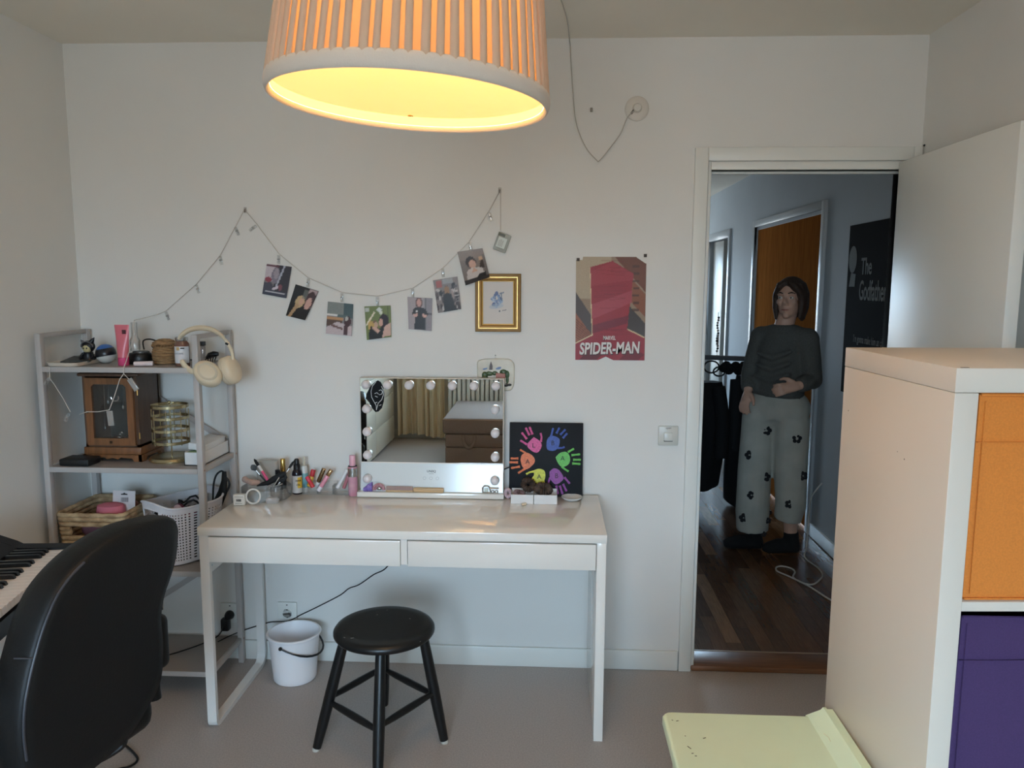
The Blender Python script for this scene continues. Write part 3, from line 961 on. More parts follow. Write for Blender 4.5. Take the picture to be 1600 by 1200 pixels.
single(M().tube(curve_pts([(-1.556, -0.19, z + 0.053), (-1.560, -0.185, z + 0.085), (-1.540, -0.17, z + 0.091), (-1.520, -0.15, z + 0.078), (-1.545, -0.15, z + 0.062), (-1.52, -0.12, z + 0.04), (-1.50, -0.09, z + 0.004), (-1.42, -0.07, z + 0.003)]), 0.003, 6), 'black_cable', m_black, 'black cable looping up behind the black dish on the top shelf', 'cable')
single(M().tube([(-1.540, -0.300, z + 0.0095), (-1.537, -0.299, z + 0.0095), (-1.515, -0.294, z + 0.0095), (-1.474, -0.284, z + 0.0095)], [0.006, 0.0085, 0.009, 0.009], 14), 'balm_tube', mat('balm_pinkish', (226, 206, 204), 0.35), 'small pale pink tube lying at the front edge of the top shelf', 'tube')

def build_lid_basket():
    c = Vector((-1.474, -0.19, z))
    t = thing('lidded_basket', 'round woven seagrass basket with a lid on the top shelf', 'basket', c)
    ms = mat('seagrass', (176, 140, 98), 0.8, rgb2=(120, 90, 58), scale=60, bump=0.5, bscale=220, stretch=(1, 1, 3))
    b = M()
    n = 7
    for i in range(n):
        q = i / (n - 1)
        r = 0.036 + 0.011 * math.sin(PI * (0.15 + 0.75 * q))
        b.lathe([(r - 0.004 + 0.0055 * math.cos(a), 0.0055 + i * 0.0098 + 0.0055 * math.sin(a)) for a in [2 * PI * k / 8 for k in range(9)]], c, 36)
    b.lathe([(1e-6, 0.001), (0.036, 0.001), (0.036, 0.006), (1e-6, 0.006)], c, 24)
    b.build('body', ms, t)
    b = M()
    for i in range(4):
        r = 0.012 + i * 0.009
        b.lathe([(r + 0.0055 * math.cos(a), 0.090 - i * i * 0.0012 + 0.0055 * math.sin(a)) for a in [2 * PI * k / 8 for k in range(9)]], c, 30)
    b.lathe([(0.0405 + 0.0045 * math.cos(a), 0.077 + 0.0045 * math.sin(a)) for a in [2 * PI * k / 8 for k in range(9)]], c, 30)
    b.lathe([(1e-6, 0.088), (0.038, 0.082), (0.04, 0.072), (1e-6, 0.078)], c, 24)
    b.build('lid', ms, t)
    st = M()
    for k in range(26):
        a = 2 * PI * k / 26
        st.tube([c + Vector((0.041 * math.cos(a), 0.041 * math.sin(a), 0.066)), c + Vector((0.047 * math.cos(a + 0.08), 0.047 * math.sin(a + 0.08), 0.073))], 0.002, 5)
    o = st.build('rim_stitch', ms, t)
    o['kind'] = 'stuff'
build_lid_basket()
t = thing('spice_jar', 'glass jar with silver screw lid and white label on the top shelf', 'jar', (-1.369, -0.268, z))
c = Vector((-1.369, -0.268, z))
M().lathe([(1e-6, 0.0), (0.0245, 0.0), (0.026, 0.003), (0.026, 0.082), (0.0195, 0.092), (0.0195, 0.096), (1e-6, 0.096)], c, 28).build('glass', mat('amber_jar_glass', (120, 84, 70), 0.1, spec=0.6), t)
lb = M()
seg = [PI + 0.05 + (PI - 0.1) * k / 16 for k in range(17)]
lb.loft([[c + Vector((0.0264 * math.cos(a), 0.0264 * math.sin(a), 0.012)) for a in seg], [c + Vector((0.0264 * math.cos(a), 0.0264 * math.sin(a), 0.074)) for a in seg]], closed=False, caps=False)
lo = lb.build('label', mat('jar_label', (214, 214, 216), 0.5), t)
M().box(c.x + 0.006, c.x + 0.020, c.y - 0.0270, c.y - 0.0245, z + 0.066, z + 0.070).build('dark_band', m_ink, lo, 0)
M().box(c.x - 0.009, c.x + 0.002, c.y - 0.0271, c.y - 0.026, z + 0.060, z + 0.072).build('gold_mark', mat('label_gold', (196, 164, 112), 0.4), lo, 0)
lettering('NATURAL', 0.0075, (c.x, c.y - 0.0271, z + 0.048), (1, 0, 0), (0, 0, 1), mat('label_grey_ink', (150, 154, 164), 0.6), lo)
M().lathe([(0.0215, 0.094), (0.0222, 0.096), (0.0222, 0.107), (0.020, 0.1085), (1e-6, 0.1085)], c, 30).build('lid', m_steel, t)
t = thing('perfume_bottle', 'small clear perfume bottle with black cap under the headphone band', 'bottle', (-1.348, -0.15, z))
M().box(-1.361, -1.337, -0.162, -0.138, z, z + 0.066, 0.004).build('glass', mat_sheer('smoke_glass', (150, 140, 136), 0.2, 0.55, 0.05), t)
M().box(-1.357, -1.335, -0.160, -0.140, z + 0.066, z + 0.083, 0.002).build('cap', m_black, t)
t = thing('hair_claw', 'black hair claw clip lying on the top shelf behind the headphones', 'hair clip', (-1.304, -0.15, z))
M().tube([(-1.331, -0.15, z + 0.018), (-1.318, -0.15, z + 0.028), (-1.300, -0.15, z + 0.034), (-1.284, -0.15, z + 0.035)], [0.006, 0.012, 0.012, 0.008], 10).build('jaw', m_black, t)
for k in range(5):
    x = -1.325 + k * 0.009
    M().tube([(x, -0.158, z + 0.026), (x - 0.002, -0.166, z + 0.012), (x - 0.004, -0.160, z + 0.001)], [0.003, 0.0022, 0.001], 6).build('tooth', m_black, t)

def build_headphones():
    t = thing('headphones', 'cream over-ear headphones hung over the shelf corner post', 'headphones', (-1.27, -0.26, 1.36))
    mc, mp_ = mat('headphone_cream', (216, 200, 172), 0.42), mat('headphone_pad', (202, 188, 164), 0.7)
    y = -0.300
    P = [(-1.352, y - 0.025, 1.388), (-1.335, y - 0.022, 1.408), (-1.31, y - 0.016, 1.423), (-1.275, y - 0.008, 1.429), (-1.238, y, 1.422), (-1.212, y + 0.006, 1.405), (-1.195, y + 0.010, 1.385)]
    P = curve_pts(P, 4)
    M().tube(P, [0.008 + 0.010 * math.sin(PI * min(1, (i + 2) / (len(P) + 2))) for i in range(len(P))], 12, flat=0.55, up=(0, 1, 0)).build('headband', mc, t)
    Q = curve_pts([P[-1], (-1.180, y + 0.012, 1.360), (-1.172, y + 0.014, 1.335), (-1.170, y + 0.014, 1.31)], 4)
    M().tube(Q, 0.0065, 10).build('slider_arm', mc, t)
    M().box(-0.006, 0.006, -0.007, 0.007, -0.004, 0.004, 0.001, tf=Matrix.Translation((-1.187, y + 0.011, 1.370)) @ Matrix.Rotation(0.5, 4, 'Y')).build('slider_marker', m_black, t)
    # right cup seen edge-on, left cup swivelled with its face to the room
    tr = Matrix.Translation((-1.180, y + 0.016, 1.272)) @ Matrix.Rotation(math.radians(72), 4, 'Y') @ Matrix.Rotation(math.radians(14), 4, 'X')
    cup = [(1e-6, 0.024), (0.030, 0.022), (0.039, 0.016), (0.043, 0.006), (0.043, -0.005), (0.037, -0.008)]
    M().lathe([(r, h) for r, h in cup] + [(1e-6, -0.008)], (0, 0, 0), 28, tr, sx=1.25).build('ear_cup', mc, t)
    M().lathe([(0.02 + 0.0, -0.014)] + [(0.031 + 0.012 * math.cos(a), -0.018 - 0.013 * math.sin(a)) for a in [PI - 2 * PI * k / 12 for k in range(13)]], (0, 0, 0), 28, tr, sx=1.25).build('ear_pad', mp_, t)
    tl_ = Matrix.Translation((-1.246, y - 0.034, 1.264)) @ Matrix.Rotation(math.radians(38), 4, 'Y') @ Matrix.Rotation(math.radians(58), 4, 'X')
    c2 = M().lathe([(r, h) for r, h in cup] + [(1e-6, -0.008)], (0, 0, 0), 30, tl_, sx=1.28).build('ear_cup', mc, t)
    M().lathe([(0.031 + 0.012 * math.cos(a), -0.019 - 0.013 * math.sin(a)) for a in [2 * PI * k / 12 for k in range(13)]], (0, 0, 0), 28, tl_, sx=1.25).build('ear_pad', mp_, t)
    M().lathe([(0.0285, 0.0225), (0.0295, 0.0235), (0.0305, 0.0215)], (0, 0, 0), 28, tl_, sx=1.28).build('cup_ring', mp_, c2)
    M().tube(curve_pts([(-1.345, y - 0.028, 1.312), (-1.338, y - 0.030, 1.300), (-1.322, y - 0.034, 1.282), (-1.30, y - 0.040, 1.272), (-1.275, y - 0.046, 1.278)], 4), [0.006, 0.008, 0.0095, 0.010, 0.010, 0.0105] + [0.011] * 8 + [0.0115] * 3, 10, flat=0.7).build('yoke', mc, t)
build_headphones()

# ---- on the second shelf
z = SZ[2] + 0.001
def build_cabinet():
    t = thing('jewellery_cabinet', 'small brown wooden jewellery cabinet with a glass door on the shelf', 'cabinet', (-1.68, -0.15, z))
    mw = mat('walnut', (84, 60, 44), 0.4, var=0.25, scale=10, stretch=(8, 8, 0.8))
    mo = mat('honey_wood', (122, 80, 48), 0.38, var=0.22, scale=12, stretch=(8, 8, 0.8))
    x0, x1, y0, y1 = -1.786, -1.572, -0.228, -0.065
    h0, h1 = z + 0.055, z + 0.330
    M().box(x0, x0 + 0.012, y0, y1, h0, h1).box(x1 - 0.012, x1, y0, y1, h0, h1).box(x0, x1, y1 - 0.008, y1, h0, h1).box(x0, x1, y0, y1, h0, h0 + 0.01).build('carcass', mw, t)
    M().box(x0 - 0.012, x1 + 0.012, y0 - 0.014, y1 + 0.004, h1, h1 + 0.012, 0.004).build('top_board', mw, t)
    M().loft([rrect(x0 - 0.010, x1 + 0.010, y0 - 0.012, y1, 0.004, h1 + 0.012), rrect(x0 + 0.03, x1 - 0.03, y0 + 0.03, y1 - 0.02, 0.004, h1 + 0.026)]).build('hip_top', mw, t)
    M().box(x0 - 0.006, x1 + 0.006, y0 - 0.008, y1 + 0.002, z + 0.026, h0, 0.004).build('plinth', mo, t)
    prof = [(x0 - 0.010, z), (x0 + 0.022, z), (x0 + 0.030, z + 0.012), (x0 + 0.075, z + 0.016), (x0 + 0.085, z + 0.008), (-1.679, z + 0.014), (x1 - 0.085, z + 0.008), (x1 - 0.075, z + 0.016), (x1 - 0.030, z + 0.012), (x1 - 0.022, z), (x1 + 0.010, z), (x1 + 0.008, z + 0.026), (x0 - 0.008, z + 0.026)]
    M().prism(prof, 'y', y0 - 0.010, y0 + 0.004).build('bracket_foot_front', mo, t, 0)
    for xx in (x0 - 0.010, x1 - 0.004):
        M().prism([(y0 - 0.010, z), (y0 + 0.02, z), (y0 + 0.03, z + 0.014), (y1 - 0.03, z + 0.014), (y1 - 0.02, z), (y1, z), (y1, z + 0.026), (y0 - 0.010, z + 0.026)], 'x', xx, xx + 0.014).build('bracket_foot_side', mo, t, 0)
    # door with notched-corner opening
    dx0, dx1, dz0, dz1 = x0 + 0.014, x1 - 0.012, h0 + 0.008, h1 - 0.006
    i0, i1, k0, k1 = dx0 + 0.026, dx1 - 0.026, dz0 + 0.028, dz1 - 0.024
    q = 0.010
    outer = [(dx0, dz0), (dx1, dz0), (dx1, dz1), (dx0, dz1)]
    inner = [(i0, k0), (i1, k0), (i1, k1 - q), (i1 - q, k1), (i0 + q, k1), (i0, k1 - q)]
    b = M()
    ya, yb = y0 - 0.012, y0
    V = [(x_, y_, z_) for y_ in (ya, yb) for (x_, z_) in outer + inner]
    F = [(0, 1, 5, 4), (1, 2, 6, 5), (2, 7, 6), (2, 3, 8, 7), (3, 9, 8), (3, 0, 4, 9)]
    n = 10
    F += [tuple(i + n for i in f)[::-1] for f in F]
    for i in range(4):
        F.append((i, (i + 1) % 4, n + (i + 1) % 4, n + i))
    for i in range(6):
        F.append((4 + i, 4 + (i + 1) % 6, n + 4 + (i + 1) % 6, n + 4 + i))
    b.add(V, F)
    d = b.build('door', mo, t, 0)
    M().box(i0, i1, y0 - 0.006, y0 - 0.004, k0, k1).build('glass_pane', mat_sheer('cabinet_glass', (80, 90, 86), 0.10, 0.97, 0.02), d, 0)
    M().ball((dx0 + 0.010, ya - 0.006, (dz0 + dz1) / 2), 0.005, 10, 6).build('knob', m_steel, d)
    M().box(-1.684, -1.674, ya - 0.003, ya, dz0 + 0.008, dz0 + 0.018, 0.001).build('lock_plate', mat('dark_brass', (70, 50, 32), 0.4, 0.6), d)
    for hz in (h0 + 0.045, h1 - 0.06):
        M().tube([(x1 + 0.002, y0 - 0.003, hz - 0.012), (x1 + 0.002, y0 - 0.003, hz + 0.012)], 0.0028, 8).build('hinge', mat('brass', (176, 140, 82), 0.3, 0.9) if hz < h0 + 0.1 else bpy.data.materials['brass'], d)
    M().box(x0 + 0.012, x1 - 0.012, y1 - 0.012, y1 - 0.009, h0 + 0.01, h1).build('lining', mat('dark_lining', (34, 38, 36), 0.8), t, 0)
    mj = mat('necklace_silver', (188, 188, 184), 0.25, 0.9)
    for (jx, ln, zb) in ((-1.738, 0.205, 0.0), (-1.720, 0.10, 0.0), (-1.66, 0.12, 0.0)):
        M().tube(curve_pts([(jx, y0 + 0.06, h1 - 0.004), (jx + 0.003, y0 + 0.055, h1 - ln * 0.5), (jx - 0.002, y0 + 0.055, h1 - ln)]), 0.0011, 5).ball((jx - 0.002, y0 + 0.055, h1 - ln - 0.008), 0.007, 8, 6, (0.7, 0.5, 1.3)).build('necklace', mj, t)
    b = M()
    rj = random.Random(2)
    for k in range(16):
        b.ball((rj.uniform(-1.70, -1.60), rj.uniform(y0 + 0.02, y0 + 0.08), h0 + 0.014 + rj.random() * 0.035), rj.uniform(0.004, 0.010), 7, 5, (1, 1, rj.uniform(0.4, 1)))
    o = b.build('trinkets', mj, t)
    o['kind'] = 'stuff'
    M().box(-1.612, -1.592, y1 - 0.02, y1 - 0.014, h0 + 0.035, h0 + 0.24).build('pale_card', mat('inner_card', (168, 162, 146), 0.7), t, 0)
build_cabinet()

def build_carousel():
    c = Vector((-1.470, -0.185, z))
    t = thing('jewellery_carousel', 'gold wire earring carousel with stacked rings on the second shelf', 'jewellery stand', c)
    mg = mat('gold_metal', (188, 172, 134), 0.25, 0.9)
    M().lathe([(1e-6, 0.010), (0.055, 0.010), (0.068, 0.008), (0.080, 0.001), (0.084, 0.0), (0.085, 0.006), (0.080, 0.014), (0.066, 0.018), (0.05, 0.013), (1e-6, 0.013)], c, 44).build('base', mg, t)
    M().tube([c + Vector((0, 0, 0.012)), c + Vector((0, 0, 0.222))], 0.003, 10).ball(c + Vector((0, 0, 0.226)), 0.0065, 12, 8).build('spindle', mg, t)
    R = 0.068
    for zz in (0.066, 0.114, 0.162, 0.206):
        M().lathe([(R, zz), (R + 0.0012, zz + 0.001), (R + 0.0012, zz + 0.011), (R, zz + 0.012), (R - 0.0012, zz + 0.011), (R - 0.0012, zz + 0.001), (R, zz)], c, 48).build('ring', mg, t)
    for k in range(8):
        a = 2 * PI * k / 8 + 0.25
        e = Vector((math.cos(a), math.sin(a), 0))
        M().tube([c + e * R + Vector((0, 0, 0.062)), c + e * R + Vector((0, 0, 0.200))], 0.0018, 6).build('upright', mg, t)
    M().box(-R, R, -0.0022, 0.0022, 0.211, 0.2145, tf=Matrix.Translation(c) @ Matrix.Rotation(0.25, 4, 'Z')).build('cross_bar', mg, t)
    M().box(-R, R, -0.0022, 0.0022, 0.211, 0.2145, tf=Matrix.Translation(c) @ Matrix.Rotation(0.25 + PI / 2, 4, 'Z')).build('cross_bar', mg, t)
build_carousel()
t = thing('white_box', 'open long white cardboard box at the right end of the second shelf', 'box', (-1.33, -0.17, z))
mwb = mat('white_card', (222, 220, 218), 0.5)
bx0, bx1, by0, by1, bh = -1.374, -1.302, -0.285, -0.045, 0.050
M().box(bx0, bx1, by0, by1, z, z + 0.003).box(bx0, bx0 + 0.003, by0, by1, z, z + bh).box(bx1 - 0.003, bx1, by0, by1, z, z + bh).box(bx0, bx1, by0, by0 + 0.003, z, z + bh).box(bx0, bx1, by1 - 0.003, by1, z, z + bh).build('box_body', mwb, t, 0)
M().box(bx0 + 0.004, bx1 - 0.004, by0 + 0.004, by1 - 0.004, z + 0.004, z + bh - 0.006).build('black_insert', m_blackmat, t, 0)
M().box(bx0 + 0.006, bx0 + 0.045, by0 + 0.008, by0 + 0.05, z + bh - 0.006, z + bh - 0.003).build('green_slip', mat('green_paper', (172, 196, 140), 0.7), t, 0)
single(M().box(-0.034, 0.034, -0.09, 0.09, 0, 0.026, 0.003, tf=Matrix.Translation((-1.338, -0.165, z + bh + 0.002)) @ Matrix.Rotation(0.12, 4, 'Y')), 'box_lid', mwb, 'white cardboard lid lying askew on top of the open white box', 'lid')
single(M().box(-0.058, 0.058, -0.04, 0.04, 0, 0.026, 0.005, tf=Matrix.Translation((-1.778, -0.286, z)) @ Matrix.Rotation(-0.04, 4, 'Z')), 'flat_case', mat('black_case', (16, 16, 18), 0.5), 'flat black case lying at the front of the second shelf', 'case')

# ---- on the third shelf
z = SZ[1] + 0.001
def build_wicker():
    t = thing('wicker_basket', 'rectangular banana-leaf basket with handle holes on the third shelf', 'basket', (-1.72, -0.18, z))
    mw = mat('wicker', (214, 188, 148), 0.75, rgb2=(146, 114, 82), scale=26, bump=0.5, bscale=160, stretch=(1, 1, 2))
    n = 12
    H = 0.215
    b = M()
    for i in range(n):
        q = (i + 0.5) / n
        e = 0.020 * q
        x0, x1, y0, y1 = -1.845 - e, -1.628 + e, -0.318 - e * 0.3, -0.062 + e * 0.6
        zz = z + H * q + 0.0015 * math.sin(i * 2.1)
        ring = rrect(x0, x1, y0, y1, 0.025, zz, 6)
        P = []
        for k, p in enumerate(ring):
            c = ring[(k + 1) % len(ring)]
            m = max(1, int((c - p).length / 0.022))
            for j in range(m):
                P.append(p.lerp(c, j / m))
        rr = [0.0098 + 0.0012 * math.sin(k * 2.3 + i) for k in range(len(P))]
        if i in (7, 8):                                   # leave the hand holes open front and back
            keep = [not (-1.805 < p.x < -1.702 and (p.y < y0 + 0.02 or p.y > y1 - 0.02)) for p in P]
            m_ = len(P)
            s0 = next(k for k in range(m_) if keep[k] and not keep[k - 1])
            run = []
            for k in range(s0, s0 + m_ + 1):
                kk = k % m_
                if k < s0 + m_ and keep[kk]:
                    run.append(kk)
                elif run:
                    if len(run) > 1:
                        b.tube([P[u] for u in run], [rr[u] for u in run], 8, flat=0.75)
                    run = []
        else:
            b.tube(P, rr, 8, closed=True, flat=0.75)
    b.build('woven_body', mw, t, 60)
    M().box(-1.84, -1.635, -0.31, -0.07, z, z + 0.006).build('bottom', mw, t, 0)
build_wicker()
single(M().loft([[Vector((-1.70 + 0.055 * math.cos(a) * s, -0.235 + 0.04 * math.sin(a) * s, z + h_)) for a in [2 * PI * k / 16 for k in range(16)]] for h_, s in ((0.10, 0.9), (0.13, 1.0), (0.20, 1.0), (0.222, 0.92), (0.228, 0.6))]), 'pink_pouch', mat('pink_cloth', (214, 120, 136), 0.8, bump=0.3, bscale=60), 'pink cloth pouch inside the wicker basket', 'pouch')
single(M().ball((-1.69, -0.14, z + 0.17), 0.06, 14, 9, (0.9, 0.7, 1.0)), 'red_bag', mat('red_cloth', (142, 70, 66), 0.8, rgb2=(178, 130, 110), scale=40), 'reddish brown cloth bag at the back of the wicker basket', 'pouch')
single(M().ball((-1.76, -0.262, z + 0.135), 0.038, 12, 8, (1.2, 0.6, 0.9)), 'mauve_pouch', mat('mauve_cloth', (140, 96, 112), 0.8), 'mauve pouch showing through the hole of the wicker basket', 'pouch')
t = thing('packaging_card', 'white hang-card with barcode sticking up from the wicker basket', 'card', (-1.665, -0.2, z + 0.13))
tc_ = Matrix.Translation((-1.665, -0.20, z + 0.235)) @ Matrix.Rotation(-0.12, 4, 'X')
M().box(-0.045, 0.045, -0.0008, 0.0008, -0.12, 0.034, tf=tc_).build('card', mat('card_white', (214, 208, 208), 0.5), t, 0)
M().prism([(-0.012, 0.018), (0.014, 0.018), (0.014, 0.022), (0.006, 0.023), (0.001, 0.027), (-0.004, 0.023), (-0.012, 0.022)], 'y', -0.0014, -0.0007, tf=tc_).build('hang_slot', m_ink, t, 0)
b = M()
xx = -0.012
rb_ = random.Random(4)
while xx < 0.016:
    wd = rb_.choice((0.0008, 0.0014, 0.002))
    b.box(xx, xx + wd, -0.0012, -0.0007, -0.010, 0.008, tf=tc_)
    xx += wd + rb_.choice((0.001, 0.0016))
o = b.build('barcode', mat('barcode_ink', (90, 86, 92), 0.6), t, 0)
o['kind'] = 'stuff'

def build_plastic_basket():
    c = Vector((-1.437, -0.180, z))
    t = thing('plastic_basket', 'white perforated plastic basket with handles on the third shelf', 'basket', c)
    mw = mat('white_basket_plastic', (222, 220, 224), 0.4)
    rot = Matrix.Rotation(math.radians(58), 3, 'Z')
    n = 60
    def ringp(q, off=0.0):
        hx, hy = 0.116 + 0.026 * q + off, 0.088 + 0.022 * q + off
        out = []
        for k in range(n):
            a = 2 * PI * k / n
            ex = 0.62
            x = math.copysign(abs(math.cos(a)) ** ex, math.cos(a)) * hx
            y = math.copysign(abs(math.sin(a)) ** ex, math.sin(a)) * hy
            # rim rises to the two ends, dips at the long sides
            dz = 0.024 * q ** 3 * (abs(math.cos(a)) ** 6 * 0.6 + abs(math.cos(a)) ** 2 * 0.4) - 0.008 * q ** 3
            v = rot @ Vector((x, y, 0))
            out.append(c + v + Vector((0, 0, 0.006 + 0.232 * q + dz)))
        return out
    # pierced wall: cells with a real hole in most of them
    rows = 20
    R = [ringp(i / rows) for i in range(rows + 1)]
    Ri = [ringp(i / rows, -0.0028) for i in range(rows + 1)]
    b = M()
    ho = 0.34
    for i in range(rows):
        for k in range(n):
            k2 = (k + 1) % n
            o4 = [R[i][k], R[i][k2], R[i + 1][k2], R[i + 1][k]]
            q4 = [Ri[i][k], Ri[i][k2], Ri[i + 1][k2], Ri[i + 1][k]]
            ang = (k + 0.5) / n
            handle = (i in (15, 16, 17)) and (0.455 < ang < 0.545 or ang < 0.045 or ang > 0.955)
            solid = i < 1 or i > 17 or ((0.43 < ang < 0.57 or ang < 0.07 or ang > 0.93) and i > 12)
            if handle:
                continue
            if solid:
                b.add(o4, [(0, 1, 2, 3)])
                b.add(q4, [(3, 2, 1, 0)])
                continue
            m4 = [o4[0] + (o4[1] - o4[0]) * (u if True else 0) + (o4[3] - o4[0]) * v_ for u, v_ in ((0.27, 0.24), (0.73, 0.24), (0.73, 0.76), (0.27, 0.76))]
            w4 = [q4[0] + (q4[1] - q4[0]) * u + (q4[3] - q4[0]) * v_ for u, v_ in ((0.27, 0.24), (0.73, 0.24), (0.73, 0.76), (0.27, 0.76))]
            b.add(o4 + m4, [(0, 1, 5, 4), (1, 2, 6, 5), (2, 3, 7, 6), (3, 0, 4, 7)])
            b.add(m4 + w4, [(0, 1, 5, 4), (1, 2, 6, 5), (2, 3, 7, 6), (3, 0, 4, 7)])
            b.add(q4 + w4, [(4, 5, 1, 0), (5, 6, 2, 1), (6, 7, 3, 2), (7, 4, 0, 3)])
    b.build('pierced_wall', mw, t, 0, recalc=False)
    b = M()
    b.tube(R[-1], 0.0045, 8, closed=True)
    b.build('rim', mw, t)
    M().loft([[p + Vector((0, 0, 0)) for p in R[0]], [p + Vector((0, 0, 0.003)) for p in R[0]]]).build('bottom', mw, t)
    for s in (-1, 1):                                     # rolled edge round each hand hole
        ks = [k for k in range(n) if (0.455 < (k + 0.5) / n < 0.545)] if s < 0 else [k for k in range(n) if (k + 0.5) / n < 0.045 or (k + 0.5) / n > 0.955]
        if s > 0:
            ks = [k for k in ks if k > n / 2] + [k for k in ks if k < n / 2]
        ks = ks + [(ks[-1] + 1) % n]
        loop = [R[15][k] for k in ks] + [R[18][k] for k in reversed(ks)]
        M().tube(loop, 0.003, 6, closed=True).build('handle_edge', mw, t)
    return c
cb = build_plastic_basket()
def basket_filler():  # dark filler added so the holes in the basket wall look dark
    rings = []
    for zz, k in ((0.012, 0.70), (0.016, 0.84), (0.08, 0.86), (0.14, 0.86), (0.172, 0.82), (0.182, 0.6)):
        q = zz / 0.238
        hx, hy = (0.116 + 0.026 * q) * k, (0.088 + 0.022 * q) * k
        r_ = []
        for i in range(40):
            a = 2 * PI * i / 40
            v = Matrix.Rotation(math.radians(58), 3, 'Z') @ Vector((math.copysign(abs(math.cos(a)) ** 0.62, math.cos(a)) * hx, math.copysign(abs(math.sin(a)) ** 0.62, math.sin(a)) * hy, 0))
            r_.append(cb + v + Vector((0, 0, zz + 0.004 * math.sin(i * 1.3))))
        rings.append(r_)
    single(M().loft(rings), 'dark_filler', mat('filler_dark', (26, 25, 28), 0.9, bump=0.3, bscale=60), 'added dark filler beneath the cords, darkening the holes of the white plastic basket', 'filler')
basket_filler()
rj = random.Random(11)
mcab = mat('black_cord', (16, 16, 20), 0.5)
for i, (dx, dy, dz, r, lab) in enumerate(((-0.035, -0.055, 0.205, 0.042, 'coil of black cord at the left in the white plastic basket'), (0.016, 0.026, 0.222, 0.045, 'coil of black cord in the middle of the white plastic basket'))):
    P = []
    for k in range(46):
        a = k * 0.42 + i
        P.append(cb + Vector((dx + (r + 0.008 * math.sin(k)) * math.cos(a), dy + (r * 0.7) * math.sin(a), dz - 0.03 + 0.03 * math.sin(a * 0.37 + i) + 0.012 * math.sin(k * 1.3))))
    single(M().tube(P, 0.0042, 6), 'cord_coil', mcab, lab, 'cord', 'cords in the white plastic basket')
mb1, mb2 = mat('berry_glass', (120, 52, 74), 0.25), mat('berry_cap', (186, 160, 168), 0.3)
for i, (dx, dy, dz, tl1, tl2, lab) in enumerate(((0.00, -0.035, 0.205, 1.2, 0.3, 'dark berry bottle with pale cap lying on the cords in the white basket'), (0.045, -0.045, 0.195, 1.35, -0.5, 'berry coloured bottle nearest the shelf post in the white basket'), (-0.02, -0.075, 0.19, 1.4, 1.2, 'berry coloured bottle at the front rim of the white basket'))):
    bc = cb + Vector((dx, dy, dz))
    t = thing('cosmetic_bottle', lab, 'bottle', bc, 0, 'bottles in the white plastic basket')
    tm = Matrix.Translation(bc) @ Matrix.Rotation(tl2, 4, 'Z') @ Matrix.Rotation(tl1, 4, 'X')
    M().lathe([(1e-6, -0.045), (0.018, -0.045), (0.020, -0.04), (0.020, 0.02), (0.012, 0.03), (1e-6, 0.03)], (0, 0, 0), 16, tm).build('bottle_body', mb1, t)
    M().lathe([(0.0125, 0.028), (0.0125, 0.052), (0.010, 0.054), (1e-6, 0.054)], (0, 0, 0), 16, tm).build('cap', mb2, t)
t = thing('hair_straightener', 'black hair straightener with its cord standing in the white basket', 'hair straightener', (-1.31, -0.12, z + 0.2))
M().tube([(-1.368, -0.13, z + 0.06), (-1.338, -0.115, z + 0.18), (-1.310, -0.105, z + 0.245), (-1.303, -0.10, z + 0.29), (-1.302, -0.10, z + 0.328)], [0.021, 0.022, 0.019, 0.0125, 0.009], 12, flat=0.6).build('handle', m_blackmat, t)
M().tube(curve_pts([(-1.303, -0.10, z + 0.325), (-1.315, -0.10, z + 0.330), (-1.334, -0.105, z + 0.312), (-1.345, -0.108, z + 0.27), (-1.349, -0.112, z + 0.20), (-1.352, -0.115, z + 0.12)]), 0.004, 7).build('cord', mcab, t)
M().tube(curve_pts([(-1.300, -0.10, z + 0.31), (-1.286, -0.10, z + 0.292), (-1.284, -0.10, z + 0.270), (-1.295, -0.102, z + 0.245), (-1.306, -0.105, z + 0.232)]), 0.0042, 7).build('hanging_loop', mcab, t)

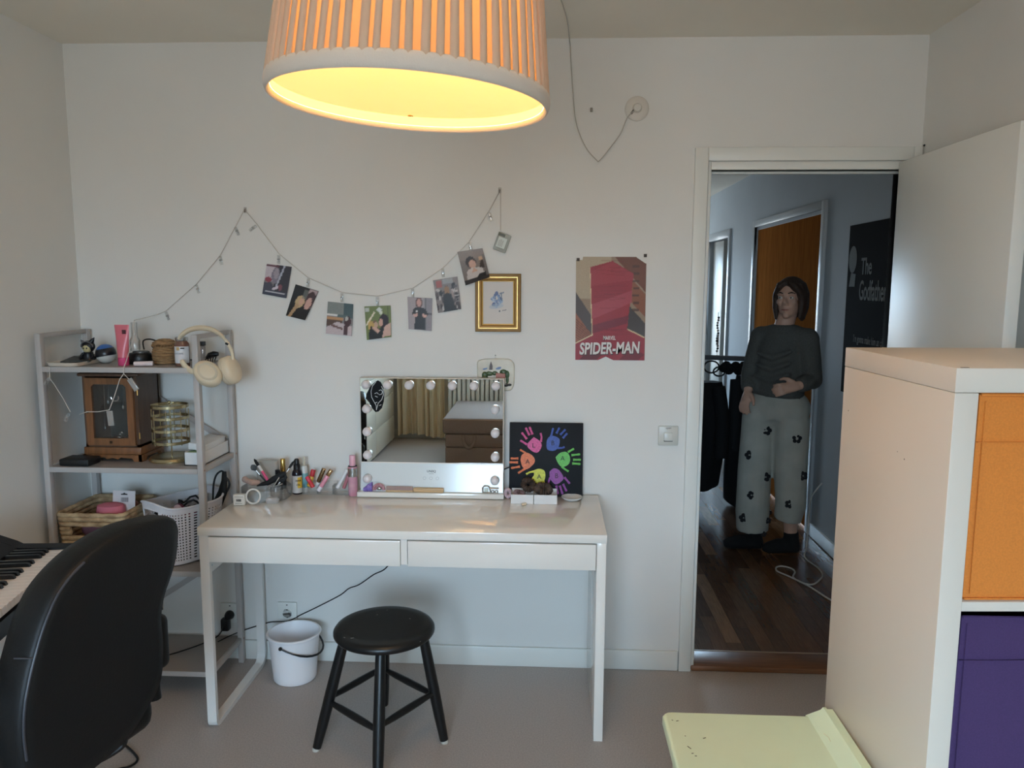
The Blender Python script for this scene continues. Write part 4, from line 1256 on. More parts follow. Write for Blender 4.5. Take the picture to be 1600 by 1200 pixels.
# ================================================================== VANITY MIRROR ON THE DESK
ZD = 0.7505
def build_mirror():
    t = thing('vanity_mirror', 'white lighted vanity mirror with round bulbs standing on the desk', 'mirror', (-0.465, -0.08, ZD))
    mw = mat('mirror_white', (226, 222, 214), 0.16, spec=0.6, coat=0.3)
    x0, x1 = -0.751, -0.177
    M().box(x0 - 0.008, x1 + 0.003, -0.122, -0.042, ZD, ZD + 0.020, 0.002).build('base', mw, t)
    M().box(x0, x1, -0.076, -0.044, ZD + 0.020, 1.224, 0.002).build('housing', mat('mirror_side', (206, 198, 186), 0.4), t)
    m_mir = mat('mirror_silver', (236, 240, 238), 0.0, 1.0)
    M().box(x0 + 0.004, x1 - 0.004, -0.0785, -0.0762, 0.884, 1.221).build('mirror_glass', m_mir, t, 0)
    p = M().prism([(-0.100, ZD + 0.0205), (-0.0775, 0.881), (-0.0762, 0.881), (-0.0762, ZD + 0.0205)], 'x', x0 + 0.002, x1 - 0.002).build('console_panel', mat('console_white', (216, 222, 222), 0.16, spec=0.5, coat=0.25), t, 0)
    M().box(x0 + 0.003, x1 - 0.003, -0.0800, -0.0775, 0.8805, 0.8845).build('panel_trim', m_white, t, 0)
    def py(zz):
        return -0.100 + (zz - ZD - 0.0205) / (0.881 - ZD - 0.0205) * 0.0225 - 0.0004
    mk = mat('logo_grey', (82, 88, 92), 0.5)
    nrm = Vector((0, -1, 0.2)).normalized()
    up = Vector((0, 0.2, 1)).normalized()
    lettering('UNIIQ', 0.0130, (-0.466, py(0.850), 0.850), (1, 0, 0), up, mk, p, bold=0.0002)
    M().box(-0.476, -0.456, py(0.841) - 0.0006, py(0.841), 0.8405, 0.8415).build('logo_underline', mk, p, 0)
    for i, dx in enumerate((-0.026, 0.0, 0.026)):
        cpos = Vector((-0.467 + dx, py(0.823), 0.823))
        tm = Matrix.Translation(cpos) @ Matrix.Rotation(PI / 2 - 0.17, 4, 'X')
        M().lathe([(0.0052, 0), (0.0064, 0), (0.0064, 0.0006), (0.0052, 0.0006), (0.0052, 0)], (0, 0, 0), 24, tm).build('touch_button', mat('button_grey', (170, 174, 176), 0.5) if i == 0 else bpy.data.materials['button_grey'], p)
    ml = mat('frosted_bulb', (224, 216, 216), 0.28, sss=0.2, coat=0.5)
    pos = [(-0.722 + k * 0.0855, 1.196) for k in range(7)] + [(-0.211, z_) for z_ in (1.103, 1.008, 0.912, 0.820)] + [(-0.721, z_) for z_ in (1.100, 1.008, 0.914, 0.820)]
    for (x, z_) in pos:
        y = -0.0788 if z_ > 0.885 else py(z_)
        tm = Matrix.Rotation(PI / 2, 4, 'X')
        bb = M().lathe([(0.0150, 0.000), (0.0168, 0.004), (0.0175, 0.010), (0.0168, 0.017), (0.0140, 0.0235), (0.009, 0.027), (0.0045, 0.0285), (1e-6, 0.029)], (x, y, z_), 24, tm).build('bulb', ml, t, 60)
        M().lathe([(0.0182, 0.0), (0.0182, 0.002), (0.0158, 0.003), (0.0150, 0.0)], (x, y, z_), 24, tm).build('bulb_collar', m_steel, bb, 60)
    # black sticker with white line drawing
    S = [(-0.676, 1.213), (-0.664, 1.206), (-0.655, 1.186), (-0.651, 1.160), (-0.654, 1.128), (-0.662, 1.102), (-0.676, 1.088), (-0.688, 1.086), (-0.700, 1.100), (-0.712, 1.124), (-0.726, 1.140), (-0.722, 1.160), (-0.708, 1.186), (-0.692, 1.203)]
    k = M().prism(S, 'y', -0.0794, -0.0786).build('sticker', mat('sticker_black', (12, 12, 14), 0.6, spec=0.2), t, 0)
    wm = mat('sticker_white', (226, 226, 226), 0.5)
    lines = [[(-0.684, 1.206), (-0.698, 1.190), (-0.704, 1.168), (-0.702, 1.146), (-0.694, 1.130)], [(-0.672, 1.172), (-0.664, 1.176), (-0.658, 1.168), (-0.662, 1.158), (-0.672, 1.156)],
             [(-0.690, 1.160), (-0.680, 1.164), (-0.674, 1.158)], [(-0.688, 1.150), (-0.678, 1.146)], [(-0.662, 1.190), (-0.656, 1.176), (-0.655, 1.156), (-0.662, 1.136), (-0.676, 1.122)],
             [(-0.694, 1.130), (-0.684, 1.112), (-0.684, 1.094)], [(-0.676, 1.122), (-0.680, 1.108), (-0.684, 1.094)], [(-0.690, 1.122), (-0.680, 1.126)], [(-0.672, 1.112), (-0.664, 1.116)]]
    b = M()
    for ln in lines:
        b.tube([(x, -0.0796, z_) for x, z_ in ln], 0.0011, 5)
    o = b.build('sticker_line', wm, k, 0)
    o['kind'] = 'stuff'
    M().tube(curve_pts([(x1 - 0.006, -0.05, 0.852), (x1 + 0.02, -0.046, 0.862), (x1 + 0.03, -0.03, 0.858), (x1 + 0.05, -0.022, 0.85)]), 0.0028, 6).build('power_lead', m_black, t)
build_mirror()
zb = ZD + 0.0205
t = thing('purple_hair_claw', 'glittery purple hair claw at the left end of the mirror base', 'hair clip', (-0.708, -0.108, zb))
mpu = mat('purple_gloss', (104, 80, 168), 0.12, rgb2=(160, 140, 208), scale=120, coat=0.8)
for s in (-1, 1):
    M().loft([[Vector((-0.734 + 0.034 * u + 0.003 * math.sin(u * 9), -0.110 + s * (0.004 + 0.008 * math.sin(PI * v)), zb + 0.001 + (0.014 + 0.024 * u) * v)) for v in (0, 0.25, 0.5, 0.75, 1)] + [Vector((-0.734 + 0.034 * u, -0.110 + s * (0.002 + 0.005 * math.sin(PI * v)), zb + 0.001 + (0.014 + 0.024 * u) * v)) for v in (1, 0.75, 0.5, 0.25, 0)] for u in (0, 0.25, 0.5, 0.75, 1)]).build('jaw', mpu, t, 30)
for k in range(4):
    M().tube([(-0.728 + k * 0.009, -0.116, zb + 0.010 + k * 0.004), (-0.727 + k * 0.009, -0.121, zb + 0.004), (-0.726 + k * 0.009, -0.118, zb + 0.0015)], [0.0022, 0.0016, 0.001], 6).build('tooth', mpu, t)
t = thing('pink_hair_claw', 'shiny rose pink hair claw beside the purple one on the mirror base', 'hair clip', (-0.672, -0.108, zb))
mpk = mat('rose_gloss', (206, 160, 168), 0.1, rgb2=(166, 100, 104), scale=90, coat=0.8)
M().tube(curve_pts([(-0.694, -0.112, zb + 0.006), (-0.690, -0.112, zb + 0.022), (-0.674, -0.112, zb + 0.030), (-0.656, -0.112, zb + 0.023), (-0.650, -0.112, zb + 0.007)]), 0.0048, 8).build('jaw', mpk, t)
M().tube(curve_pts([(-0.690, -0.104, zb + 0.005), (-0.682, -0.104, zb + 0.017), (-0.670, -0.104, zb + 0.021), (-0.660, -0.104, zb + 0.015), (-0.656, -0.104, zb + 0.005)]), 0.0045, 8).build('jaw', mpk, t)
M().ball((-0.672, -0.108, zb + 0.012), 0.0085, 10, 7, (1.3, 0.7, 0.9)).build('spring', m_steel, t)
t = thing('hair_brush', 'long flat hairbrush with pale wooden handle lying on the mirror base', 'brush', (-0.53, -0.11, zb))
mwd = mat('pale_wood', (196, 164, 122), 0.5, var=0.15, scale=20, stretch=(0.5, 6, 6))
M().box(-0.535, -0.413, -0.119, -0.103, zb, zb + 0.019, 0.005).build('handle', mwd, t)
M().box(-0.645, -0.535, -0.118, -0.104, zb, zb + 0.008, 0.003).build('brush_back', mwd, t)
b = M()
for i in range(26):
    for j in range(2):
        b.tube([(-0.641 + i * 0.0041, -0.115 + j * 0.007, zb + 0.008), (-0.641 + i * 0.0041, -0.115 + j * 0.007, zb + 0.0225)], 0.0017, 5)
o = b.build('bristles', mat('rose_bristle', (190, 164, 158), 0.6), t)
o['kind'] = 'stuff'
t = thing('eyelash_clip', 'small silver framed clasp with scissor loops at the right end of the mirror base', 'clasp', (-0.235, -0.11, zb))
M().tube([(-0.258, -0.112, zb + 0.003), (-0.259, -0.112, zb + 0.022), (-0.252, -0.112, zb + 0.030), (-0.238, -0.112, zb + 0.030), (-0.230, -0.112, zb + 0.022), (-0.229, -0.112, zb + 0.003)], 0.0028, 8, closed=True).build('frame', mat('pewter', (150, 142, 130), 0.3, 0.8), t)
M().box(-0.252, -0.237, -0.1125, -0.110, zb + 0.006, zb + 0.020, 0.0008).build('face_plate', mat('clasp_face', (206, 216, 206), 0.4), t)
M().tube([(-0.230, -0.112, zb + 0.021), (-0.198, -0.112, zb + 0.021), (-0.195, -0.112, zb + 0.022)], 0.0032, 8).build('arm', m_steel, t)
for x in (-0.219, -0.204):
    M().lathe([(0.0052 + 0.0022 * math.cos(a), 0.0022 * math.sin(a)) for a in [2 * PI * k / 8 for k in range(9)]], (x, -0.112, zb + 0.0075), 16, Matrix.Rotation(PI / 2, 4, 'X')).build('finger_loop', m_steel, t)

# ================================================================== COSMETICS ON THE DESK
def build_organiser():
    t = thing('round_organiser', 'clear round plastic make-up organiser at the left end of the desk', 'organiser', (-1.115, -0.14, ZD))
    c = Vector((-1.115, -0.145, ZD))
    M().lathe([(1e-6, 0.0), (0.090, 0.0), (0.094, 0.004), (0.096, 0.045), (0.093, 0.045), (0.090, 0.006), (1e-6, 0.004)], c, 40).build('tray', m_clear, t)
    for a in (0.3, 1.9, 3.4):
        M().box(0, 0.09, -0.001, 0.001, 0.004, 0.042, tf=Matrix.Translation(c) @ Matrix.Rotation(a, 4, 'Z')).build('divider', m_clear, t, 0)
    M().lathe([(0.0205, 0.0045), (0.0215, 0.0045), (0.0215, 0.055), (0.0195, 0.055), (0.0195, 0.0045)], c + Vector((0.055, -0.045, 0)), 28).build('cup', m_clear, t)
build_organiser()
t = thing('frosted_case', 'frosted clear upright plastic case behind the make-up brushes', 'case', (-1.135, -0.06, ZD + 0.045))
M().loft([rrect(-1.181, -1.093, -0.078, -0.050, 0.010, ZD + 0.046), rrect(-1.181, -1.093, -0.078, -0.050, 0.010, ZD + 0.128)]).build('shell', mat_sheer('frosted_plastic', (196, 192, 182), 0.15, 0.42, 0.3), t)
M().tube([(-1.181, -0.064, ZD + 0.128), (-1.137, -0.064, ZD + 0.133), (-1.093, -0.064, ZD + 0.128)], 0.004, 8).build('lid_edge', m_clear, t)
t = thing('price_label_card', 'small white box with barcode label at the front left of the organiser', 'box', (-1.176, -0.20, ZD))
M().box(-1.199, -1.155, -0.268, -0.246, ZD, ZD + 0.041, 0.001).build('box_body', mat('label_card', (224, 220, 212), 0.5), t)
b = M(); xx = -1.187
while xx < -1.168:
    wd = rb_.choice((0.0008, 0.0014, 0.0022)); b.box(xx, xx + wd, -0.2686, -0.268, ZD + 0.015, ZD + 0.024); xx += wd + 0.001
o = b.build('barcode', m_ink, t, 0); o['kind'] = 'stuff'
M().box(-1.192, -1.165, -0.2684, -0.268, ZD + 0.007, ZD + 0.009).build('print_line', mat('label_print', (150, 146, 140), 0.6), t, 0)
M().box(-1.194, -1.160, -0.2684, -0.268, ZD + 0.032, ZD + 0.034).build('print_line', bpy.data.materials['label_print'], t, 0)
single(M().tube([Vector((-1.128 + 0.027 * math.cos(a), -0.250 + 0.004 * math.sin(a), ZD + 0.031 + 0.027 * math.sin(a))) for a in [2 * PI * k / 28 for k in range(28)]], 0.0035, 8, closed=True), 'white_ring', m_whitem, 'white ring bangle standing on edge in front of the organiser', 'bangle')
single(M().ball((-1.212, -0.115, ZD + 0.062), 0.0125, 14, 9).tube([(-1.205, -0.12, ZD + 0.058), (-1.175, -0.13, ZD + 0.054), (-1.15, -0.12, ZD + 0.05)], [0.010, 0.013, 0.010], 10), 'make_up_sponge', mat('sponge_pink', (206, 166, 146), 0.85, rgb2=(170, 150, 142), scale=14), 'pinkish beige make-up sponge at the left edge of the organiser', 'sponge')
def brush(name, label, a, e, mh, mf_, mb_, rh=0.0042, tipr=0.008):
    A, E_ = Vector(a), Vector(e)
    t = thing(name, label, 'make-up brush', A)
    M().tube([A, A.lerp(E_, 0.25), A.lerp(E_, 0.50)], [rh * 0.8, rh * 1.15, rh], 10).build('handle', mh, t)
    M().tube([A.lerp(E_, 0.50), A.lerp(E_, 0.72)], [rh * 1.0, rh * 1.1], 10).build('ferrule', mf_, t)
    M().tube([A.lerp(E_, 0.72), A.lerp(E_, 0.84), A.lerp(E_, 0.94), E_], [rh * 1.1, tipr, tipr * 0.8, tipr * 0.2], 10).build('bristles', mb_, t)
m_pinkh = mat('handle_pink', (208, 76, 124), 0.3)
brush('make_up_brush', 'make-up brush with hot pink handle and dark tip leaning in the organiser', (-1.098, -0.15, ZD + 0.056), (-1.166, -0.13, ZD + 0.150), m_pinkh, mat('white_ferrule', (216, 210, 206), 0.3), m_blackmat, 0.0055, 0.006)
brush('make_up_brush', 'make-up brush with thin dark handle and broad grey head leaning left', (-1.118, -0.118, ZD + 0.045), (-1.182, -0.118, ZD + 0.122), m_black, m_steel, mat('grey_bristle', (88, 92, 94), 0.9), 0.003, 0.013)
brush('make_up_brush', 'thin silver make-up brush leaning right towards the black bottle', (-1.072, -0.155, ZD + 0.040), (-1.012, -0.11, ZD + 0.140), m_steel, m_steel, m_blackmat, 0.0032, 0.0055)
t = thing('gold_top_bottle', 'dark cosmetic bottle with tall gold cap in the organiser', 'bottle', (-1.063, -0.09, ZD + 0.005))
M().lathe([(1e-6, 0), (0.011, 0), (0.012, 0.003), (0.012, 0.085), (0.010, 0.089), (1e-6, 0.089)], (-1.063, -0.095, ZD + 0.005), 20).build('bottle_body', m_black, t)
M().lathe([(0.0098, 0.089), (0.0102, 0.09), (0.0102, 0.138), (0.009, 0.140), (1e-6, 0.140)], (-1.063, -0.095, ZD + 0.005), 20).build('cap', mat('gold_cap', (196, 160, 88), 0.22, 0.9), t)
single(M().lathe([(1e-6, 0), (0.009, 0), (0.0095, 0.002), (0.0095, 0.095), (1e-6, 0.097)], (-1.084, -0.100, ZD + 0.005), 16), 'mascara', mat('mascara_black', (26, 24, 26), 0.25), 'dark mascara tube left of the gold capped bottle', 'mascara')
t = thing('eyelash_curler', 'black and silver eyelash curler lying across the organiser', 'eyelash curler', (-1.07, -0.16, ZD + 0.06))
for (P, r) in (([(-1.142, -0.175, ZD + 0.052), (-1.118, -0.172, ZD + 0.060), (-1.09, -0.166, ZD + 0.066)], [0.002, 0.008, 0.010]), ([(-1.105, -0.17, ZD + 0.060), (-1.075, -0.165, ZD + 0.078), (-1.045, -0.16, ZD + 0.094), (-1.03, -0.16, ZD + 0.102)], [0.009, 0.013, 0.012, 0.006]), ([(-1.06, -0.165, ZD + 0.075), (-1.040, -0.162, ZD + 0.070), (-1.03, -0.16, ZD + 0.085), (-1.035, -0.16, ZD + 0.10)], [0.006, 0.009, 0.007, 0.004])):
    M().tube(P, r, 10, flat=0.6).build('arm', m_blackmat, t)
for (A, E_) in (((-1.078, -0.178, ZD + 0.045), (-1.052, -0.172, ZD + 0.088)), ((-1.092, -0.180, ZD + 0.044), (-1.040, -0.172, ZD + 0.062))):
    M().tube([A, E_], 0.0028, 8).build('lever', m_steel, t)
t = thing('clear_compact', 'small clear glossy compact lying at the front of the organiser', 'compact', (-1.06, -0.22, ZD))
M().loft([rrect(-1.088, -1.040, -0.236, -0.206, 0.012, ZD), rrect(-1.090, -1.038, -0.238, -0.204, 0.012, ZD + 0.012), rrect(-1.084, -1.044, -0.232, -0.210, 0.010, ZD + 0.020)]).build('compact_body', mat_sheer('gloss_clear', (226, 224, 222), 0.5, 0.45, 0.03), t)

def bottle(name, label, c, prof, m, extra=(), cat='bottle'):
    t = thing(name, label, cat, c)
    M().lathe(prof, c, 24).build('bottle_body', m, t, 50)
    for nm, pr, mm in extra:
        M().lathe(pr, c, 24).build(nm, mm, t, 50)
    return t
c = Vector((-1.010, -0.085, ZD))
m_bb = mat('black_bottle', (26, 20, 30), 0.18)
t = bottle('spray_bottle', 'black bottle with yellow and grey label standing on the desk', c, [(1e-6, 0), (0.0185, 0), (0.020, 0.003), (0.020, 0.082), (0.018, 0.092), (0.0125, 0.100), (0.0125, 0.104), (1e-6, 0.104)], m_bb,
           [('pump_collar', [(0.0135, 0.100), (0.0135, 0.120), (0.011, 0.122), (1e-6, 0.122)], m_black), ('cap', [(0.0105, 0.121), (0.0098, 0.138), (0.007, 0.143), (1e-6, 0.144)], m_black)])
sg = [PI + 0.35 + (PI - 0.45) * k / 14 for k in range(15)]
lb = M().loft([[c + Vector((0.0204 * math.cos(a), 0.0204 * math.sin(a), 0.006)) for a in sg], [c + Vector((0.0204 * math.cos(a), 0.0204 * math.sin(a), 0.076)) for a in sg]], closed=False, caps=False).build('label', mat('bottle_label_grey', (190, 184, 178), 0.5), t)
sg2 = [1.62 * PI + 0.34 * PI * k / 8 for k in range(9)]
M().loft([[c + Vector((0.0207 * math.cos(a), 0.0207 * math.sin(a), 0.026)) for a in sg2], [c + Vector((0.0207 * math.cos(a), 0.0207 * math.sin(a), 0.070)) for a in sg2]], closed=False, caps=False).build('yellow_patch', mat('label_yellow', (218, 176, 60), 0.5), lb)
lettering('HAIR', 0.010, (c.x + 0.011, c.y - 0.0195, ZD + 0.057), (1, 0.5, 0), (0, 0, 1), m_ink, lb, bold=0.0002)
lettering('OIL', 0.010, (c.x + 0.011, c.y - 0.0195, ZD + 0.040), (1, 0.5, 0), (0, 0, 1), m_ink, lb, bold=0.0002)
c = Vector((-0.989, -0.058, ZD))
bottle('serum_bottle', 'pale bottle with teal band behind the black bottle', c, [(1e-6, 0), (0.013, 0), (0.014, 0.003), (0.014, 0.098), (0.010, 0.108), (1e-6, 0.110)], mat('serum_white', (206, 206, 200), 0.3),
       [('teal_band', [(0.0142, 0.02), (0.0145, 0.021), (0.0145, 0.078), (0.0142, 0.079)], mat('teal', (112, 164, 170), 0.4)), ('pump_neck', [(0.004, 0.109), (0.004, 0.142), (0.003, 0.144), (1e-6, 0.144)], mat('pump_cream', (206, 198, 176), 0.4))])
# clear lipstick stand
t = thing('lipstick_stand', 'clear acrylic lipstick stand between the black bottle and the pink bottle', 'stand', (-0.89, -0.075, ZD))
for (a, e) in ((-0.985, -0.925), (-0.922, -0.862), (-0.859, -0.795)):
    M().box(a, e, -0.100, -0.098, ZD, ZD + 0.026).box(a, e, -0.054, -0.052, ZD, ZD + 0.048).box(a, a + 0.002, -0.098, -0.054, ZD, ZD + 0.038).box(e - 0.002, e, -0.098, -0.054, ZD, ZD + 0.038).box(a + 0.002, e - 0.002, -0.098, -0.054, ZD, ZD + 0.002).build('compartment', m_clear, t, 0)
def stick(name, label, a, e, r, segs, cat='lipstick'):
    A, E_ = Vector(a), Vector(e)
    t = thing(name, label, cat, A)
    for nm, k0, k1, rr, m in segs:
        p, q = A.lerp(E_, k0), A.lerp(E_, k1)
        d = (q - p) * 0.06
        M().tube([p, p + d, q - d, q], [rr * r * 0.9, rr * r, rr * r, rr * r * 0.88], 14).build(nm, m, t, 50)
my, mr = mat('balm_yellow', (214, 168, 56), 0.35), mat('balm_red', (190, 48, 56), 0.35)
m_rg, m_lp = mat('rose_gold', (190, 154, 112), 0.2, 0.85), mat('lip_pink', (226, 150, 166), 0.25)
stick('lip_balm', 'yellow lip balm with a red dome cap leaning upright in the stand', (-0.962, -0.085, ZD + 0.030), (-0.944, -0.078, ZD + 0.097), 0.0095, [('tube', 0, 0.62, 1, my), ('cap', 0.60, 1.0, 1.02, mr)], 'lip balm')
stick('lip_balm', 'red lip balm leaning across the front of the stand', (-0.938, -0.108, ZD + 0.032), (-0.966, -0.100, ZD + 0.073), 0.0085, [('tube', 0, 0.55, 1, mr), ('cap', 0.55, 1.0, 1.0, mat('balm_pinkred', (206, 62, 84), 0.35))], 'lip balm')
stick('lipstick', 'rose gold and dark lipstick leaning right in the stand, left of the pink one', (-0.932, -0.085, ZD + 0.030), (-0.900, -0.082, ZD + 0.104), 0.0085, [('base', 0, 0.25, 1, mat('lip_clear', (206, 202, 204), 0.2)), ('tube', 0.25, 0.95, 1, mat('lip_dark_gold', (120, 96, 66), 0.25, 0.7)), ('cap', 0.93, 1.0, 1.02, m_rg)])
stick('lipstick', 'pink lip gloss with rose gold cap leaning right in the stand', (-0.920, -0.100, ZD + 0.016), (-0.868, -0.090, ZD + 0.101), 0.0085, [('base', 0, 0.2, 1, mat('lip_white', (226, 220, 226), 0.2)), ('tube', 0.2, 0.72, 1, m_lp), ('cap', 0.72, 1.0, 1.04, m_rg)], 'lip gloss')
stick('white_tube', 'slim white tube leaning right at the end of the stand', (-0.846, -0.09, ZD + 0.026), (-0.806, -0.08, ZD + 0.100), 0.0075, [('base', 0, 0.2, 1.05, mat('tube_white', (222, 222, 222), 0.3)), ('tube', 0.2, 1.0, 1, bpy.data.materials['tube_white'])], 'tube')
stick('lip_gloss', 'dusty rose lip gloss leaning behind the white tube', (-0.825, -0.07, ZD + 0.02), (-0.798, -0.066, ZD + 0.095), 0.007, [('tube', 0, 0.7, 1, mat('dusty_rose', (186, 118, 126), 0.3)), ('cap', 0.7, 1.0, 1.0, mat('dusty_rose_cap', (170, 104, 112), 0.3))], 'lip gloss')
c = Vector((-0.7795, -0.10, ZD))
bottle('mist_bottle', 'pink bottle with silver collar and pale cap left of the mirror', c, [(1e-6, 0), (0.0165, 0), (0.0185, 0.003), (0.0185, 0.118), (0.017, 0.121), (1e-6, 0.121)], mat('mist_pink', (190, 130, 152), 0.2, rgb2=(206, 160, 172), scale=30),
       [('silver_collar', [(0.0188, 0.078), (0.0189, 0.079), (0.0189, 0.112), (0.0188, 0.113)], m_steel), ('neck_ring', [(0.0176, 0.117), (0.0182, 0.118), (0.0176, 0.122), (0.012, 0.1225)], m_black), ('cap', [(0.0118, 0.122), (0.0122, 0.124), (0.0122, 0.160), (0.0108, 0.164), (1e-6, 0.165)], mat('mist_cap', (226, 172, 186), 0.2))])

# ================================================================== CANVAS WITH HAND PRINTS, SMALL BOXES
def build_canvas():
    t = thing('handprint_canvas', 'square black canvas with six coloured hand prints leaning on the wall', 'painting', (-0.009, -0.05, ZD))
    tf = Matrix.Translation((-0.0095, -0.068, ZD)) @ Matrix.Rotation(math.radians(-7), 4, 'X')
    M().box(-0.147, 0.147, 0.0, 0.018, 0, 0.295, 0.002, tf=tf).build('canvas', mat('canvas_black', (15, 18, 24), 0.55, spec=0.3, bump=0.35, bscale=500), t)
    hands = [
        ('pink', (208, 80, 140), [(565, 290), (640, 340), (656, 400), (612, 468), (545, 452), (490, 382)], [((488, 378), (410, 330)), ((485, 315), (425, 238)), ((515, 270), (470, 182)), ((550, 260), (515, 172))], [(648, 345), (655, 290), (643, 242)], 'L', (565, 390)),
        ('blue', (52, 78, 158), [(735, 290), (790, 272), (862, 312), (850, 402), (800, 446), (722, 430), (714, 340)], [((762, 290), (788, 182)), ((825, 245), (860, 176)), ((870, 260), (930, 196)), ((900, 298), (950, 240))], [(840, 415), (890, 412), (922, 400)], 'B', (785, 358)),
        ('green', (98, 182, 76), [(818, 522), (870, 470), (940, 458), (982, 510), (975, 592), (900, 634), (850, 592)], [((960, 460), (1030, 418)), ((1000, 495), (1100, 482)), ((1020, 548), (1110, 546)), ((1010, 590), (1105, 596))], [(890, 630), (930, 660), (970, 684)], 'A', (900, 535)),
        ('orange', (222, 116, 66), [(415, 560), (430, 500), (490, 474), (556, 510), (582, 570), (540, 632), (480, 667), (435, 632)], [((390, 542), (300, 543)), ((386, 588), (286, 588)), ((410, 636), (306, 656)), ((468, 660), (388, 714))], [(490, 490), (445, 460), (408, 440)], 'A', (497, 578)),
        ('yellow', (206, 206, 62), [(560, 680), (630, 658), (692, 682), (702, 760), (660, 842), (590, 820), (545, 780), (572, 730)], [((570, 820), (540, 905)), ((610, 840), (596, 930)), ((650, 845), (650, 930)), ((680, 800), (705, 890))], [(572, 690), (520, 702), (482, 724)], 'A', (632, 752)),
        ('purple', (140, 62, 146), [(750, 690), (800, 650), (860, 670), (912, 750), (890, 800), (822, 836), (760, 772)], [((922, 752), (985, 826)), ((908, 830), (950, 915)), ((870, 850), (905, 952)), ((830, 850), (850, 950))], [(757, 760), (742, 810), (735, 858)], 'B', (832, 738))]
    def loc(a, b, y=0.0):
        return tf @ Vector((-0.147 + (a - 285) / 848 * 0.294, y, (980 - b) / 858 * 0.295))
    for nm, rgb, palm, fing, thumb, ch, cc in hands:
        m = mat('paint_' + nm, rgb, 0.5, var=0.2, scale=160)
        b = M()
        n = len(palm)
        cx, cy = sum(p[0] for p in palm) / n, sum(p[1] for p in palm) / n
        pts = curve_pts([(p[0], p[1], 0) for p in palm + palm[:1]], 4)[:-1]
        b.loft([[loc(p.x, p.y, 0.0) for p in pts], [loc(p.x, p.y, -0.0012) for p in pts]])
        for (p, q) in fing:
            d = (q[0] - p[0], q[1] - p[1])
            P = [(p[0] + d[0] * k, p[1] + d[1] * k) for k in (0, 0.3, 0.6, 0.85, 1)]
            b.tube([loc(u, v, -0.0002) for u, v in P], [k_ * 0.3 for k_ in (0.0052, 0.0042, 0.0038, 0.0048, 0.0034)], 8, flat=3.33, up=tf.to_3x3() @ Vector((0, 1, 0)))
        # (the flat side of each finger faces the room)
        b.tube([loc(u, v, -0.0002) for u, v in thumb], [k_ * 0.3 for k_ in (0.0046, 0.0036, 0.0042)], 8, flat=3.33, up=tf.to_3x3() @ Vector((0, 1, 0)))
        h = b.build('handprint', m, t, 0)
        h['label'] = nm + ' painted hand print with a black initial'
        lettering(ch, 0.026, loc(cc[0], cc[1], -0.0016), tf.to_3x3() @ Vector((1, 0, 0)), tf.to_3x3() @ Vector((0, 0, 1)), m_ink, h)
build_canvas()
def open_box(name, label, x0, x1, y0, y1, h):
    t = thing(name, label, 'box', ((x0 + x1) / 2, (y0 + y1) / 2, ZD), 0, 'small white open boxes by the canvas')
    th = 0.0016
    M().box(x0, x1, y0, y1, ZD, ZD + th).build('bottom', mwb, t, 0)
    M().box(x0, x1, y0, y0 + th, ZD + th, ZD + h).build('front_wall', mwb, t, 0)
    M().box(x0, x1, y1 - th, y1, ZD + th, ZD + h + 0.004).build('back_wall', mwb, t, 0)
    M().box(x0, x0 + th, y0 + th, y1 - th, ZD + th, ZD + h).build('side_wall', mwb, t, 0)
    M().box(x1 - th, x1, y0 + th, y1 - th, ZD + th, ZD + h).build('side_wall', mwb, t, 0)
open_box('open_box', 'small white open box nearer the mirror, before the canvas', -0.1435, -0.0565, -0.178, -0.094, 0.036)
open_box('open_box', 'small white open box with the dark scrunchie, further from the mirror', -0.054, 0.035, -0.178, -0.094, 0.036)
def scrunchie(name, label, c, R, r, m, tilt, grp=None):
    n, k = 90, 10
    tm = Matrix.Translation(c) @ Matrix.Rotation(tilt[0], 4, 'X') @ Matrix.Rotation(tilt[1], 4, 'Y')
    rg = []
    for i in range(n):
        a = 2 * PI * i / n
        rr = r * (0.75 + 0.35 * abs(math.sin(a * 9)) + 0.1 * math.sin(a * 23))
        rg.append([tm @ Vector(((R + rr * math.cos(2 * PI * j / k)) * math.cos(a), (R + rr * math.cos(2 * PI * j / k)) * math.sin(a), rr * math.sin(2 * PI * j / k))) for j in range(k)])
    rg.append(rg[0])
    return single(M().loft(rg, caps=False), name, m, label, 'scrunchie', grp)
m_dscr = mat('dark_scrunchie', (48, 38, 34), 0.7, rgb2=(96, 74, 58), scale=60)
scrunchie('scrunchie', 'dark brown satin scrunchie heaped on the two small white boxes', (-0.018, -0.125, ZD + 0.046), 0.022, 0.014, m_dscr, (0.35, 0.1))
scrunchie('scrunchie', 'dark brown crinkled scrunchie against the yellow hand print', (-0.078, -0.112, ZD + 0.058), 0.019, 0.012, m_dscr, (0.9, 0.3))
scrunchie('scrunchie', 'greyish rose scrunchie in the small white box nearer the mirror', (-0.113, -0.142, ZD + 0.030), 0.015, 0.009, mat('rose_grey_scrunchie', (150, 122, 122), 0.7, rgb2=(104, 80, 82), scale=60), (0.2, 0.2))
scrunchie('scrunchie', 'pale pink satin scrunchie standing beside the mirror base', (-0.1590, -0.100, ZD + 0.020), 0.0135, 0.007, mat('pale_scrunchie', (206, 180, 186), 0.5), (1.2, 0.9))
t = thing('white_saucer', 'small round white dish at the right end of the desk', 'dish', (0.094, -0.105, ZD))
M().lathe([(1e-6, 0.002), (0.024, 0.002), (0.027, 0.0), (0.030, 0.001), (0.041, 0.010), (0.0415, 0.0125), (0.039, 0.0125), (0.029, 0.0045), (1e-6, 0.004)], (0.094, -0.105, ZD), 36).build('saucer', mat('porcelain', (222, 222, 220), 0.2), t)
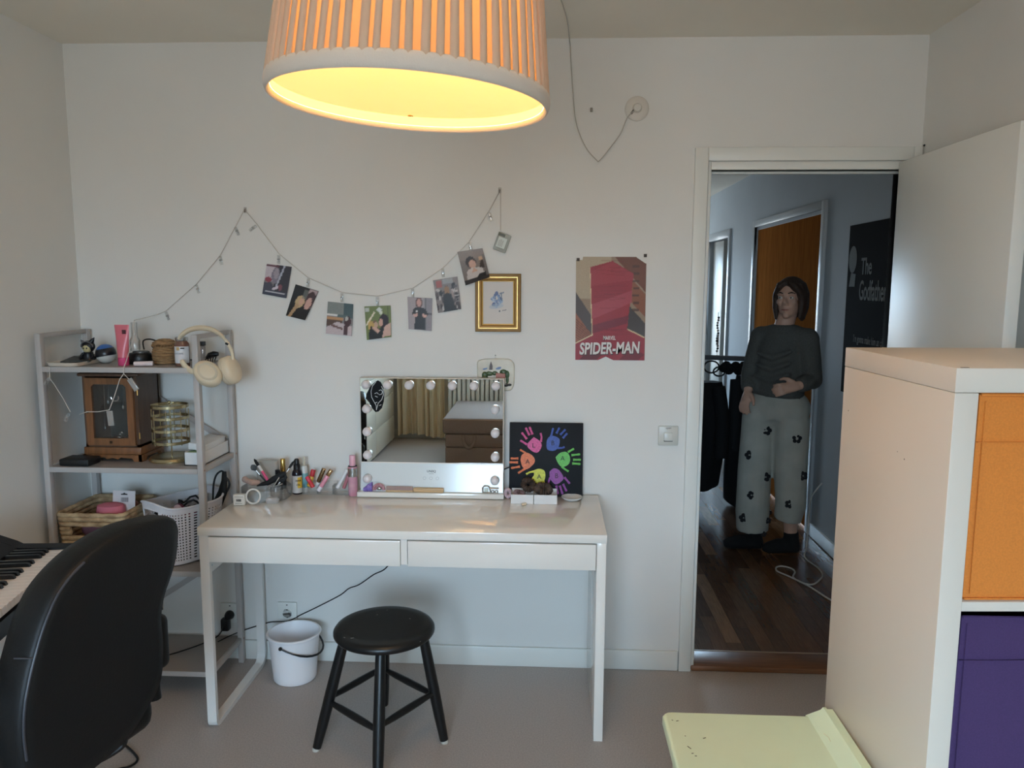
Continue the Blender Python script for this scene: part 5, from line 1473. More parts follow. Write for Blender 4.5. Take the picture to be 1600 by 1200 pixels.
single(M().box(-0.010, 0.010, -0.004, 0.004, 0, 0.008, 0.002, tf=Matrix.Translation((-0.092, -0.196, ZD)) @ Matrix.Rotation(0.6, 4, 'Z')), 'cream_charm', mat('cream_bead', (222, 206, 176), 0.4), 'tiny cream coloured charm lying before the small white boxes', 'charm')

# ================================================================== ON THE WALL
def build_garland():
    t = thing('clip_string', 'clear wire string of photo clips hung in a swag across the wall', 'string lights', (-0.9, 0, 1.55))
    yw = -0.006
    A = [(-1.211, 1.878), (-1.167, 1.825), (-1.080, 1.707), (-0.966, 1.614), (-0.830, 1.556), (-0.688, 1.542), (-0.546, 1.575), (-0.425, 1.654), (-0.321, 1.756), (-0.242, 1.875), (-0.204, 1.944), (-0.197, 1.944), (-0.196, 1.80)]
    B = [(-1.217, 1.878), (-1.250, 1.820), (-1.320, 1.702), (-1.423, 1.587), (-1.555, 1.478), (-1.585, 1.466)]
    b = M()
    b.tube([(x, yw, z_) for x, z_ in A], 0.0016, 6).tube([(x, yw, z_) for x, z_ in B] + [(-1.590, -0.10, 1.455), (-1.588, -0.19, 1.449), (-1.562, -0.25, 1.385), (-1.556, -0.325, 1.300), (-1.553, -0.346, 1.283), (-1.553, -0.348, 1.262), (-1.570, -0.347, 1.24), (-1.595, -0.347, 1.175), (-1.616, -0.347, 1.127), (-1.66, -0.346, 1.119), (-1.704, -0.343, 1.118), (-1.76, -0.30, 1.10)], 0.0016, 6)
    b.tube([(-1.831, -0.346, 1.283), (-1.834, -0.346, 1.24), (-1.82, -0.346, 1.222), (-1.79, -0.346, 1.17), (-1.765, -0.346, 1.118)], 0.0016, 6)
    b.tube([(-1.553, -0.348, 1.262), (-1.538, -0.348, 1.245), (-1.520, -0.348, 1.232)], 0.0014, 6)
    b.build('wire', m_wire, t, 60)
    def clip(x, z_, a, y=-0.009, L=0.034, wd=0.011):
        tm = Matrix.Translation((x, y, z_)) @ Matrix.Rotation(a, 4, 'Y')
        c = M().box(-wd / 2, wd / 2, -0.004, -0.0015, -L, 0, 0.0015, tf=tm).box(-wd / 2, wd / 2, 0.0015, 0.004, -L, 0, 0.0015, tf=tm).tube([tm @ Vector((-wd / 2, 0, -L * 0.45)), tm @ Vector((wd / 2, 0, -L * 0.45))], 0.0028, 8)
        o = c.build('photo_clip', m_clear, t, 30)
        M().tube([tm @ Vector((-wd * 0.42, -0.0045, -L * 0.5)), tm @ Vector((wd * 0.30, -0.0045, -L * 0.5)), tm @ Vector((wd * 0.30, -0.0045, -L * 0.8))], 0.0008, 5).build('clip_spring', mat('spring_wire', (130, 124, 116), 0.3, 0.8) if 'spring_wire' not in bpy.data.materials else bpy.data.materials['spring_wire'], o)
    for (x, z_, a) in ((-1.253, 1.812, -0.40), (-1.168, 1.818, 0.95), (-1.320, 1.698, -0.18), (-1.423, 1.583, -0.35), (-1.553, 1.474, -0.35), (-0.242, 1.868, -0.35),
                       (-1.081, 1.702, 0.06), (-0.964, 1.610, 0.12), (-0.830, 1.552, 0.02), (-0.688, 1.538, -0.03), (-0.546, 1.572, -0.04), (-0.425, 1.652, -0.08), (-0.318, 1.752, -0.2),
                       (-1.831, 1.245, 0.7), (-1.769, 1.112, 0.5)):
        clip(x, z_, a, -0.0095 if x > -1.7 else -0.349)
    # two wider clear clips dangling in front of the cabinet
    mdg = mat_sheer('textured_clip', (196, 188, 180), 0.3, 0.45, 0.12)
    for (x, z_, a, L, w_) in ((-1.532, 1.244, -0.55, 0.050, 0.020), (-1.614, 1.124, -0.08, 0.056, 0.022)):
        tm = Matrix.Translation((x, -0.350, z_)) @ Matrix.Rotation(a, 4, 'Y')
        M().box(-w_ / 2, w_ / 2, -0.003, 0.003, -L, 0, 0.0015, tf=tm).box(-w_ / 2 + 0.003, w_ / 2 - 0.003, -0.0045, -0.003, -L + 0.004, -0.006, 0.001, tf=tm).build('photo_clip', mdg, t)
    M().tube(curve_pts([(-1.608, -0.347, 1.176), (-1.602, -0.347, 1.163), (-1.592, -0.347, 1.160), (-1.582, -0.347, 1.164), (-1.580, -0.347, 1.178)]), 0.0026, 8).build('hook_loop', m_clear, t)
    # battery box
    tm = Matrix.Translation((-0.190, -0.010, 1.754)) @ Matrix.Rotation(math.radians(20), 4, 'Y') @ Matrix.Rotation(0, 4, 'X')
    bb = M().box(-0.026, 0.026, -0.009, 0.009, -0.036, 0.036, 0.004, tf=tm).build('battery_box', mat_sheer('battery_case', (186, 190, 182), 0.25, 0.30, 0.1), t)
    M().box(-0.018, 0.016, -0.0098, -0.0088, -0.022, 0.018, 0.0002, tf=tm).build('battery_sticker', mat('sticker_pale', (206, 214, 208), 0.5), bb, 0)
    for k in range(5):
        M().box(-0.013 + k * 0.004, -0.0115 + k * 0.004, -0.0102, -0.0097, -0.018, 0.006 + 0.003 * (k % 3), tf=tm).build('print_line', bpy.data.materials['label_print'], bb, 0)
    M().box(-0.024, 0.004, -0.0097, -0.006, 0.021, 0.033, 0.002, tf=tm).build('switch_block', mat('dark_green_grey', (88, 94, 84), 0.4), bb)
build_garland()
for nm, x, z_, lab in (('wall_hook', -1.213, 1.880, 'small clear adhesive hook at the left peak of the clip string'), ('wall_hook', -0.2005, 1.955, 'small clear adhesive hook at the right peak above the battery box')):
    t = thing(nm, lab, 'hook', (x, 0, z_))
    M().box(x - 0.006, x + 0.006, -0.002, 0, z_ - 0.012, z_ + 0.010, 0.0008).build('back_plate', m_clear, t)
    M().tube(curve_pts([(x, -0.002, z_ + 0.002), (x, -0.006, z_ - 0.008), (x, -0.011, z_ - 0.008), (x, -0.011, z_ + 0.002)], 3), 0.0022, 8).build('hook_arm', mat('hook_grey', (150, 142, 134), 0.4) if 'hook_grey' not in bpy.data.materials else bpy.data.materials['hook_grey'], t)

def photo(label, corners, paint, curl=0.0):
    """corners: top-left, top-right, bottom-right, bottom-left on the wall plane"""
    p = Pic(26, 34, (128, 124, 124))
    paint(p)
    p.noise(0.10)
    (ax, az), (bx, bz), (cx, cz), (dx, dz) = corners
    def fn(u, v):
        x = (1 - u) * ((1 - v) * dx + v * ax) + u * ((1 - v) * cx + v * bx)
        zz = (1 - u) * ((1 - v) * dz + v * az) + u * ((1 - v) * cz + v * bz)
        return (x, -0.0085 - curl * (1 - v) ** 2 * (0.3 + u), zz)
    o = p.mesh('photo_print', fn, m_print, None)
    b = Vector(((ax + cx) / 2, -0.008, (az + cz) / 2))
    o.data.transform(Matrix.Translation(-b))
    o.location = b
    return tag(o, label, 'photo', 'photos clipped to the string')
def ph1(p):
    p.rect(0, 0.45, 0.42, 1, (196, 184, 192)).rect(0.42, 0, 1, 1, (58, 54, 62)).ell(0.42, 0.66, 0.16, 0.26, (128, 122, 136)).ell(0.44, 0.72, 0.10, 0.17, (160, 150, 160)).line((0.72, 1.0), (0.50, 0.28), 0.035, (176, 178, 192))
    p.ell(0.16, 0.50, 0.14, 0.09, (142, 66, 80)).rect(0, 0, 1, 0.16, (62, 66, 82)).poly([(0, 0.16), (0.5, 0.16), (0.3, 0.42), (0, 0.4)], (74, 74, 88)).rect(0.08, 0.10, 0.92, 0.13, (206, 206, 212)).rect(0.0, 0.93, 0.5, 0.98, (94, 54, 66)).line((0.42, 0.22), (0.66, 0.34), 0.04, (206, 196, 206)).ell(0.68, 0.30, 0.08, 0.10, (126, 78, 88))
def ph2(p):
    p.rect(0, 0, 1, 1, (26, 24, 24)).poly([(0.62, 1), (1, 1), (1, 0.4), (0.62, 0.5)], (176, 152, 152)).ell(0.80, 0.62, 0.22, 0.30, (66, 40, 42)).ell(0.80, 0.52, 0.13, 0.20, (206, 162, 150)).ell(0.42, 0.52, 0.20, 0.20, (196, 170, 128)).ell(0.48, 0.54, 0.10, 0.13, (206, 164, 142)).poly([(0.1, 0), (0.25, 0), (0.45, 0.42), (0.3, 0.46)], (180, 148, 112)).rect(0.45, 0.62, 0.62, 0.92, (120, 122, 116), 0.6).ell(0.8, 0.14, 0.3, 0.2, (30, 28, 30))
def ph3(p):
    p.rect(0, 0.6, 0.62, 1, (128, 132, 128)).rect(0.62, 0.55, 1, 1, (70, 88, 90)).rect(0, 0.56, 0.4, 0.62, (222, 218, 214)).rect(0.4, 0.54, 0.8, 0.64, (88, 104, 104)).rect(0, 0.46, 0.65, 0.55, (190, 142, 100)).rect(0, 0.24, 0.6, 0.46, (90, 66, 54)).poly([(0, 0), (1, 0), (1, 0.3), (0.4, 0.4), (0.0, 0.2)], (196, 180, 182)).ell(0.80, 0.44, 0.14, 0.16, (66, 30, 34)).ell(0.76, 0.52, 0.06, 0.07, (180, 176, 170)).rect(0.66, 0.02, 0.82, 0.30, (72, 44, 48)).line((0.2, 0.28), (0.6, 0.2), 0.035, (110, 80, 76))
def ph4(p):
    p.rect(0, 0, 1, 1, (112, 124, 70)).rect(0.03, 0.84, 0.16, 0.97, (190, 194, 184)).rect(0.86, 0, 0.92, 1, (88, 100, 58)).line((0.05, 0.46), (0.36, 0.80), 0.03, (228, 216, 190)).ell(0.56, 0.88, 0.10, 0.07, (210, 214, 206)).ell(0.62, 0.78, 0.07, 0.05, (214, 214, 198)).ell(0.72, 0.50, 0.20, 0.24, (44, 30, 36)).ell(0.60, 0.48, 0.08, 0.12, (206, 160, 142)).ell(0.36, 0.42, 0.12, 0.15, (120, 96, 72)).ell(0.40, 0.42, 0.08, 0.10, (196, 162, 136)).ell(0.20, 0.42, 0.12, 0.14, (196, 160, 90))
    p.poly([(0.1, 0), (0.6, 0), (0.8, 0.34), (0.55, 0.3), (0.2, 0.4), (0.1, 0.2)], (40, 42, 44)).poly([(0.2, 0.38), (0.46, 0.16), (0.56, 0.24), (0.34, 0.38)], (210, 170, 152)).poly([(0.62, 0.02), (1, 0.06), (1, 0.46), (0.74, 0.36)], (206, 172, 160))
def ph5(p):
    p.rect(0, 0, 1, 1, (164, 152, 154)).rect(0.68, 0, 1, 1, (140, 132, 136)).line((0.72, 0), (0.72, 1), 0.012, (96, 92, 96)).rect(0.78, 0.5, 1, 0.53, (90, 86, 92)).ell(0.46, 0.83, 0.14, 0.17, (90, 60, 58)).ell(0.46, 0.84, 0.09, 0.13, (200, 152, 142)).poly([(0.16, 0.48), (0.24, 0.66), (0.40, 0.70), (0.56, 0.70), (0.74, 0.66), (0.84, 0.48), (0.7, 0.42), (0.7, 0.02), (0.26, 0.02), (0.28, 0.42)], (28, 26, 30)).poly([(0.16, 0.46), (0.3, 0.38), (0.48, 0.48), (0.44, 0.54), (0.26, 0.48)], (204, 160, 148)).poly([(0.84, 0.46), (0.7, 0.38), (0.52, 0.48), (0.56, 0.54), (0.72, 0.48)], (204, 160, 148)).rect(0.42, 0.46, 0.58, 0.54, (24, 24, 28)).ell(0.36, 0.58, 0.04, 0.04, (210, 206, 204))
def ph6(p):
    p.rect(0, 0, 1, 1, (128, 118, 116))
    r = random.Random(9)
    for _ in range(60):
        p.ell(r.random(), r.random() * 0.78, r.uniform(0.03, 0.09), r.uniform(0.03, 0.09), r.choice(((40, 36, 38), (190, 180, 176), (86, 76, 76), (160, 140, 132), (60, 52, 56))))
    p.rect(0.1, 0.76, 0.34, 0.96, (166, 88, 82)).rect(0.36, 0.84, 0.8, 0.98, (150, 150, 150)).ell(0.50, 0.64, 0.10, 0.13, (150, 112, 80)).poly([(0.26, 0), (0.34, 0.5), (0.5, 0.56), (0.66, 0.5), (0.82, 0.0)], (26, 26, 30))
def ph7(p):
    p.rect(0, 0, 1, 1, (124, 112, 106)).rect(0.0, 0.72, 1, 1, (138, 124, 116)).ell(0.42, 0.62, 0.20, 0.18, (44, 34, 32)).ell(0.46, 0.56, 0.13, 0.14, (202, 160, 142)).poly([(0.1, 0.1), (0.2, 0.4), (0.46, 0.46), (0.8, 0.4), (0.9, 0.1)], (196, 188, 184)).poly([(0.36, 0.3), (0.5, 0.46), (0.62, 0.30)], (200, 160, 140)).poly([(0.7, 0.4), (0.86, 0.72), (1.0, 0.6), (0.9, 0.36)], (52, 40, 38)).rect(0.74, 0.62, 0.92, 0.74, (196, 160, 130)).rect(0, 0, 1, 0.12, (52, 46, 46)).poly([(0.5, 0.08), (0.9, 0.10), (0.9, 0.24), (0.6, 0.2)], (34, 32, 34)).rect(0.9, 0.1, 1.0, 0.8, (116, 106, 102))
photo('leftmost clipped photo, a lilac and dark picture with white caption line', ((-1.131, 1.669), (-1.030, 1.657), (-1.055, 1.532), (-1.154, 1.549)), ph1, 0.003)
photo('clipped photo of two people close together on a dark ground', ((-1.017, 1.588), (-0.924, 1.561), (-0.979, 1.445), (-1.060, 1.463)), ph2, 0.01)
photo('clipped photo of a table with a bottle in a room', ((-0.888, 1.520), (-0.785, 1.510), (-0.793, 1.382), (-0.900, 1.392)), ph3, 0.003)
photo('clipped photo of two people hugging before a green wall', ((-0.741, 1.501), (-0.635, 1.506), (-0.632, 1.381), (-0.733, 1.367)), ph4, 0.008)
photo('clipped photo of a person in black holding a phone', ((-0.567, 1.540), (-0.467, 1.535), (-0.471, 1.405), (-0.564, 1.412)), ph5, 0.002)
photo('clipped photo of a dark figure before a busy crowd', ((-0.464, 1.606), (-0.367, 1.621), (-0.352, 1.493), (-0.445, 1.477)), ph6, 0.004)
photo('rightmost clipped photo, a person in white, over the gold frame corner', ((-0.367, 1.717), (-0.268, 1.732), (-0.237, 1.619), (-0.334, 1.586)), ph7, 0.022)

def build_frame():
    t = thing('framed_drawing', 'small gold framed blue drawing on the wall under the rightmost photo', 'framed picture', (-0.2055, 0, 1.404))
    x0, x1, z0, z1 = -0.296, -0.115, 1.404, 1.633
    mg1, mg2, mg3 = mat('gold_frame_dark', (132, 98, 50), 0.5, 0.3), mat('gold_frame_bright', (224, 188, 116), 0.3, 0.5), mat('gold_frame_mid', (156, 116, 60), 0.45, 0.35)
    def mould(nm, a, c, prof, m):
        b = M()
        rg = []
        for d, y in prof:
            rg.append([Vector((x0 + d, y, z0 + d)), Vector((x1 - d, y, z0 + d)), Vector((x1 - d, y, z1 - d)), Vector((x0 + d, y, z1 - d))])
        b.loft(rg, caps=False)
        b.build(nm, m, t, 25)
    mould('outer_moulding', 0, 0, [(0, 0), (0, -0.014), (0.002, -0.016), (0.011, -0.014)], mg1)
    mould('bead_moulding', 0, 0, [(0.011, -0.014), (0.013, -0.018), (0.0155, -0.018), (0.0175, -0.014)], mg2)
    mould('inner_moulding', 0, 0, [(0.0175, -0.014), (0.022, -0.013), (0.027, -0.009)], mg3)
    mould('slip', 0, 0, [(0.027, -0.009), (0.0285, -0.010), (0.031, -0.009), (0.031, -0.006)], mg2)
    p = Pic(60, 80, (198, 188, 178))
    r = random.Random(21)
    cols = ((62, 80, 124), (94, 112, 150), (40, 52, 88), (150, 164, 186), (120, 140, 170))
    for _ in range(46):
        a, d = r.random() * 2 * PI, r.random() ** 0.7
        p.ell(0.46 + 0.17 * d * math.cos(a), 0.55 + 0.15 * d * math.sin(a), r.uniform(0.015, 0.06), r.uniform(0.012, 0.04), r.choice(cols), r.random() * 3)
    p.ell(0.44, 0.42, 0.24, 0.06, (150, 164, 180), 0.1, 0.55).ell(0.45, 0.72, 0.06, 0.045, (62, 78, 122)).line((0.62, 0.56), (0.60, 0.72), 0.02, (84, 96, 118)).line((0.56, 0.72), (0.68, 0.74), 0.014, (84, 96, 118)).ell(0.55, 0.31, 0.02, 0.025, (44, 48, 60)).line((0.65, 0.32), (0.76, 0.335), 0.008, (60, 60, 66))
    p.mesh('drawing', lambda u, v: (x0 + 0.030 + u * (x1 - x0 - 0.060), -0.006, z0 + 0.030 + v * (z1 - z0 - 0.060)), m_print, t)
build_frame()

def build_plaque():
    t = thing('ceramic_plaque', 'small glazed ceramic plaque with a church relief on the wall above the mirror', 'plaque', (-0.215, 0, 1.235))
    x0, x1, z0, z1 = -0.291, -0.139, 1.166, 1.297
    pts = []
    for k in range(48):
        a = 2 * PI * k / 48
        e = 0.32
        x = math.copysign(abs(math.cos(a)) ** e, math.cos(a)); zz = math.copysign(abs(math.sin(a)) ** e, math.sin(a))
        w = 1 + 0.018 * math.sin(5 * a + 1)
        pts.append(((x0 + x1) / 2 + x * w * (x1 - x0) / 2 * 0.985, (z0 + z1) / 2 + zz * w * (z1 - z0) / 2 * 0.985))
    cx, cz = (x0 + x1) / 2, (z0 + z1) / 2
    M().loft([[Vector((x, 0, z_)) for x, z_ in pts], [Vector((x, -0.008, z_)) for x, z_ in pts], [Vector((cx + (x - cx) * 0.96, -0.011, cz + (z_ - cz) * 0.96)) for x, z_ in pts]]).build('slab', mat('glazed_clay', (206, 200, 182), 0.28, rgb2=(190, 180, 160), scale=18, bump=0.3, bscale=30, coat=0.4), t, 40)
    def L_(a, b_):                                       # from the close crop, 16 units a pixel
        return (-0.291 + (a - 230) / 960 * 0.152, 1.297 - (b_ - 300) / 960 * 0.153)
    def rel(nm, P, m, d=0.005):
        P = [L_(*q) for q in P]
        M().prism(P, 'y', -0.011 - d, -0.0105).build(nm, m, t, 0)
    mgr, mdk, mrf, mbl, mwt = mat('clay_green', (48, 70, 46), 0.35, rgb2=(76, 96, 60), scale=60), mat('clay_brown', (62, 36, 32), 0.35), mat('clay_terracotta', (160, 84, 56), 0.35), mat('clay_blue', (92, 116, 158), 0.35), mat('clay_white', (206, 196, 180), 0.35)
    rel('spire', [(595, 370), (635, 480), (630, 580), (550, 580), (560, 480)], mdk, 0.006)
    rel('tower', [(545, 580), (645, 580), (645, 800), (545, 800)], mwt, 0.003)
    rel('roof', [(720, 660), (960, 675), (960, 785), (720, 785)], mrf, 0.006)
    rel('house_wall', [(710, 785), (965, 785), (965, 950), (710, 950)], mwt, 0.004)
    rel('cloud', [(370, 575), (420, 545), (500, 530), (500, 560), (430, 590)], mbl, 0.002)
    rel('cloud', [(710, 550), (780, 510), (850, 505), (850, 545), (800, 575), (730, 575)], mbl, 0.002)
    def blob(nm, a, b_, r, m, sx=1.0, sz=1.0):
        x, z_ = L_(a, b_)
        M().ball((x, -0.0115, z_), r, 12, 8, (sx, 0.5, sz)).build(nm, m, t)
    for (a, b_, r, sx, sz) in ((440, 715, 0.0125, 1.0, 1.1), (560, 680, 0.0130, 1.2, 0.8), (690, 670, 0.0110, 1.2, 0.8), (910, 640, 0.0125, 1.2, 0.9), (1005, 700, 0.0105, 0.9, 1.5), (1010, 830, 0.0075, 0.8, 2.2)):
        blob('tree', a, b_, r, mgr, sx, sz)
    for (a, b_, r, sx) in ((970, 965, 0.008, 1.6), (1060, 960, 0.006, 1.6), (440, 775, 0.006, 2.2)):
        blob('bush', a, b_, r, mat('clay_dark', (34, 36, 30), 0.4) if 'clay_dark' not in bpy.data.materials else bpy.data.materials['clay_dark'], sx, 0.9)
    M().tube([(cx - 0.004, -0.004, z1 - 0.004), (cx - 0.001, -0.006, z1 + 0.012), (cx + 0.004, -0.004, z1 - 0.004)], 0.0012, 6).build('hanger', m_wire, t)
    M().ball((cx - 0.001, -0.004, z1 + 0.012), 0.003, 8, 6).build('nail', m_steel, t)
build_plaque()

def build_poster():
    t = thing('wall_poster', 'red and brown film poster with white block title and torn corners', 'poster', (0.238, 0, 1.294))
    x0, x1, z0, z1 = 0.101, 0.375, 1.294, 1.700
    p = Pic(110, 160, (150, 126, 104))
    # buildings and sky, then a plain red field where the picture's figure stood
    p.rect(0, 0.6, 0.5, 1, (176, 158, 132)).poly([(0, 0.66), (0.30, 0.36), (0.30, 0.10), (0, 0.10)], (84, 74, 72)).poly([(0, 0.46), (0.24, 0.24), (0.12, 0.16), (0, 0.18)], (150, 92, 68)).poly([(0.55, 1), (1, 0.66), (1, 1)], (112, 66, 48)).poly([(0.70, 0.86), (1, 0.64), (1, 0.42), (0.72, 0.62)], (138, 84, 60)).poly([(0.74, 0.55), (1, 0.36), (1, 0.2), (0.66, 0.34)], (70, 62, 60))
    for k in range(7):
        p.rect(0.80 + 0.02 * (k % 2), 0.48 + 0.07 * k, 0.90, 0.50 + 0.07 * k, (76, 48, 40), 0.8)
    for k in range(8):
        p.line((0, 0.40 - 0.025 * k), (0.22, 0.27 - 0.02 * k), 0.004, (104, 62, 46))
    R_ = (150, 44, 56)
    p.poly([(0, 0), (0, 0.16), (0.24, 0.24), (0.20, 0.90), (0.52, 0.96), (0.82, 0.84), (0.74, 0.30), (1, 0.22), (1, 0)], R_)
    p.poly([(0.24, 0.40), (0.80, 0.56), (0.81, 0.68), (0.22, 0.54)], (172, 74, 84), 0.7).poly([(0.24, 0.26), (0.74, 0.36), (0.76, 0.44), (0.24, 0.34)], (112, 40, 54), 0.8).poly([(0.21, 0.72), (0.82, 0.78), (0.82, 0.84), (0.52, 0.95), (0.21, 0.86)], (166, 62, 70), 0.6)
    p.poly([(0.05, 0), (0.3, 0), (0.4, 0.06), (0.2, 0.1)], (70, 36, 42), 0.7).poly([(0.62, 0.0), (0.9, 0.0), (1, 0.06), (0.8, 0.12)], (100, 36, 44), 0.7)
    for (a, b_) in (((0.0, 0.165), (0.24, 0.245)), ((0.99, 0.225), (0.745, 0.305)), ((0.24, 0.25), (0.20, 0.89))):
        p.line(a, b_, 0.006, (214, 190, 150))
    r = random.Random(3)
    for _ in range(26):
        y = r.random()
        p.line((r.uniform(0.25, 0.5), y), (r.uniform(0.5, 0.8), y + r.uniform(-0.02, 0.02)), 0.003, (118, 34, 46), 0.5)
    p.noise(0.10)
    def fn(u, v):
        # nibbled corners and bottom notch are cut into the sheet's outline
        uu, vv = u, v
        if v > 0.97 and u < 0.10:
            vv = 0.97 - 0.02 * (1 - u / 0.1)
        if v > 0.94 and u > 0.86:
            vv = min(v, 0.995 - 0.45 * (u - 0.86))
        if v < 0.05 and 0.32 < u < 0.54:
            vv = max(v, 0.035 * (1 - abs(u - 0.44) / 0.11))
        return (x0 + uu * (x1 - x0) - 0.003 * v + 0.002, -0.0035 - 0.0015 * math.sin(u * 7) * math.sin(v * 9), z0 + vv * (z1 - z0))
    p.mesh('sheet', fn, mat_print('poster_gloss', 0.5), t, 0.0008)
    mt, ms = mat('title_white', (222, 214, 208), 0.5), mat('title_shadow', (56, 40, 40), 0.5)
    lettering('MARVEL', 0.022, (0.236, -0.0064, 1.382), (1, 0, 0), (0, 0, 1), mt, t, squeeze=0.62, bold=0.0004)
    lettering('SPIDER-MAN', 0.064, (0.240, -0.0058, 1.337), (1, 0, 0.03), (0.06, 0, 1), ms, t, squeeze=0.66, bold=0.0022)
    lettering('SPIDER-MAN', 0.064, (0.238, -0.0066, 1.340), (1, 0, 0.03), (0.06, 0, 1), mt, t, squeeze=0.66, bold=0.0018)
    for (x, z_) in ((0.108, 1.689), (0.369, 1.705)):
        M().box(x - 0.006, x + 0.006, -0.006, -0.0055, z_ - 0.006, z_ + 0.006, 0.0002, tf=None).build('tape', mat('tape_dark', (70, 58, 50), 0.6) if 'tape_dark' not in bpy.data.materials else bpy.data.materials['tape_dark'], t)
build_poster()

# ================================================================== CUBE SHELF WITH FABRIC BOXES
def build_cube_shelf():
    O = Vector((0.622, -1.891, 0))
    rz = 0.060
    t = thing('cube_shelf', 'tall white cube bookcase with coloured fabric boxes, standing at the right', 'bookcase', O, rz)
    W = WM[t.name]
    mk = mat('shelf_foil_white', (210, 198, 184), 0.36, bump=0.02, bscale=400)
    Wd, Dp, Ht, T = 0.766, 0.39, 1.47, 0.038
    def bx(nm, *a, m=mk):
        return M().box(*a, 0.0012, tf=W).build(nm, m, t)
    bx('top_panel', 0, Wd, 0, Dp, Ht - T, Ht)
    bx('bottom_panel', 0, Wd, 0, Dp, 0, T)
    bx('side_panel', 0.0005, T, 0.0005, Dp, T, Ht - T - 0.0006)
    bx('side_panel', Wd - T, Wd - 0.0005, 0.0005, Dp, T, Ht - T - 0.0006)
    c = (Wd - 2 * T - 0.016) / 2
    bx('divider', T + c, T + c + 0.016, 0.001, Dp - 0.004, T, Ht - T)
    ch = (Ht - 2 * T - 3 * 0.016) / 4
    for r in range(3):
        z = T + (r + 1) * ch + r * 0.016
        bx('cross_shelf', T, T + c, 0.001, Dp - 0.004, z, z + 0.016)
        bx('cross_shelf', T + c + 0.016, Wd - T, 0.001, Dp - 0.004, z, z + 0.016)
    M().box(0.01, 0.022, 0.004, 0.008, Ht, Ht + 0.0006, tf=W).build('top_scuff', mat('scuff', (90, 82, 74), 0.8), t, 0)
    for (y, z, r) in ((0.16, 1.305, 0.0012), (0.135, 1.297, 0.0016), (0.362, 1.345, 0.0014)):
        M().ball(W @ Vector((0.0005, y, z)), r, 6, 4, (0.3, 1, 1)).build('side_dent', bpy.data.materials['scuff'], t)
    def fabric_box(label, row, rgb, nm, drop, tilt):
        z0 = T + row * (ch + 0.016) + 0.0015
        x0, x1, y0, y1, h = T + 0.006, T + c - 0.005, 0.006, 0.372, ch - drop
        k = thing('storage_box', label, 'storage box', W @ Vector(((x0 + x1) / 2, (y0 + y1) / 2, z0)), rz, 'fabric boxes in the cube shelf')
        m = mat(nm + '_fabric', rgb, 0.85, var=0.08, scale=300, bump=0.25, bscale=500)
        def P(x, y, z):
            return W @ Vector((x, y, z))
        n = 14
        def face(u, v):
            bow = 0.003 * math.sin(PI * u) * math.sin(PI * v)
            return P(x0 + (x1 - x0) * u, y0 + 0.004 - bow + 0.002 * math.sin(u * 9 + v * 5) * v, z0 + (h + tilt * u) * v)
        b = M()
        b.grid(face, n, n)
        b.add([P(x0, y0 + 0.008, z0), P(x1, y0 + 0.008, z0), P(x1, y0 + 0.008, z0 + h + tilt), P(x0, y0 + 0.008, z0 + h)], [(3, 2, 1, 0)])
        f = b.build('front_panel', m, k, 60)
        M().box(x0, x0 + 0.003, y0 + 0.006, y1, z0, z0 + h, tf=W).box(x1 - 0.003, x1, y0 + 0.006, y1, z0, z0 + h + tilt, tf=W).box(x0, x1, y1 - 0.003, y1, z0, z0 + h, tf=W).box(x0, x1, y0, y1, z0, z0 + 0.003, tf=W).build('box_body', m, k, 0)
        s_ = M().box(x0 + 0.001, x1 - 0.001, y0 - 0.0012, y0 + 0.004, z0 + h * 0.775, z0 + h * 0.778, tf=W).build('hem_seam', m, f, 0)
        M().tube([P(x0 + 0.002, y0 + 0.003, z0 + h), P((x0 + x1) / 2, y0 + 0.0025, z0 + h + tilt / 2), P(x1 - 0.002, y0 + 0.003, z0 + h + tilt)], 0.003, 6).build('top_binding', m, f)
        M().tube([P(x0 + 0.010, y0 + 0.0015, z0 + 0.01), P(x0 + 0.010, y0 + 0.0015, z0 + h - 0.01)], 0.0016, 6).build('side_seam', m, f)
    fabric_box('orange fabric storage box in the top cell of the cube bookcase', 3, (212, 124, 46), 'orange', 0.006, 0.0)
    fabric_box('dark purple fabric storage box in the cell below the orange one', 2, (64, 42, 86), 'purple', 0.014, -0.006)
build_cube_shelf()

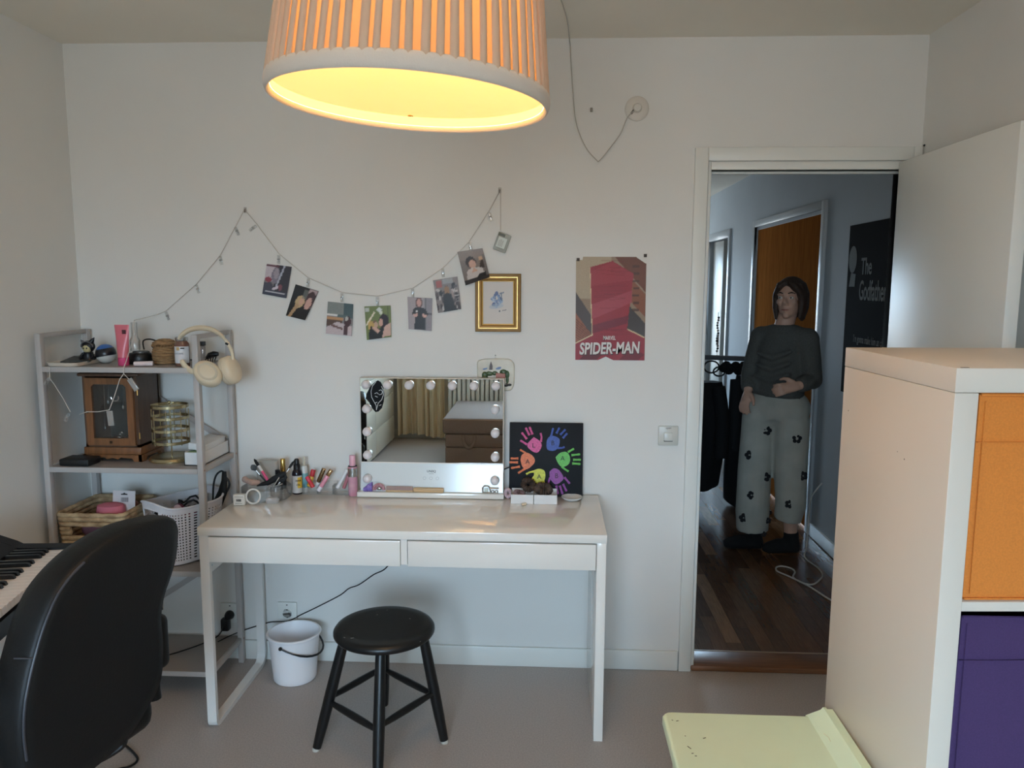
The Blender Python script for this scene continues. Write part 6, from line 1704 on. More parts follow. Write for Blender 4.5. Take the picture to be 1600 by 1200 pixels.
def build_side_table():
    x0, x1, y0, y1, H = 0.244, 0.596, -2.00, -1.546, 0.70
    t = thing('side_table', 'pale green painted side table with chipped top beside the bookcase', 'side table', ((x0 + x1) / 2, (y0 + y1) / 2, 0))
    mg = mat('green_paint', (222, 238, 206), 0.34, var=0.03, scale=8, bump=0.04, bscale=40)
    M().loft([rrect(x0 + 0.003, x1, y0, y1 - 0.003, 0.018, H - 0.022), rrect(x0, x1, y0, y1, 0.020, H - 0.018), rrect(x0, x1, y0, y1, 0.020, H - 0.005), rrect(x0 + 0.002, x1, y0, y1 - 0.002, 0.020, H - 0.0015), rrect(x0 + 0.005, x1, y0, y1 - 0.005, 0.018, H)]).build('top_board', mg, t, 30)
    # moulded rail along the bookcase side
    prof = [(0.545, H - 0.001), (0.575, H + 0.012), (0.580, H + 0.018), (0.586, H + 0.018), (0.588, H + 0.014), (0.600, H + 0.014), (0.600, H - 0.02), (0.545, H - 0.02)]
    M().prism(prof, 'y', y0, y1 + 0.002).build('back_rail', mg, t, 30)
    M().box(x0 + 0.022, x0 + 0.038, y0 + 0.03, y1 - 0.03, 0.10, H - 0.022).build('side_panel', mat('green_paint_side', (206, 214, 186), 0.4), t, 0)
    M().box(x1 - 0.03, x1 - 0.014, y0 + 0.03, y1 - 0.03, 0.10, H - 0.022).build('side_panel', bpy.data.materials['green_paint_side'], t, 0)
    M().box(x0 + 0.038, x1 - 0.03, y1 - 0.05, y1 - 0.034, 0.10, H - 0.022).build('rear_panel', bpy.data.materials['green_paint_side'], t, 0)
    for x in (x0 + 0.02, x1 - 0.05):
        for y in (y0 + 0.03, y1 - 0.062):
            M().box(x, x + 0.032, y, y + 0.032, 0, 0.10, 0.003).build('leg', mg, t)
    mch = mat('paint_loss', (60, 52, 40), 0.8)
    for (x, y, l, a) in ((0.272, -1.583, 0.005, 0.3), (0.262, -1.581, 0.003, -0.6), (0.316, -1.642, 0.006, 0.5), (0.280, -1.676, 0.010, -1.0), (0.283, -1.695, 0.004, 0.2), (0.279, -1.637, 0.002, 0), (0.288, -1.703, 0.004, 0.0)):
        M().box(-l / 2, l / 2, -0.0008, 0.0008, -0.0003, 0.0004, tf=Matrix.Translation((x, y, H)) @ Matrix.Rotation(a, 4, 'Z')).build('paint_chip', mch, t, 0)
    for (x, y0_, ln) in ((0.556, -1.62, 0.03), (0.562, -1.66, 0.02)):
        M().tube([(x, y0_, H + 0.0045), (x + 0.004, y0_ - ln * 0.5, H + 0.0065), (x + 0.003, y0_ - ln, H + 0.006)], 0.0008, 5).build('paint_scratch', mat('pale_scratch', (226, 228, 196), 0.6) if 'pale_scratch' not in bpy.data.materials else bpy.data.materials['pale_scratch'], t)
build_side_table()

# ================================================================== OFFICE CHAIR
def build_chair():
    t = thing('office_chair', 'black leather office chair with its back to the room, before the keyboard', 'chair', (-1.085, -1.535, 0), -0.2648)
    W = WM[t.name]                                        # local: +x out of the back, +y along it away from the window
    ml = mat('black_leather', (15, 15, 16), 0.5, bump=0.12, bscale=140, spec=0.35)
    mp2 = mat('leather_piping', (58, 58, 64), 0.4)
    def P(x, y, z):
        return W @ Vector((x, y, z))
    out = [(0.412, 0.945), (0.406, 0.968), (0.38, 0.985), (0.313, 0.996), (0.245, 0.998), (0.18, 0.990), (0.12, 0.975), (0.065, 0.950), (0.022, 0.920), (-0.006, 0.886), (-0.030, 0.845), (-0.050, 0.80), (-0.068, 0.755), (-0.084, 0.70), (-0.092, 0.64), (-0.090, 0.57), (-0.075, 0.50), (-0.03, 0.46), (0.06, 0.445), (0.16, 0.452), (0.215, 0.470), (0.258, 0.499), (0.304, 0.535), (0.325, 0.58), (0.334, 0.66), (0.332, 0.73), (0.348, 0.785), (0.374, 0.827), (0.400, 0.879)]
    pts = [(p.x, p.y) for p in curve_pts([(a, b_, 0) for a, b_ in out + out[:1]], 3)[:-1]]
    cy, cz = sum(p[0] for p in pts) / len(pts), sum(p[1] for p in pts) / len(pts)
    def ring(x, k):
        return [P(x, cy + (a - cy) * k, cz + (b_ - cz) * k) for a, b_ in pts]
    M().loft([ring(-0.115, 0.78), ring(-0.105, 0.90), ring(-0.090, 0.965), ring(-0.060, 0.996), ring(-0.028, 1.0), ring(-0.010, 0.988), ring(-0.001, 0.962), ring(0.002, 0.85), ring(0.003, 0.5)]).build('backrest', ml, t, 60)
    M().tube(curve_pts([P(0.000, y, z) for y, z in ((0.10, 0.958), (0.061, 0.938), (0.026, 0.910), (0.000, 0.876), (-0.022, 0.838), (-0.042, 0.794), (-0.059, 0.750), (-0.074, 0.698), (-0.081, 0.64), (-0.079, 0.58))]), 0.0032, 6).build('piping', mp2, t)
    M().tube([P(-0.030, -0.066, 0.800), P(-0.006, -0.050, 0.796), P(0.001, -0.040, 0.793)], 0.0018, 6).build('side_seam', mp2, t)
    M().box(-0.20, -0.012, 0.322, 0.372, 0.575, 0.725, 0.022, 4, tf=W).build('lumbar_wing', ml, t, 60)
    M().box(-0.46, -0.06, -0.10, 0.36, 0.40, 0.50, 0.04, 4, tf=W).build('seat_cushion', ml, t, 60)
    for y in (-0.15, 0.41):
        M().tube([P(-0.12, y, 0.44), P(-0.13, y, 0.58), P(-0.15, y, 0.62), P(-0.30, y, 0.62), P(-0.33, y, 0.59)], 0.020, 10).build('armrest', m_black, t)
    M().tube([P(-0.24, 0.13, 0.40), P(-0.24, 0.13, 0.10)], 0.028, 14).build('gas_column', m_black, t)
    for k in range(5):
        a = 2 * PI * k / 5 + 0.35
        e = Vector((math.cos(a), math.sin(a), 0))
        q = P(-0.24, 0.13, 0)
        lg = M().tube([q + Vector((0, 0, 0.115)), q + e * 0.16 + Vector((0, 0, 0.105)), q + e * 0.30 + Vector((0, 0, 0.075))], [0.026, 0.020, 0.015], 10).build('base_spoke', m_black, t)
        M().tube([q + e * 0.30 + Vector((-e.y * 0.02, e.x * 0.02, 0.03)), q + e * 0.30 + Vector((e.y * 0.02, -e.x * 0.02, 0.03))], 0.0295, 14).build('caster', m_black, lg)
    M().box(-0.012, -0.006, 0.337, 0.341, 0.745, 0.772, tf=W).build('zip_tag', m_steel, t, 0)
    M().tube(curve_pts([P(-0.03, 0.19, 0.475), P(-0.03, 0.205, 0.448), P(-0.05, 0.18, 0.43), P(-0.10, 0.12, 0.41)]), 0.012, 8).build('tilt_lever', m_black, t)
build_chair()
single(M().tube(curve_pts([(-1.60, -0.62, 0.006), (-1.50, -0.635, 0.006), (-1.461, -0.653, 0.006), (-1.40, -0.70, 0.006), (-1.365, -0.739, 0.006), (-1.372, -0.775, 0.006), (-1.42, -0.80, 0.006), (-1.52, -0.86, 0.006)]), 0.004, 6), 'floor_cable', m_black, 'black cable looping out on the floor behind the office chair', 'cable')

# ================================================================== DIGITAL PIANO
def build_piano():
    O = Vector((-1.467, -0.865, 0.78))
    ry = math.atan2(-0.98, 0.2)
    Lx, Wx = Vector((0.2, -0.98, 0)).normalized(), Vector((-0.98, -0.2, 0)).normalized()
    TF = Matrix.Identity(4)
    for i, v in enumerate((Lx, Wx, Vector((0, 0, 1)))):
        for j in range(3):
            TF[j][i] = v[j]
    TF.translation = O
    # local: x along the keys towards the room, y towards the wall, z up from the key tops
    t = thing('digital_piano', 'black digital piano keyboard on a folding stand at the left wall', 'keyboard', (O.x - 0.1, O.y - 0.4, 0))
    mk = mat('piano_case', (16, 16, 18), 0.35, bump=0.05, bscale=200)
    L = 0.0235 * 36
    prof = [(-0.012, -0.075), (-0.012, -0.030), (0.148, -0.030), (0.148, 0.012), (0.165, 0.020), (0.275, 0.066), (0.300, 0.072), (0.315, 0.060), (0.318, -0.075)]
    M().prism(prof, 'x', 0, L, tf=TF).build('case', mk, t, 30)
    endp = [(-0.012, -0.075), (-0.012, -0.004), (-0.004, 0.004), (0.148, 0.010), (0.165, 0.020), (0.275, 0.066), (0.300, 0.072), (0.315, 0.060), (0.318, -0.075)]
    for a in (-0.045, L + 0.001):
        M().prism(endp, 'x', a, a + 0.044, tf=TF).build('end_cheek', mk, t, 30)
    M().box(0.10, L - 0.1, 0.195, 0.265, 0.0365, 0.040, tf=TF @ Matrix.Rotation(0.0, 4, 'X')).build('control_panel', mat('panel_black', (30, 30, 33), 0.3), t)
    for a in (0.02, L - 0.20):
        sp = M()
        tm = TF @ Matrix.Translation((a, 0.225, 0.047)) @ Matrix.Rotation(math.atan2(0.046, 0.110), 4, 'X')
        sp.lathe([(1e-6, 0.0), (0.055, 0.0), (0.060, 0.003), (0.062, 0.0), (0.062, -0.003)], (0, 0, 0), 30, tm @ Matrix.Translation((0.07, 0, 0)))
        sp.build('speaker_grille', mat('speaker_cloth', (10, 10, 11), 0.9) if 'speaker_cloth' not in bpy.data.materials else bpy.data.materials['speaker_cloth'], t)
    mwk, mbk = mat('ivory_key', (222, 212, 204), 0.25), mat('ebony_key', (14, 14, 15), 0.3)
    for i in range(36):
        M().box(i * 0.0235 + 0.0005, (i + 1) * 0.0235 - 0.0005, -0.010, 0.147, -0.022, 0.0, 0.0012, 1, tf=TF).build('white_key', mwk, t)
    for i in range(35):
        if (i % 7) in (0, 1, 2, 4, 5):
            x = (i + 1) * 0.0235
            pr = [(0.050, 0.0), (0.054, 0.009), (0.060, 0.011), (0.147, 0.0115), (0.147, -0.002), (0.050, -0.002)]
            M().prism(pr, 'x', x - 0.006, x + 0.006, tf=TF).build('black_key', mbk, t, 20)
    for a in (0.10, L - 0.16):
        for (p, q) in (((a, 0.0, -0.080), (a, 0.30, -0.775)), ((a + 0.035, 0.30, -0.080), (a + 0.035, 0.0, -0.775))):
            M().tube([TF @ Vector(p), TF @ Vector(q)], 0.016, 10).build('stand_leg', m_black, t)
        M().tube([TF @ Vector((a - 0.02, 0.0, -0.770)), TF @ Vector((a + 0.06, 0.0, -0.770))], 0.012, 8).build('stand_foot', m_black, t)
build_piano()

# ================================================================== THE HALLWAY: POSTER, CABLE, CLOTHES, PERSON
def build_hall_poster():
    x = HX1 - 0.003
    y1, y0, z0, z1 = 1.455, 0.845, 0.985, 1.925
    t = thing('film_poster', 'black film poster with pale title lettering on the hallway wall', 'poster', (x, (y0 + y1) / 2, z0))
    mb = mat('poster_black', (16, 19, 24), 0.85, spec=0.08)
    M().box(x - 0.0015, x + 0.002, y0, y1, z0, z1).build('sheet', mb, t, 0)
    mp_ = mat('poster_pale', (150, 156, 158), 0.85, spec=0.1)
    xd, zd = (0, -1, 0), (0, 0, 1)
    def patch(P, nm='pale_patch'):
        M().prism(P, 'x', x - 0.0026, x - 0.0014).build(nm, mp_, t, 0)
    # plain pale shapes where the print shows portraits
    patch([(1.385 - 0.055 * math.cos(a) , 1.735 + 0.075 * math.sin(a)) for a in [2 * PI * k / 20 for k in range(20)]])
    patch([(1.42, 1.585), (1.34, 1.585), (1.335, 1.655), (1.40, 1.66)])
    patch([(1.13 - 0.10 * math.cos(a), 1.02 + 0.13 * math.sin(a)) for a in [PI * k / 14 for k in range(15)]])
    lettering('The', 0.125, (x - 0.002, 1.190, 1.690), xd, zd, mp_, t, squeeze=0.72, bold=0.002)
    lettering('Godfather', 0.150, (x - 0.002, 1.095, 1.560), xd, zd, mp_, t, squeeze=0.56, bold=0.002)
    lettering('I\u2019m gonna make him an offer', 0.060, (x - 0.002, 1.10, 1.300), xd, zd, mp_, t, squeeze=0.62)
    lettering('he can\u2019t refuse', 0.060, (x - 0.002, 1.00, 1.205), xd, zd, mp_, t, squeeze=0.72)
build_hall_poster()
single(M().tube(curve_pts([(1.60, 0.60, 0.005), (1.52, 0.66, 0.005), (1.446, 0.754, 0.005), (1.389, 0.945, 0.005), (1.322, 1.068, 0.010), (1.285, 1.150, 0.006), (1.297, 1.215, 0.005), (1.335, 1.235, 0.005), (1.375, 1.205, 0.005), (1.380, 1.148, 0.005), (1.345, 1.06, 0.006), (1.372, 0.965, 0.011), (1.42, 0.965, 0.007), (1.475, 1.031, 0.005), (1.518, 1.108, 0.005), (1.53, 1.22, 0.005), (1.512, 1.391, 0.005), (1.555, 1.50, 0.03), (1.585, 1.58, 0.14), (1.60, 1.60, 0.30), (1.66, 1.60, 0.40)]), 0.0045, 8),
       'white_cable', mat('hall_cable_white', (206, 200, 190), 0.4), 'white cable looped on the dark hallway floor', 'cable')

def build_rack():
    t = thing('clothes_rack', 'low metal clothes rack with a grey rail in the hallway', 'clothes rack', (1.02, 2.45, 0))
    for (x, y) in ((0.70, 2.45), (1.54, 2.45)):
        M().tube([(x, y, 0.03), (x, y, 1.09)], 0.013, 10).build('upright', m_steel, t)
        M().tube([(x, y - 0.22, 0.025), (x, y + 0.22, 0.025)], 0.014, 10).build('foot_bar', m_black, t)
    M().box(0.69, 1.55, 2.425, 2.475, 1.068, 1.100, 0.006, tf=Matrix.Translation((1.06, 0, 1.084)) @ Matrix.Rotation(0.03, 4, 'Y') @ Matrix.Translation((-1.06, 0, -1.084))).build('rail', mat('rail_grey', (92, 94, 96), 0.4), t)
    return t
build_rack()
def coat(label, x0, x1, y, ztop, zbot, bulge, seed):
    r = random.Random(seed)
    t = thing('coat', label, 'coat', ((x0 + x1) / 2, y, zbot))
    rings = []
    n = 28
    for k in range(11):
        q = k / 10
        zz = ztop + (zbot - ztop) * q
        cx, hw = (x0 + x1) / 2 + 0.02 * math.sin(q * 3 + seed), (x1 - x0) / 2 * (0.72 + 0.28 * min(1, q * 3.2)) * (1.0 - 0.22 * max(0, q - 0.55))
        dp = bulge * (0.55 + 0.45 * min(1, q * 2.5))
        rings.append([Vector((cx + hw * math.cos(2 * PI * i / n), y + (dp + 0.014 * math.sin(i * 1.9 + q * 3)) * math.sin(2 * PI * i / n), zz + 0.02 * math.cos(4 * PI * i / n) * q)) for i in range(n)])
    M().loft(rings).build('cloth', mat('coat_black_%d' % seed, (13, 14, 17), 0.85, bump=0.2, bscale=50), t, 60)
    for s in (-1, 1):
        cx = (x0 + x1) / 2
        M().tube(curve_pts([(cx + s * (x1 - x0) * 0.30, y - bulge * 0.5, ztop - 0.03), (cx + s * (x1 - x0) * 0.36, y - bulge * 0.9, ztop - 0.25), (cx + s * (x1 - x0) * 0.34, y - bulge * 1.0, ztop - 0.52)]), 0.05, 12).build('sleeve', bpy.data.materials['coat_black_%d' % seed], t, 60)
    hk = M().tube(curve_pts([((x0 + x1) / 2, y, ztop - 0.01), ((x0 + x1) / 2, y, ztop + 0.05), ((x0 + x1) / 2 + 0.012, y, ztop + 0.085), ((x0 + x1) / 2, y, ztop + 0.10), ((x0 + x1) / 2 - 0.014, y, ztop + 0.088)]), 0.0028, 6)
    hk.build('hanger_hook', m_steel, t)
coat('long black coat hanging nearest the door frame on the hallway rack', 0.88, 1.262, 2.45, 0.91, 0.16, 0.13, 1)
coat('second black coat hanging behind the person on the hallway rack', 1.275, 1.49, 2.45, 0.96, 0.04, 0.11, 2)
b = M()
for i in range(9):
    b.ball((1.215 + 0.020 * i, 2.375 + 0.012 * math.sin(i), 1.015 + 0.018 * math.sin(i * 2.1)), 0.036, 8, 6, (1, 0.8, 0.9))
single(b, 'feather_boa', mat('boa_black', (12, 12, 14), 0.95), 'dark fluffy scarf draped along the grey hallway rail', 'scarf')
for i, (x, z_, r) in enumerate(((1.135, 1.02, 0.052), (1.185, 0.99, 0.040))):
    lab = ('round black wire loop hanging left of the fluffy scarf', 'smaller black wire loop touching the fluffy scarf')[i]
    single(M().tube([(x + r * math.cos(a), 2.395 - 0.02 * i, z_ + r * 0.8 * math.sin(a)) for a in [2 * PI * k / 24 for k in range(24)]], 0.006, 6, closed=True), 'wire_loop', m_black, lab, 'hoop', ang=60)
b = M()
for k in range(16):
    b.ball((1.172 + 0.004 * math.sin(k * 1.1), 2.41, 1.13 + k * 0.017), 0.0085, 8, 6)
t = thing('bead_chain', 'silver and dark bead chain hanging above the hallway rail', 'necklace', (1.172, 2.41, 1.12))
M().tube([(1.172, 2.41, 1.10), (1.172, 2.41, 1.40)], 0.002, 5).build('thread', m_wire, t)
for k in range(14):
    M().ball((1.172 + 0.004 * math.sin(k * 1.1), 2.41, 1.13 + k * 0.018), 0.0085, 8, 6).build('bead', m_black if k % 3 == 1 else m_steel, t)

def build_person():
    t = thing('person', 'person in dark grey jumper, pale flowered trousers and black socks standing in the hallway', 'person', (1.33, 1.49, 0))
    f = Vector((-0.62, -0.78, 0)).normalized()             # way the chest faces
    rgt = Vector((f.y, -f.x, 0))                           # the person's own right
    m_skin = mat('skin', (206, 164, 142), 0.5, var=0.04, scale=12)
    H = Vector((1.372, 1.455, 1.515))                      # head centre
    N = Vector((1.352, 1.47, 1.36))
    Rs, Ls = N + rgt * 0.135 + Vector((0, 0, -0.075)), N - rgt * 0.135 + Vector((0, 0, -0.075))
    Re, Rw = Vector((1.185, 1.53, 1.060)), Vector((1.158, 1.455, 0.985))
    Le, Lw = Vector((1.492, 1.365, 1.060)), Vector((1.395, 1.290, 1.035))
    Rh, Lh = Vector((1.255, 1.535, 0.88)), Vector((1.415, 1.455, 0.88))
    Rk, Ra, Rt = Vector((1.235, 1.535, 0.48)), Vector((1.252, 1.54, 0.075)), Vector((1.085, 1.53, 0.035))
    Lk, La, Lt = Vector((1.425, 1.455, 0.48)), Vector((1.445, 1.455, 0.085)), Vector((1.300, 1.455, 0.035))
    b = M()
    hf = Vector((-0.55, -0.83, 0)).normalized()            # way the face looks
    hr = Vector((hf.y, -hf.x, 0))
    HM = Matrix.Identity(4)
    for i, v in enumerate((hr, hf, Vector((0, 0, 1)))):
        for j in range(3):
            HM[j][i] = v[j]
    HM.translation = H
    def hp(x, y, z):
        return HM @ Vector((x, y, z))
    # head: cranium, jaw, nose, brow, lips, ears
    b.ball((0, 0, 0), 1.0, 22, 16, tf=HM @ Matrix.Translation((0, -0.008, 0.028)) @ Matrix.Diagonal((0.073, 0.092, 0.085, 1)))
    b.ball((0, 0, 0), 1.0, 20, 14, tf=HM @ Matrix.Translation((0, 0.022, -0.040)) @ Matrix.Diagonal((0.057, 0.064, 0.072, 1)))
    b.ball((0, 0, 0), 1.0, 12, 8, tf=HM @ Matrix.Translation((0, 0.064, -0.094)) @ Matrix.Diagonal((0.024, 0.020, 0.018, 1)))
    b.tube([hp(0, 0.080, 0.018), hp(0, 0.094, -0.006), hp(0, 0.104, -0.028)], [0.0075, 0.009, 0.0125], 10)
    for s in (-1, 1):
        b.ball(hp(s * 0.011, 0.092, -0.030), 0.0085, 8, 6)
        b.tube([hp(s * 0.010, 0.084, 0.026), hp(s * 0.032, 0.080, 0.030), hp(s * 0.050, 0.062, 0.024)], 0.009, 8)
        b.ball(hp(s * 0.036, 0.062, -0.018), 0.022, 10, 8)
        b.ball((0, 0, 0), 1.0, 12, 8, tf=HM @ Matrix.Translation((s * 0.076, -0.006, -0.006)) @ Matrix.Diagonal((0.009, 0.018, 0.030, 1)))
    b.tube([hp(-0.022, 0.078, -0.058), hp(0, 0.088, -0.056), hp(0.022, 0.078, -0.058)], [0.005, 0.008, 0.005], 8)
    b.tube([hp(-0.018, 0.077, -0.068), hp(0, 0.085, -0.069), hp(0.018, 0.077, -0.068)], [0.005, 0.008, 0.005], 8)
    # neck, trunk, limbs
    b.tube([H + Vector((0, 0.01, -0.06)), N + Vector((0, 0, 0.01)), N + Vector((0, 0.01, -0.05))], [0.052, 0.054, 0.075], 14)
    P_ = Vector((1.335, 1.495, 0.92))
    b.tube([N + Vector((0, 0, -0.06)), N.lerp(P_, 0.4), N.lerp(P_, 0.75), P_ + Vector((0, 0, -0.04))], [0.085, 0.105, 0.095, 0.09], 18, flat=0.85, up=rgt)
    b.tube([Rs, Re, Rw], [0.05, 0.040, 0.027], 12).tube([Ls, Le, Lw], [0.05, 0.040, 0.027], 12).tube([Ls, N + Vector((0, 0, -0.06)), Rs], [0.05, 0.07, 0.05], 12)
    b.tube([P_, Rh, Rk, Rk.lerp(Ra, 0.4), Ra], [0.085, 0.072, 0.050, 0.050, 0.034], 14).tube([P_, Lh, Lk, Lk.lerp(La, 0.4), La], [0.085, 0.072, 0.050, 0.050, 0.034], 14)
    b.tube([Ra + Vector((0.04, 0, -0.03)), Ra.lerp(Rt, 0.5) + Vector((0, 0, -0.012)), Rt], [0.034, 0.034, 0.022], 12).tube([La + Vector((0.04, 0, -0.035)), La.lerp(Lt, 0.5) + Vector((0, 0, -0.012)), Lt], [0.034, 0.034, 0.022], 12)
    # hands: palm, four unequal bent fingers, thumb from the side of the palm
    def hand(wr, d, side, dn):
        d, side = d.normalized(), side.normalized()
        nn = d.cross(side)
        if nn.dot(dn) < 0:
            nn = -nn
        b.tube([wr, wr + d * 0.03, wr + d * 0.085], [0.026, 0.031, 0.033], 12, flat=0.55, up=side)
        for k, (o, ln, sp) in enumerate(((-0.026, 0.066, -0.10), (-0.009, 0.076, -0.02), (0.009, 0.071, 0.05), (0.026, 0.056, 0.13))):
            k0 = wr + d * 0.080 + side * o
            k1 = k0 + (d + side * sp) * ln * 0.45 + nn * 0.004
            k2 = k1 + (d * 0.85 + side * sp) * ln * 0.32 + nn * ln * 0.20
            k3 = k2 + (d * 0.55) * ln * 0.26 + nn * ln * 0.24
            b.tube([k0, k1, k2, k3], [0.0098, 0.0088, 0.0080, 0.0066], 8)
        th = wr + d * 0.028 - side * 0.026
        b.tube([th, th + d * 0.026 - side * 0.022, th + d * 0.052 - side * 0.030 + nn * 0.008, th + d * 0.072 - side * 0.030 + nn * 0.016], [0.014, 0.0115, 0.0098, 0.0078], 8)
    hand(Rw, Vector((-0.30, -0.40, -0.78)), Vector((0.75, 0.45, -0.5)).cross(Vector((-0.30, -0.40, -0.78))), Vector((0.8, 0.2, 0)))
    hand(Lw, Vector((-0.92, 0.08, -0.22)), Vector((0.1, -0.2, -1)), Vector((0.1, 0.9, 0)))
    body = put('body', remesh(b, 0.0062, 3), t)
    body.data.materials.append(m_skin)
    me_, mi_ = mat('eye_white', (222, 216, 208), 0.2), mat('iris', (66, 52, 40), 0.2)
    mbr = mat('brow_hair', (52, 38, 30), 0.8)
    for s in (-1, 1):
        ey = M().ball(hp(s * 0.031, 0.0745, 0.006), 0.0125, 14, 10, (1, 1, 0.72)).build('eye', me_, t)
        M().ball(hp(s * 0.031, 0.0845, 0.006), 0.0052, 10, 8, (1, 0.6, 1)).build('iris', mi_, ey)
        M().tube([hp(s * 0.014, 0.0905, 0.030), hp(s * 0.032, 0.088, 0.036), hp(s * 0.050, 0.071, 0.030)], [0.0028, 0.0038, 0.002], 6).build('eyebrow', mbr, t)
    M().tube([hp(-0.020, 0.0835, -0.062), hp(0, 0.0935, -0.0615), hp(0.020, 0.0835, -0.062)], [0.0025, 0.0042, 0.0025], 8).build('lips', mat('lip_skin', (168, 104, 96), 0.4), t)
    # hair: chin-length, parted, with locks
    hb_ = M()
    hb_.ball((0, 0, 0), 1.0, 24, 16, tf=HM @ Matrix.Translation((0, -0.018, 0.040)) @ Matrix.Diagonal((0.083, 0.094, 0.088, 1)))
    for k in range(17):
        a = -0.15 * PI + 1.3 * PI * k / 16
        x, y = 0.074 * math.cos(a + PI), -0.016 - 0.084 * math.sin(a)
        hb_.tube([hp(x * 0.8, y * 0.8, 0.09), hp(x * 1.06, y * 1.02, 0.03), hp(x * 1.08, y * 1.04 + 0.004 * math.sin(k * 2), -0.05), hp(x * 0.98, y * 0.98, -0.115 - 0.012 * math.sin(k * 1.7))], [0.018, 0.022, 0.020, 0.010], 8)
    for s in (-1, 1):
        hb_.tube([hp(s * 0.008, 0.066, 0.098), hp(s * 0.044, 0.070, 0.070), hp(s * 0.072, 0.036, 0.020), hp(s * 0.080, 0.016, -0.06)], [0.012, 0.018, 0.018, 0.011], 8)
    hair = put('hair', remesh(hb_, 0.007, 2, 'hair'), t)
    hair.data.materials.append(mat('brown_hair', (44, 32, 26), 0.55, rgb2=(74, 54, 42), scale=40, stretch=(6, 6, 0.6), bump=0.4, bscale=90))
    # jumper
    j = M()
    j.tube([N + Vector((0, 0, 0.005)), N + Vector((0, 0.0, -0.05)), N.lerp(P_, 0.3), N.lerp(P_, 0.62), N.lerp(P_, 0.92)], [0.078, 0.105, 0.142, 0.150, 0.152], 24, flat=0.86, up=rgt)
    j.tube([Ls, N + Vector((0, 0, -0.055)), Rs], [0.062, 0.080, 0.062], 14)
    for q_ in (Ls, Rs):
        j.ball(q_, 0.068, 14, 10)
    for q_ in (Le, Re):
        j.ball(q_, 0.056, 12, 8)
    j.tube([Rs, Rs.lerp(Re, 0.5), Re, Re.lerp(Rw, 0.5), Rw.lerp(Re, 0.05)], [0.066, 0.062, 0.056, 0.050, 0.042], 14)
    j.tube([Ls, Ls.lerp(Le, 0.5), Le, Le.lerp(Lw, 0.5), Lw.lerp(Le, 0.05)], [0.066, 0.062, 0.056, 0.050, 0.042], 14)
    for q in (0.35, 0.5, 0.65):                           # folds pulled across the front
        c0 = N.lerp(P_, q) + f * 0.118
        j.tube([c0 + rgt * 0.10, c0 + f * 0.012 + Vector((0, 0, -0.025)), c0 - rgt * 0.11 + Vector((0, 0, 0.02))], [0.012, 0.018, 0.012], 8)
    jp = put('jumper', remesh(j, 0.009, 3, 'jumper'), t)
    jp.data.materials.append(mat('jumper_knit', (86, 86, 82), 0.9, var=0.12, scale=120, bump=0.4, bscale=300))
    # wide trousers
    tr = M()
    tr.tube([P_ + Vector((0, 0, 0.06)), P_ + Vector((0, 0, -0.02)), P_ + Vector((0, 0, -0.10))], [0.135, 0.148, 0.135], 20, flat=0.86, up=rgt)
    tr.tube([P_ + Vector((0, 0, -0.06)), Rh + Vector((0, 0, -0.08)), Rk + Vector((0.0, 0, 0)), Rk.lerp(Ra, 0.6) + Vector((-0.01, 0, 0)), Ra + Vector((-0.012, 0, 0.045))], [0.11, 0.108, 0.098, 0.100, 0.094], 18)
    tr.tube([P_ + Vector((0, 0, -0.06)), Lh + Vector((0, 0, -0.08)), Lk, Lk.lerp(La, 0.45), La + Vector((-0.022, 0.01, 0.125))], [0.11, 0.106, 0.094, 0.088, 0.078], 18)
    for q_ in (Rh, Lh):
        tr.ball(q_ + Vector((0, 0, 0.0)), 0.104, 14, 10)
    tp = put('trousers', remesh(tr, 0.009, 3, 'trousers'), t)
    mt = mat('trouser_cloth', (176, 176, 166), 0.9, var=0.10, scale=9, bump=0.2, bscale=40)
    tp.data.materials.append(mt)
    mfl = mat('flower_print', (30, 30, 34), 0.9)
    # dark flower motifs printed on the cloth
    dep = bpy.context.evaluated_depsgraph_get()
    for (x, z_, s) in ((1.165, 0.215, 0.030), (1.31, 0.20, 0.02), (1.285, 0.118, 0.020), (1.20, 0.36, 0.028), (1.28, 0.47, 0.03), (1.40, 0.33, 0.028), (1.47, 0.50, 0.03), (1.18, 0.60, 0.03), (1.42, 0.72, 0.03), (1.27, 0.75, 0.03)):
        o_ = WM[tp.name].inverted() @ Vector((x, 1.0, z_))
        ok, loc, nor, _i = tp.ray_cast(o_, Vector((0, 1, 0))) if False else (False, None, None, None)
        # nearest cloth vertex seen from the room side
        vs = [(WM[tp.name] @ v.co) for v in tp.data.vertices]
        cand = [v for v in vs if abs(v.x - x) < 0.012 and abs(v.z - z_) < 0.012]
        if not cand:
            continue
        y = min(v.y for v in cand)
        fb = M()
        for k in range(5):
            a = 2 * PI * k / 5 + x * 9
            c = Vector((x + s * 0.55 * math.cos(a), y + 0.002, z_ + s * 0.55 * math.sin(a)))
            fb.ball(c, s * 0.42, 8, 6, (1, 0.22, 1))
        fb.build('flower_motif', mfl, tp)
    msk = mat('sock_black', (15, 15, 17), 0.9)
    for (A_, T_, up_) in ((Ra, Rt, 0.045), (La, Lt, 0.055)):
        s_ = M()
        s_.tube([A_ + Vector((0, 0, up_)), A_ + Vector((0.004, 0, 0)), A_ + Vector((0.012, 0, -0.045))], [0.043, 0.045, 0.048], 14)
        s_.tube([A_ + Vector((0.045, 0, -0.032)), A_.lerp(T_, 0.5) + Vector((0, 0, -0.010)), T_ + Vector((0.01, 0, 0.002)), T_ + Vector((-0.02, 0, -0.002))], [0.042, 0.045, 0.034, 0.018], 14)
        sk = put('sock', remesh(s_, 0.008, 3, 'sock'), t)
        sk.data.materials.append(msk)
        zmin = min((v.co.z for v in sk.data.vertices))
build_person()

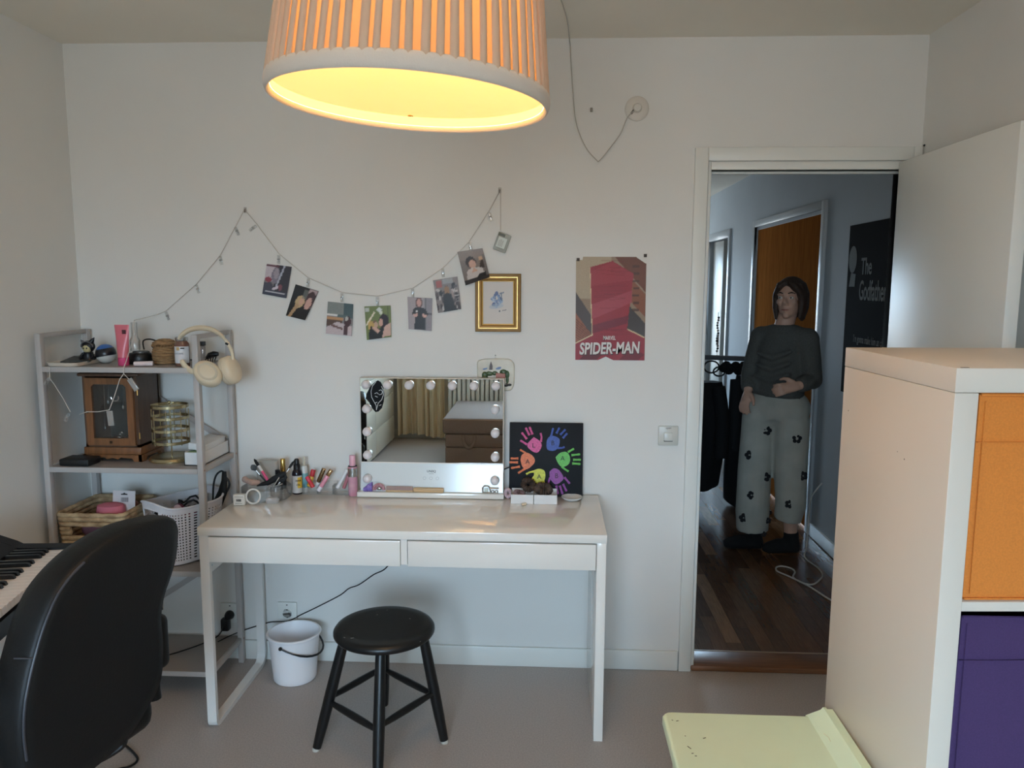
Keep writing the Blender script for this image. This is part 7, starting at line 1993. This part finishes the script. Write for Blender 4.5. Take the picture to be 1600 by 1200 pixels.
# ================================================================== BEHIND THE CAMERA (seen in the mirror)
def build_dresser(ya, yb, label):
    x0, x1, h = XL + 0.016, -1.57, 1.0
    t = thing('dresser', label, 'dresser', ((x0 + x1) / 2, (ya + yb) / 2, 0), 0, 'white dressers along the left wall')
    md = mat('dresser_white', (222, 214, 196), 0.35) if 'dresser_white' not in bpy.data.materials else bpy.data.materials['dresser_white']
    M().box(x0, x1, ya, yb, h - 0.02, h, 0.001).build('top_panel', md, t)
    M().box(x0, x1 - 0.018, ya, ya + 0.018, 0, h - 0.02).build('side_panel', md, t, 0)
    M().box(x0, x1 - 0.018, yb - 0.018, yb, 0, h - 0.02).build('side_panel', md, t, 0)
    M().box(x0, x0 + 0.01, ya + 0.018, yb - 0.018, 0, h - 0.02).build('back_panel', md, t, 0)
    for k in range(4):
        z0, z1 = 0.03 + k * 0.238, 0.03 + (k + 1) * 0.238 - 0.006
        M().box(x1 - 0.018, x1, ya + 0.002, yb - 0.002, z0, z1, 0.001).build('drawer', md, t)
build_dresser(-4.80, -3.985, 'white chest of four drawers in the far corner, seen in the mirror')
build_dresser(-3.98, -3.165, 'white chest of four drawers nearer the piano, seen in the mirror')

def build_curtain():
    t = thing('curtain', 'cream curtain hanging in folds beside the window, seen in the mirror', 'curtain', (-1.28, YF + 0.1, 0.04))
    mc = mat_translucent('curtain_cloth', (240, 226, 198), 0.12, (240, 224, 190))
    def fn(u, v):
        a = u * 2 * PI * 7
        k = 0.55 + 0.45 * (1 - v)
        return (-1.55 + 0.50 * u + 0.010 * math.sin(a * 0.5 + 2) * k, YF + 0.105 + 0.036 * math.sin(a + 0.5 * math.sin(v * 4)) * k + 0.012 * math.sin(a * 2.3), 0.045 + 0.02 * math.sin(u * 5) + 2.28 * v)
    M().grid(fn, 112, 24).build('cloth', mc, t, 60)
    M().tube([(-1.75, YF + 0.10, 2.345), (0.95, YF + 0.10, 2.345)], 0.012, 12).build('curtain_rod', m_whitem, t)
    for k in range(8):
        x = -1.54 + 0.07 * k
        M().tube([(x, YF + 0.10 + 0.018 * math.cos(a), 2.345 + 0.018 * math.sin(a)) for a in [2 * PI * j / 14 for j in range(14)]], 0.003, 6, closed=True).build('curtain_ring', m_steel, t)
    for x in (-1.72, 0.92):
        M().box(x - 0.01, x + 0.01, YF, YF + 0.10, 2.335, 2.350).build('bracket', m_whitem, t, 0)
build_curtain()
def build_radiator():
    t = thing('radiator', 'white column radiator under the window, seen in the mirror', 'radiator', (-0.3, YF + 0.08, 0.13))
    mr_ = mat('radiator_white', (232, 232, 228), 0.35)
    for k in range(30):
        x = -1.02 + k * 0.047
        M().box(x, x + 0.036, YF + 0.035, YF + 0.13, 0.16, 0.74, 0.012, 2).build('section', mr_, t, 50)
    M().tube([(-1.03, YF + 0.08, 0.20), (0.40, YF + 0.08, 0.20)], 0.020, 10).build('water_pipe', mr_, t)
    M().tube([(-1.03, YF + 0.08, 0.70), (0.40, YF + 0.08, 0.70)], 0.020, 10).build('water_pipe', mr_, t)
    M().tube([(0.39, YF + 0.08, 0.20), (0.42, YF + 0.08, 0.19), (0.42, YF + 0.08, 0.0)], 0.010, 8).build('feed_pipe', mr_, t)
    for x in (-0.9, 0.25):
        M().box(x, x + 0.03, YF + 0.001, YF + 0.05, 0.60, 0.63).build('bracket', mr_, t, 0)
build_radiator()
def build_pouf():
    x0, x1, y0, y1 = -0.900, 0.05, -4.60, -3.57
    t = thing('storage_pouf', 'grey brown fabric storage pouf behind the camera, seen in the mirror', 'pouf', ((x0 + x1) / 2, (y0 + y1) / 2, 0))
    mf = mat('pouf_fabric', (124, 108, 98), 0.9, spec=0.15, var=0.08, scale=120, bump=0.2, bscale=300)
    M().box(x0 - 0.006, x1, y0, y1, 0.315, 0.450, 0.018, 3).build('top_cushion', mf, t, 60)
    M().box(x0 + 0.016, x1, y0, y1 - 0.006, 0.20, 0.312, 0.010, 2).build('box_section', mf, t, 60)
    M().box(x0 + 0.016, x1, y0, y1 - 0.006, 0.004, 0.198, 0.010, 2).build('box_section', mf, t, 60)
    M().tube([(x0 - 0.004, y1 - 0.001, 0.440), (x1, y1 - 0.001, 0.440)], 0.004, 6).build('piping', mat('piping_tan', (150, 122, 98), 0.7), t)
    M().tube(curve_pts([(x0 + 0.17, y1 - 0.004, 0.305), (x0 + 0.175, y1 + 0.006, 0.25), (x0 + 0.205, y1 + 0.010, 0.205), (x0 + 0.235, y1 + 0.010, 0.205), (x0 + 0.265, y1 + 0.006, 0.25), (x0 + 0.27, y1 - 0.004, 0.305)]), 0.014, 10, flat=0.35, up=(1, 0, 0)).build('handle_strap', mf, t)
build_pouf()
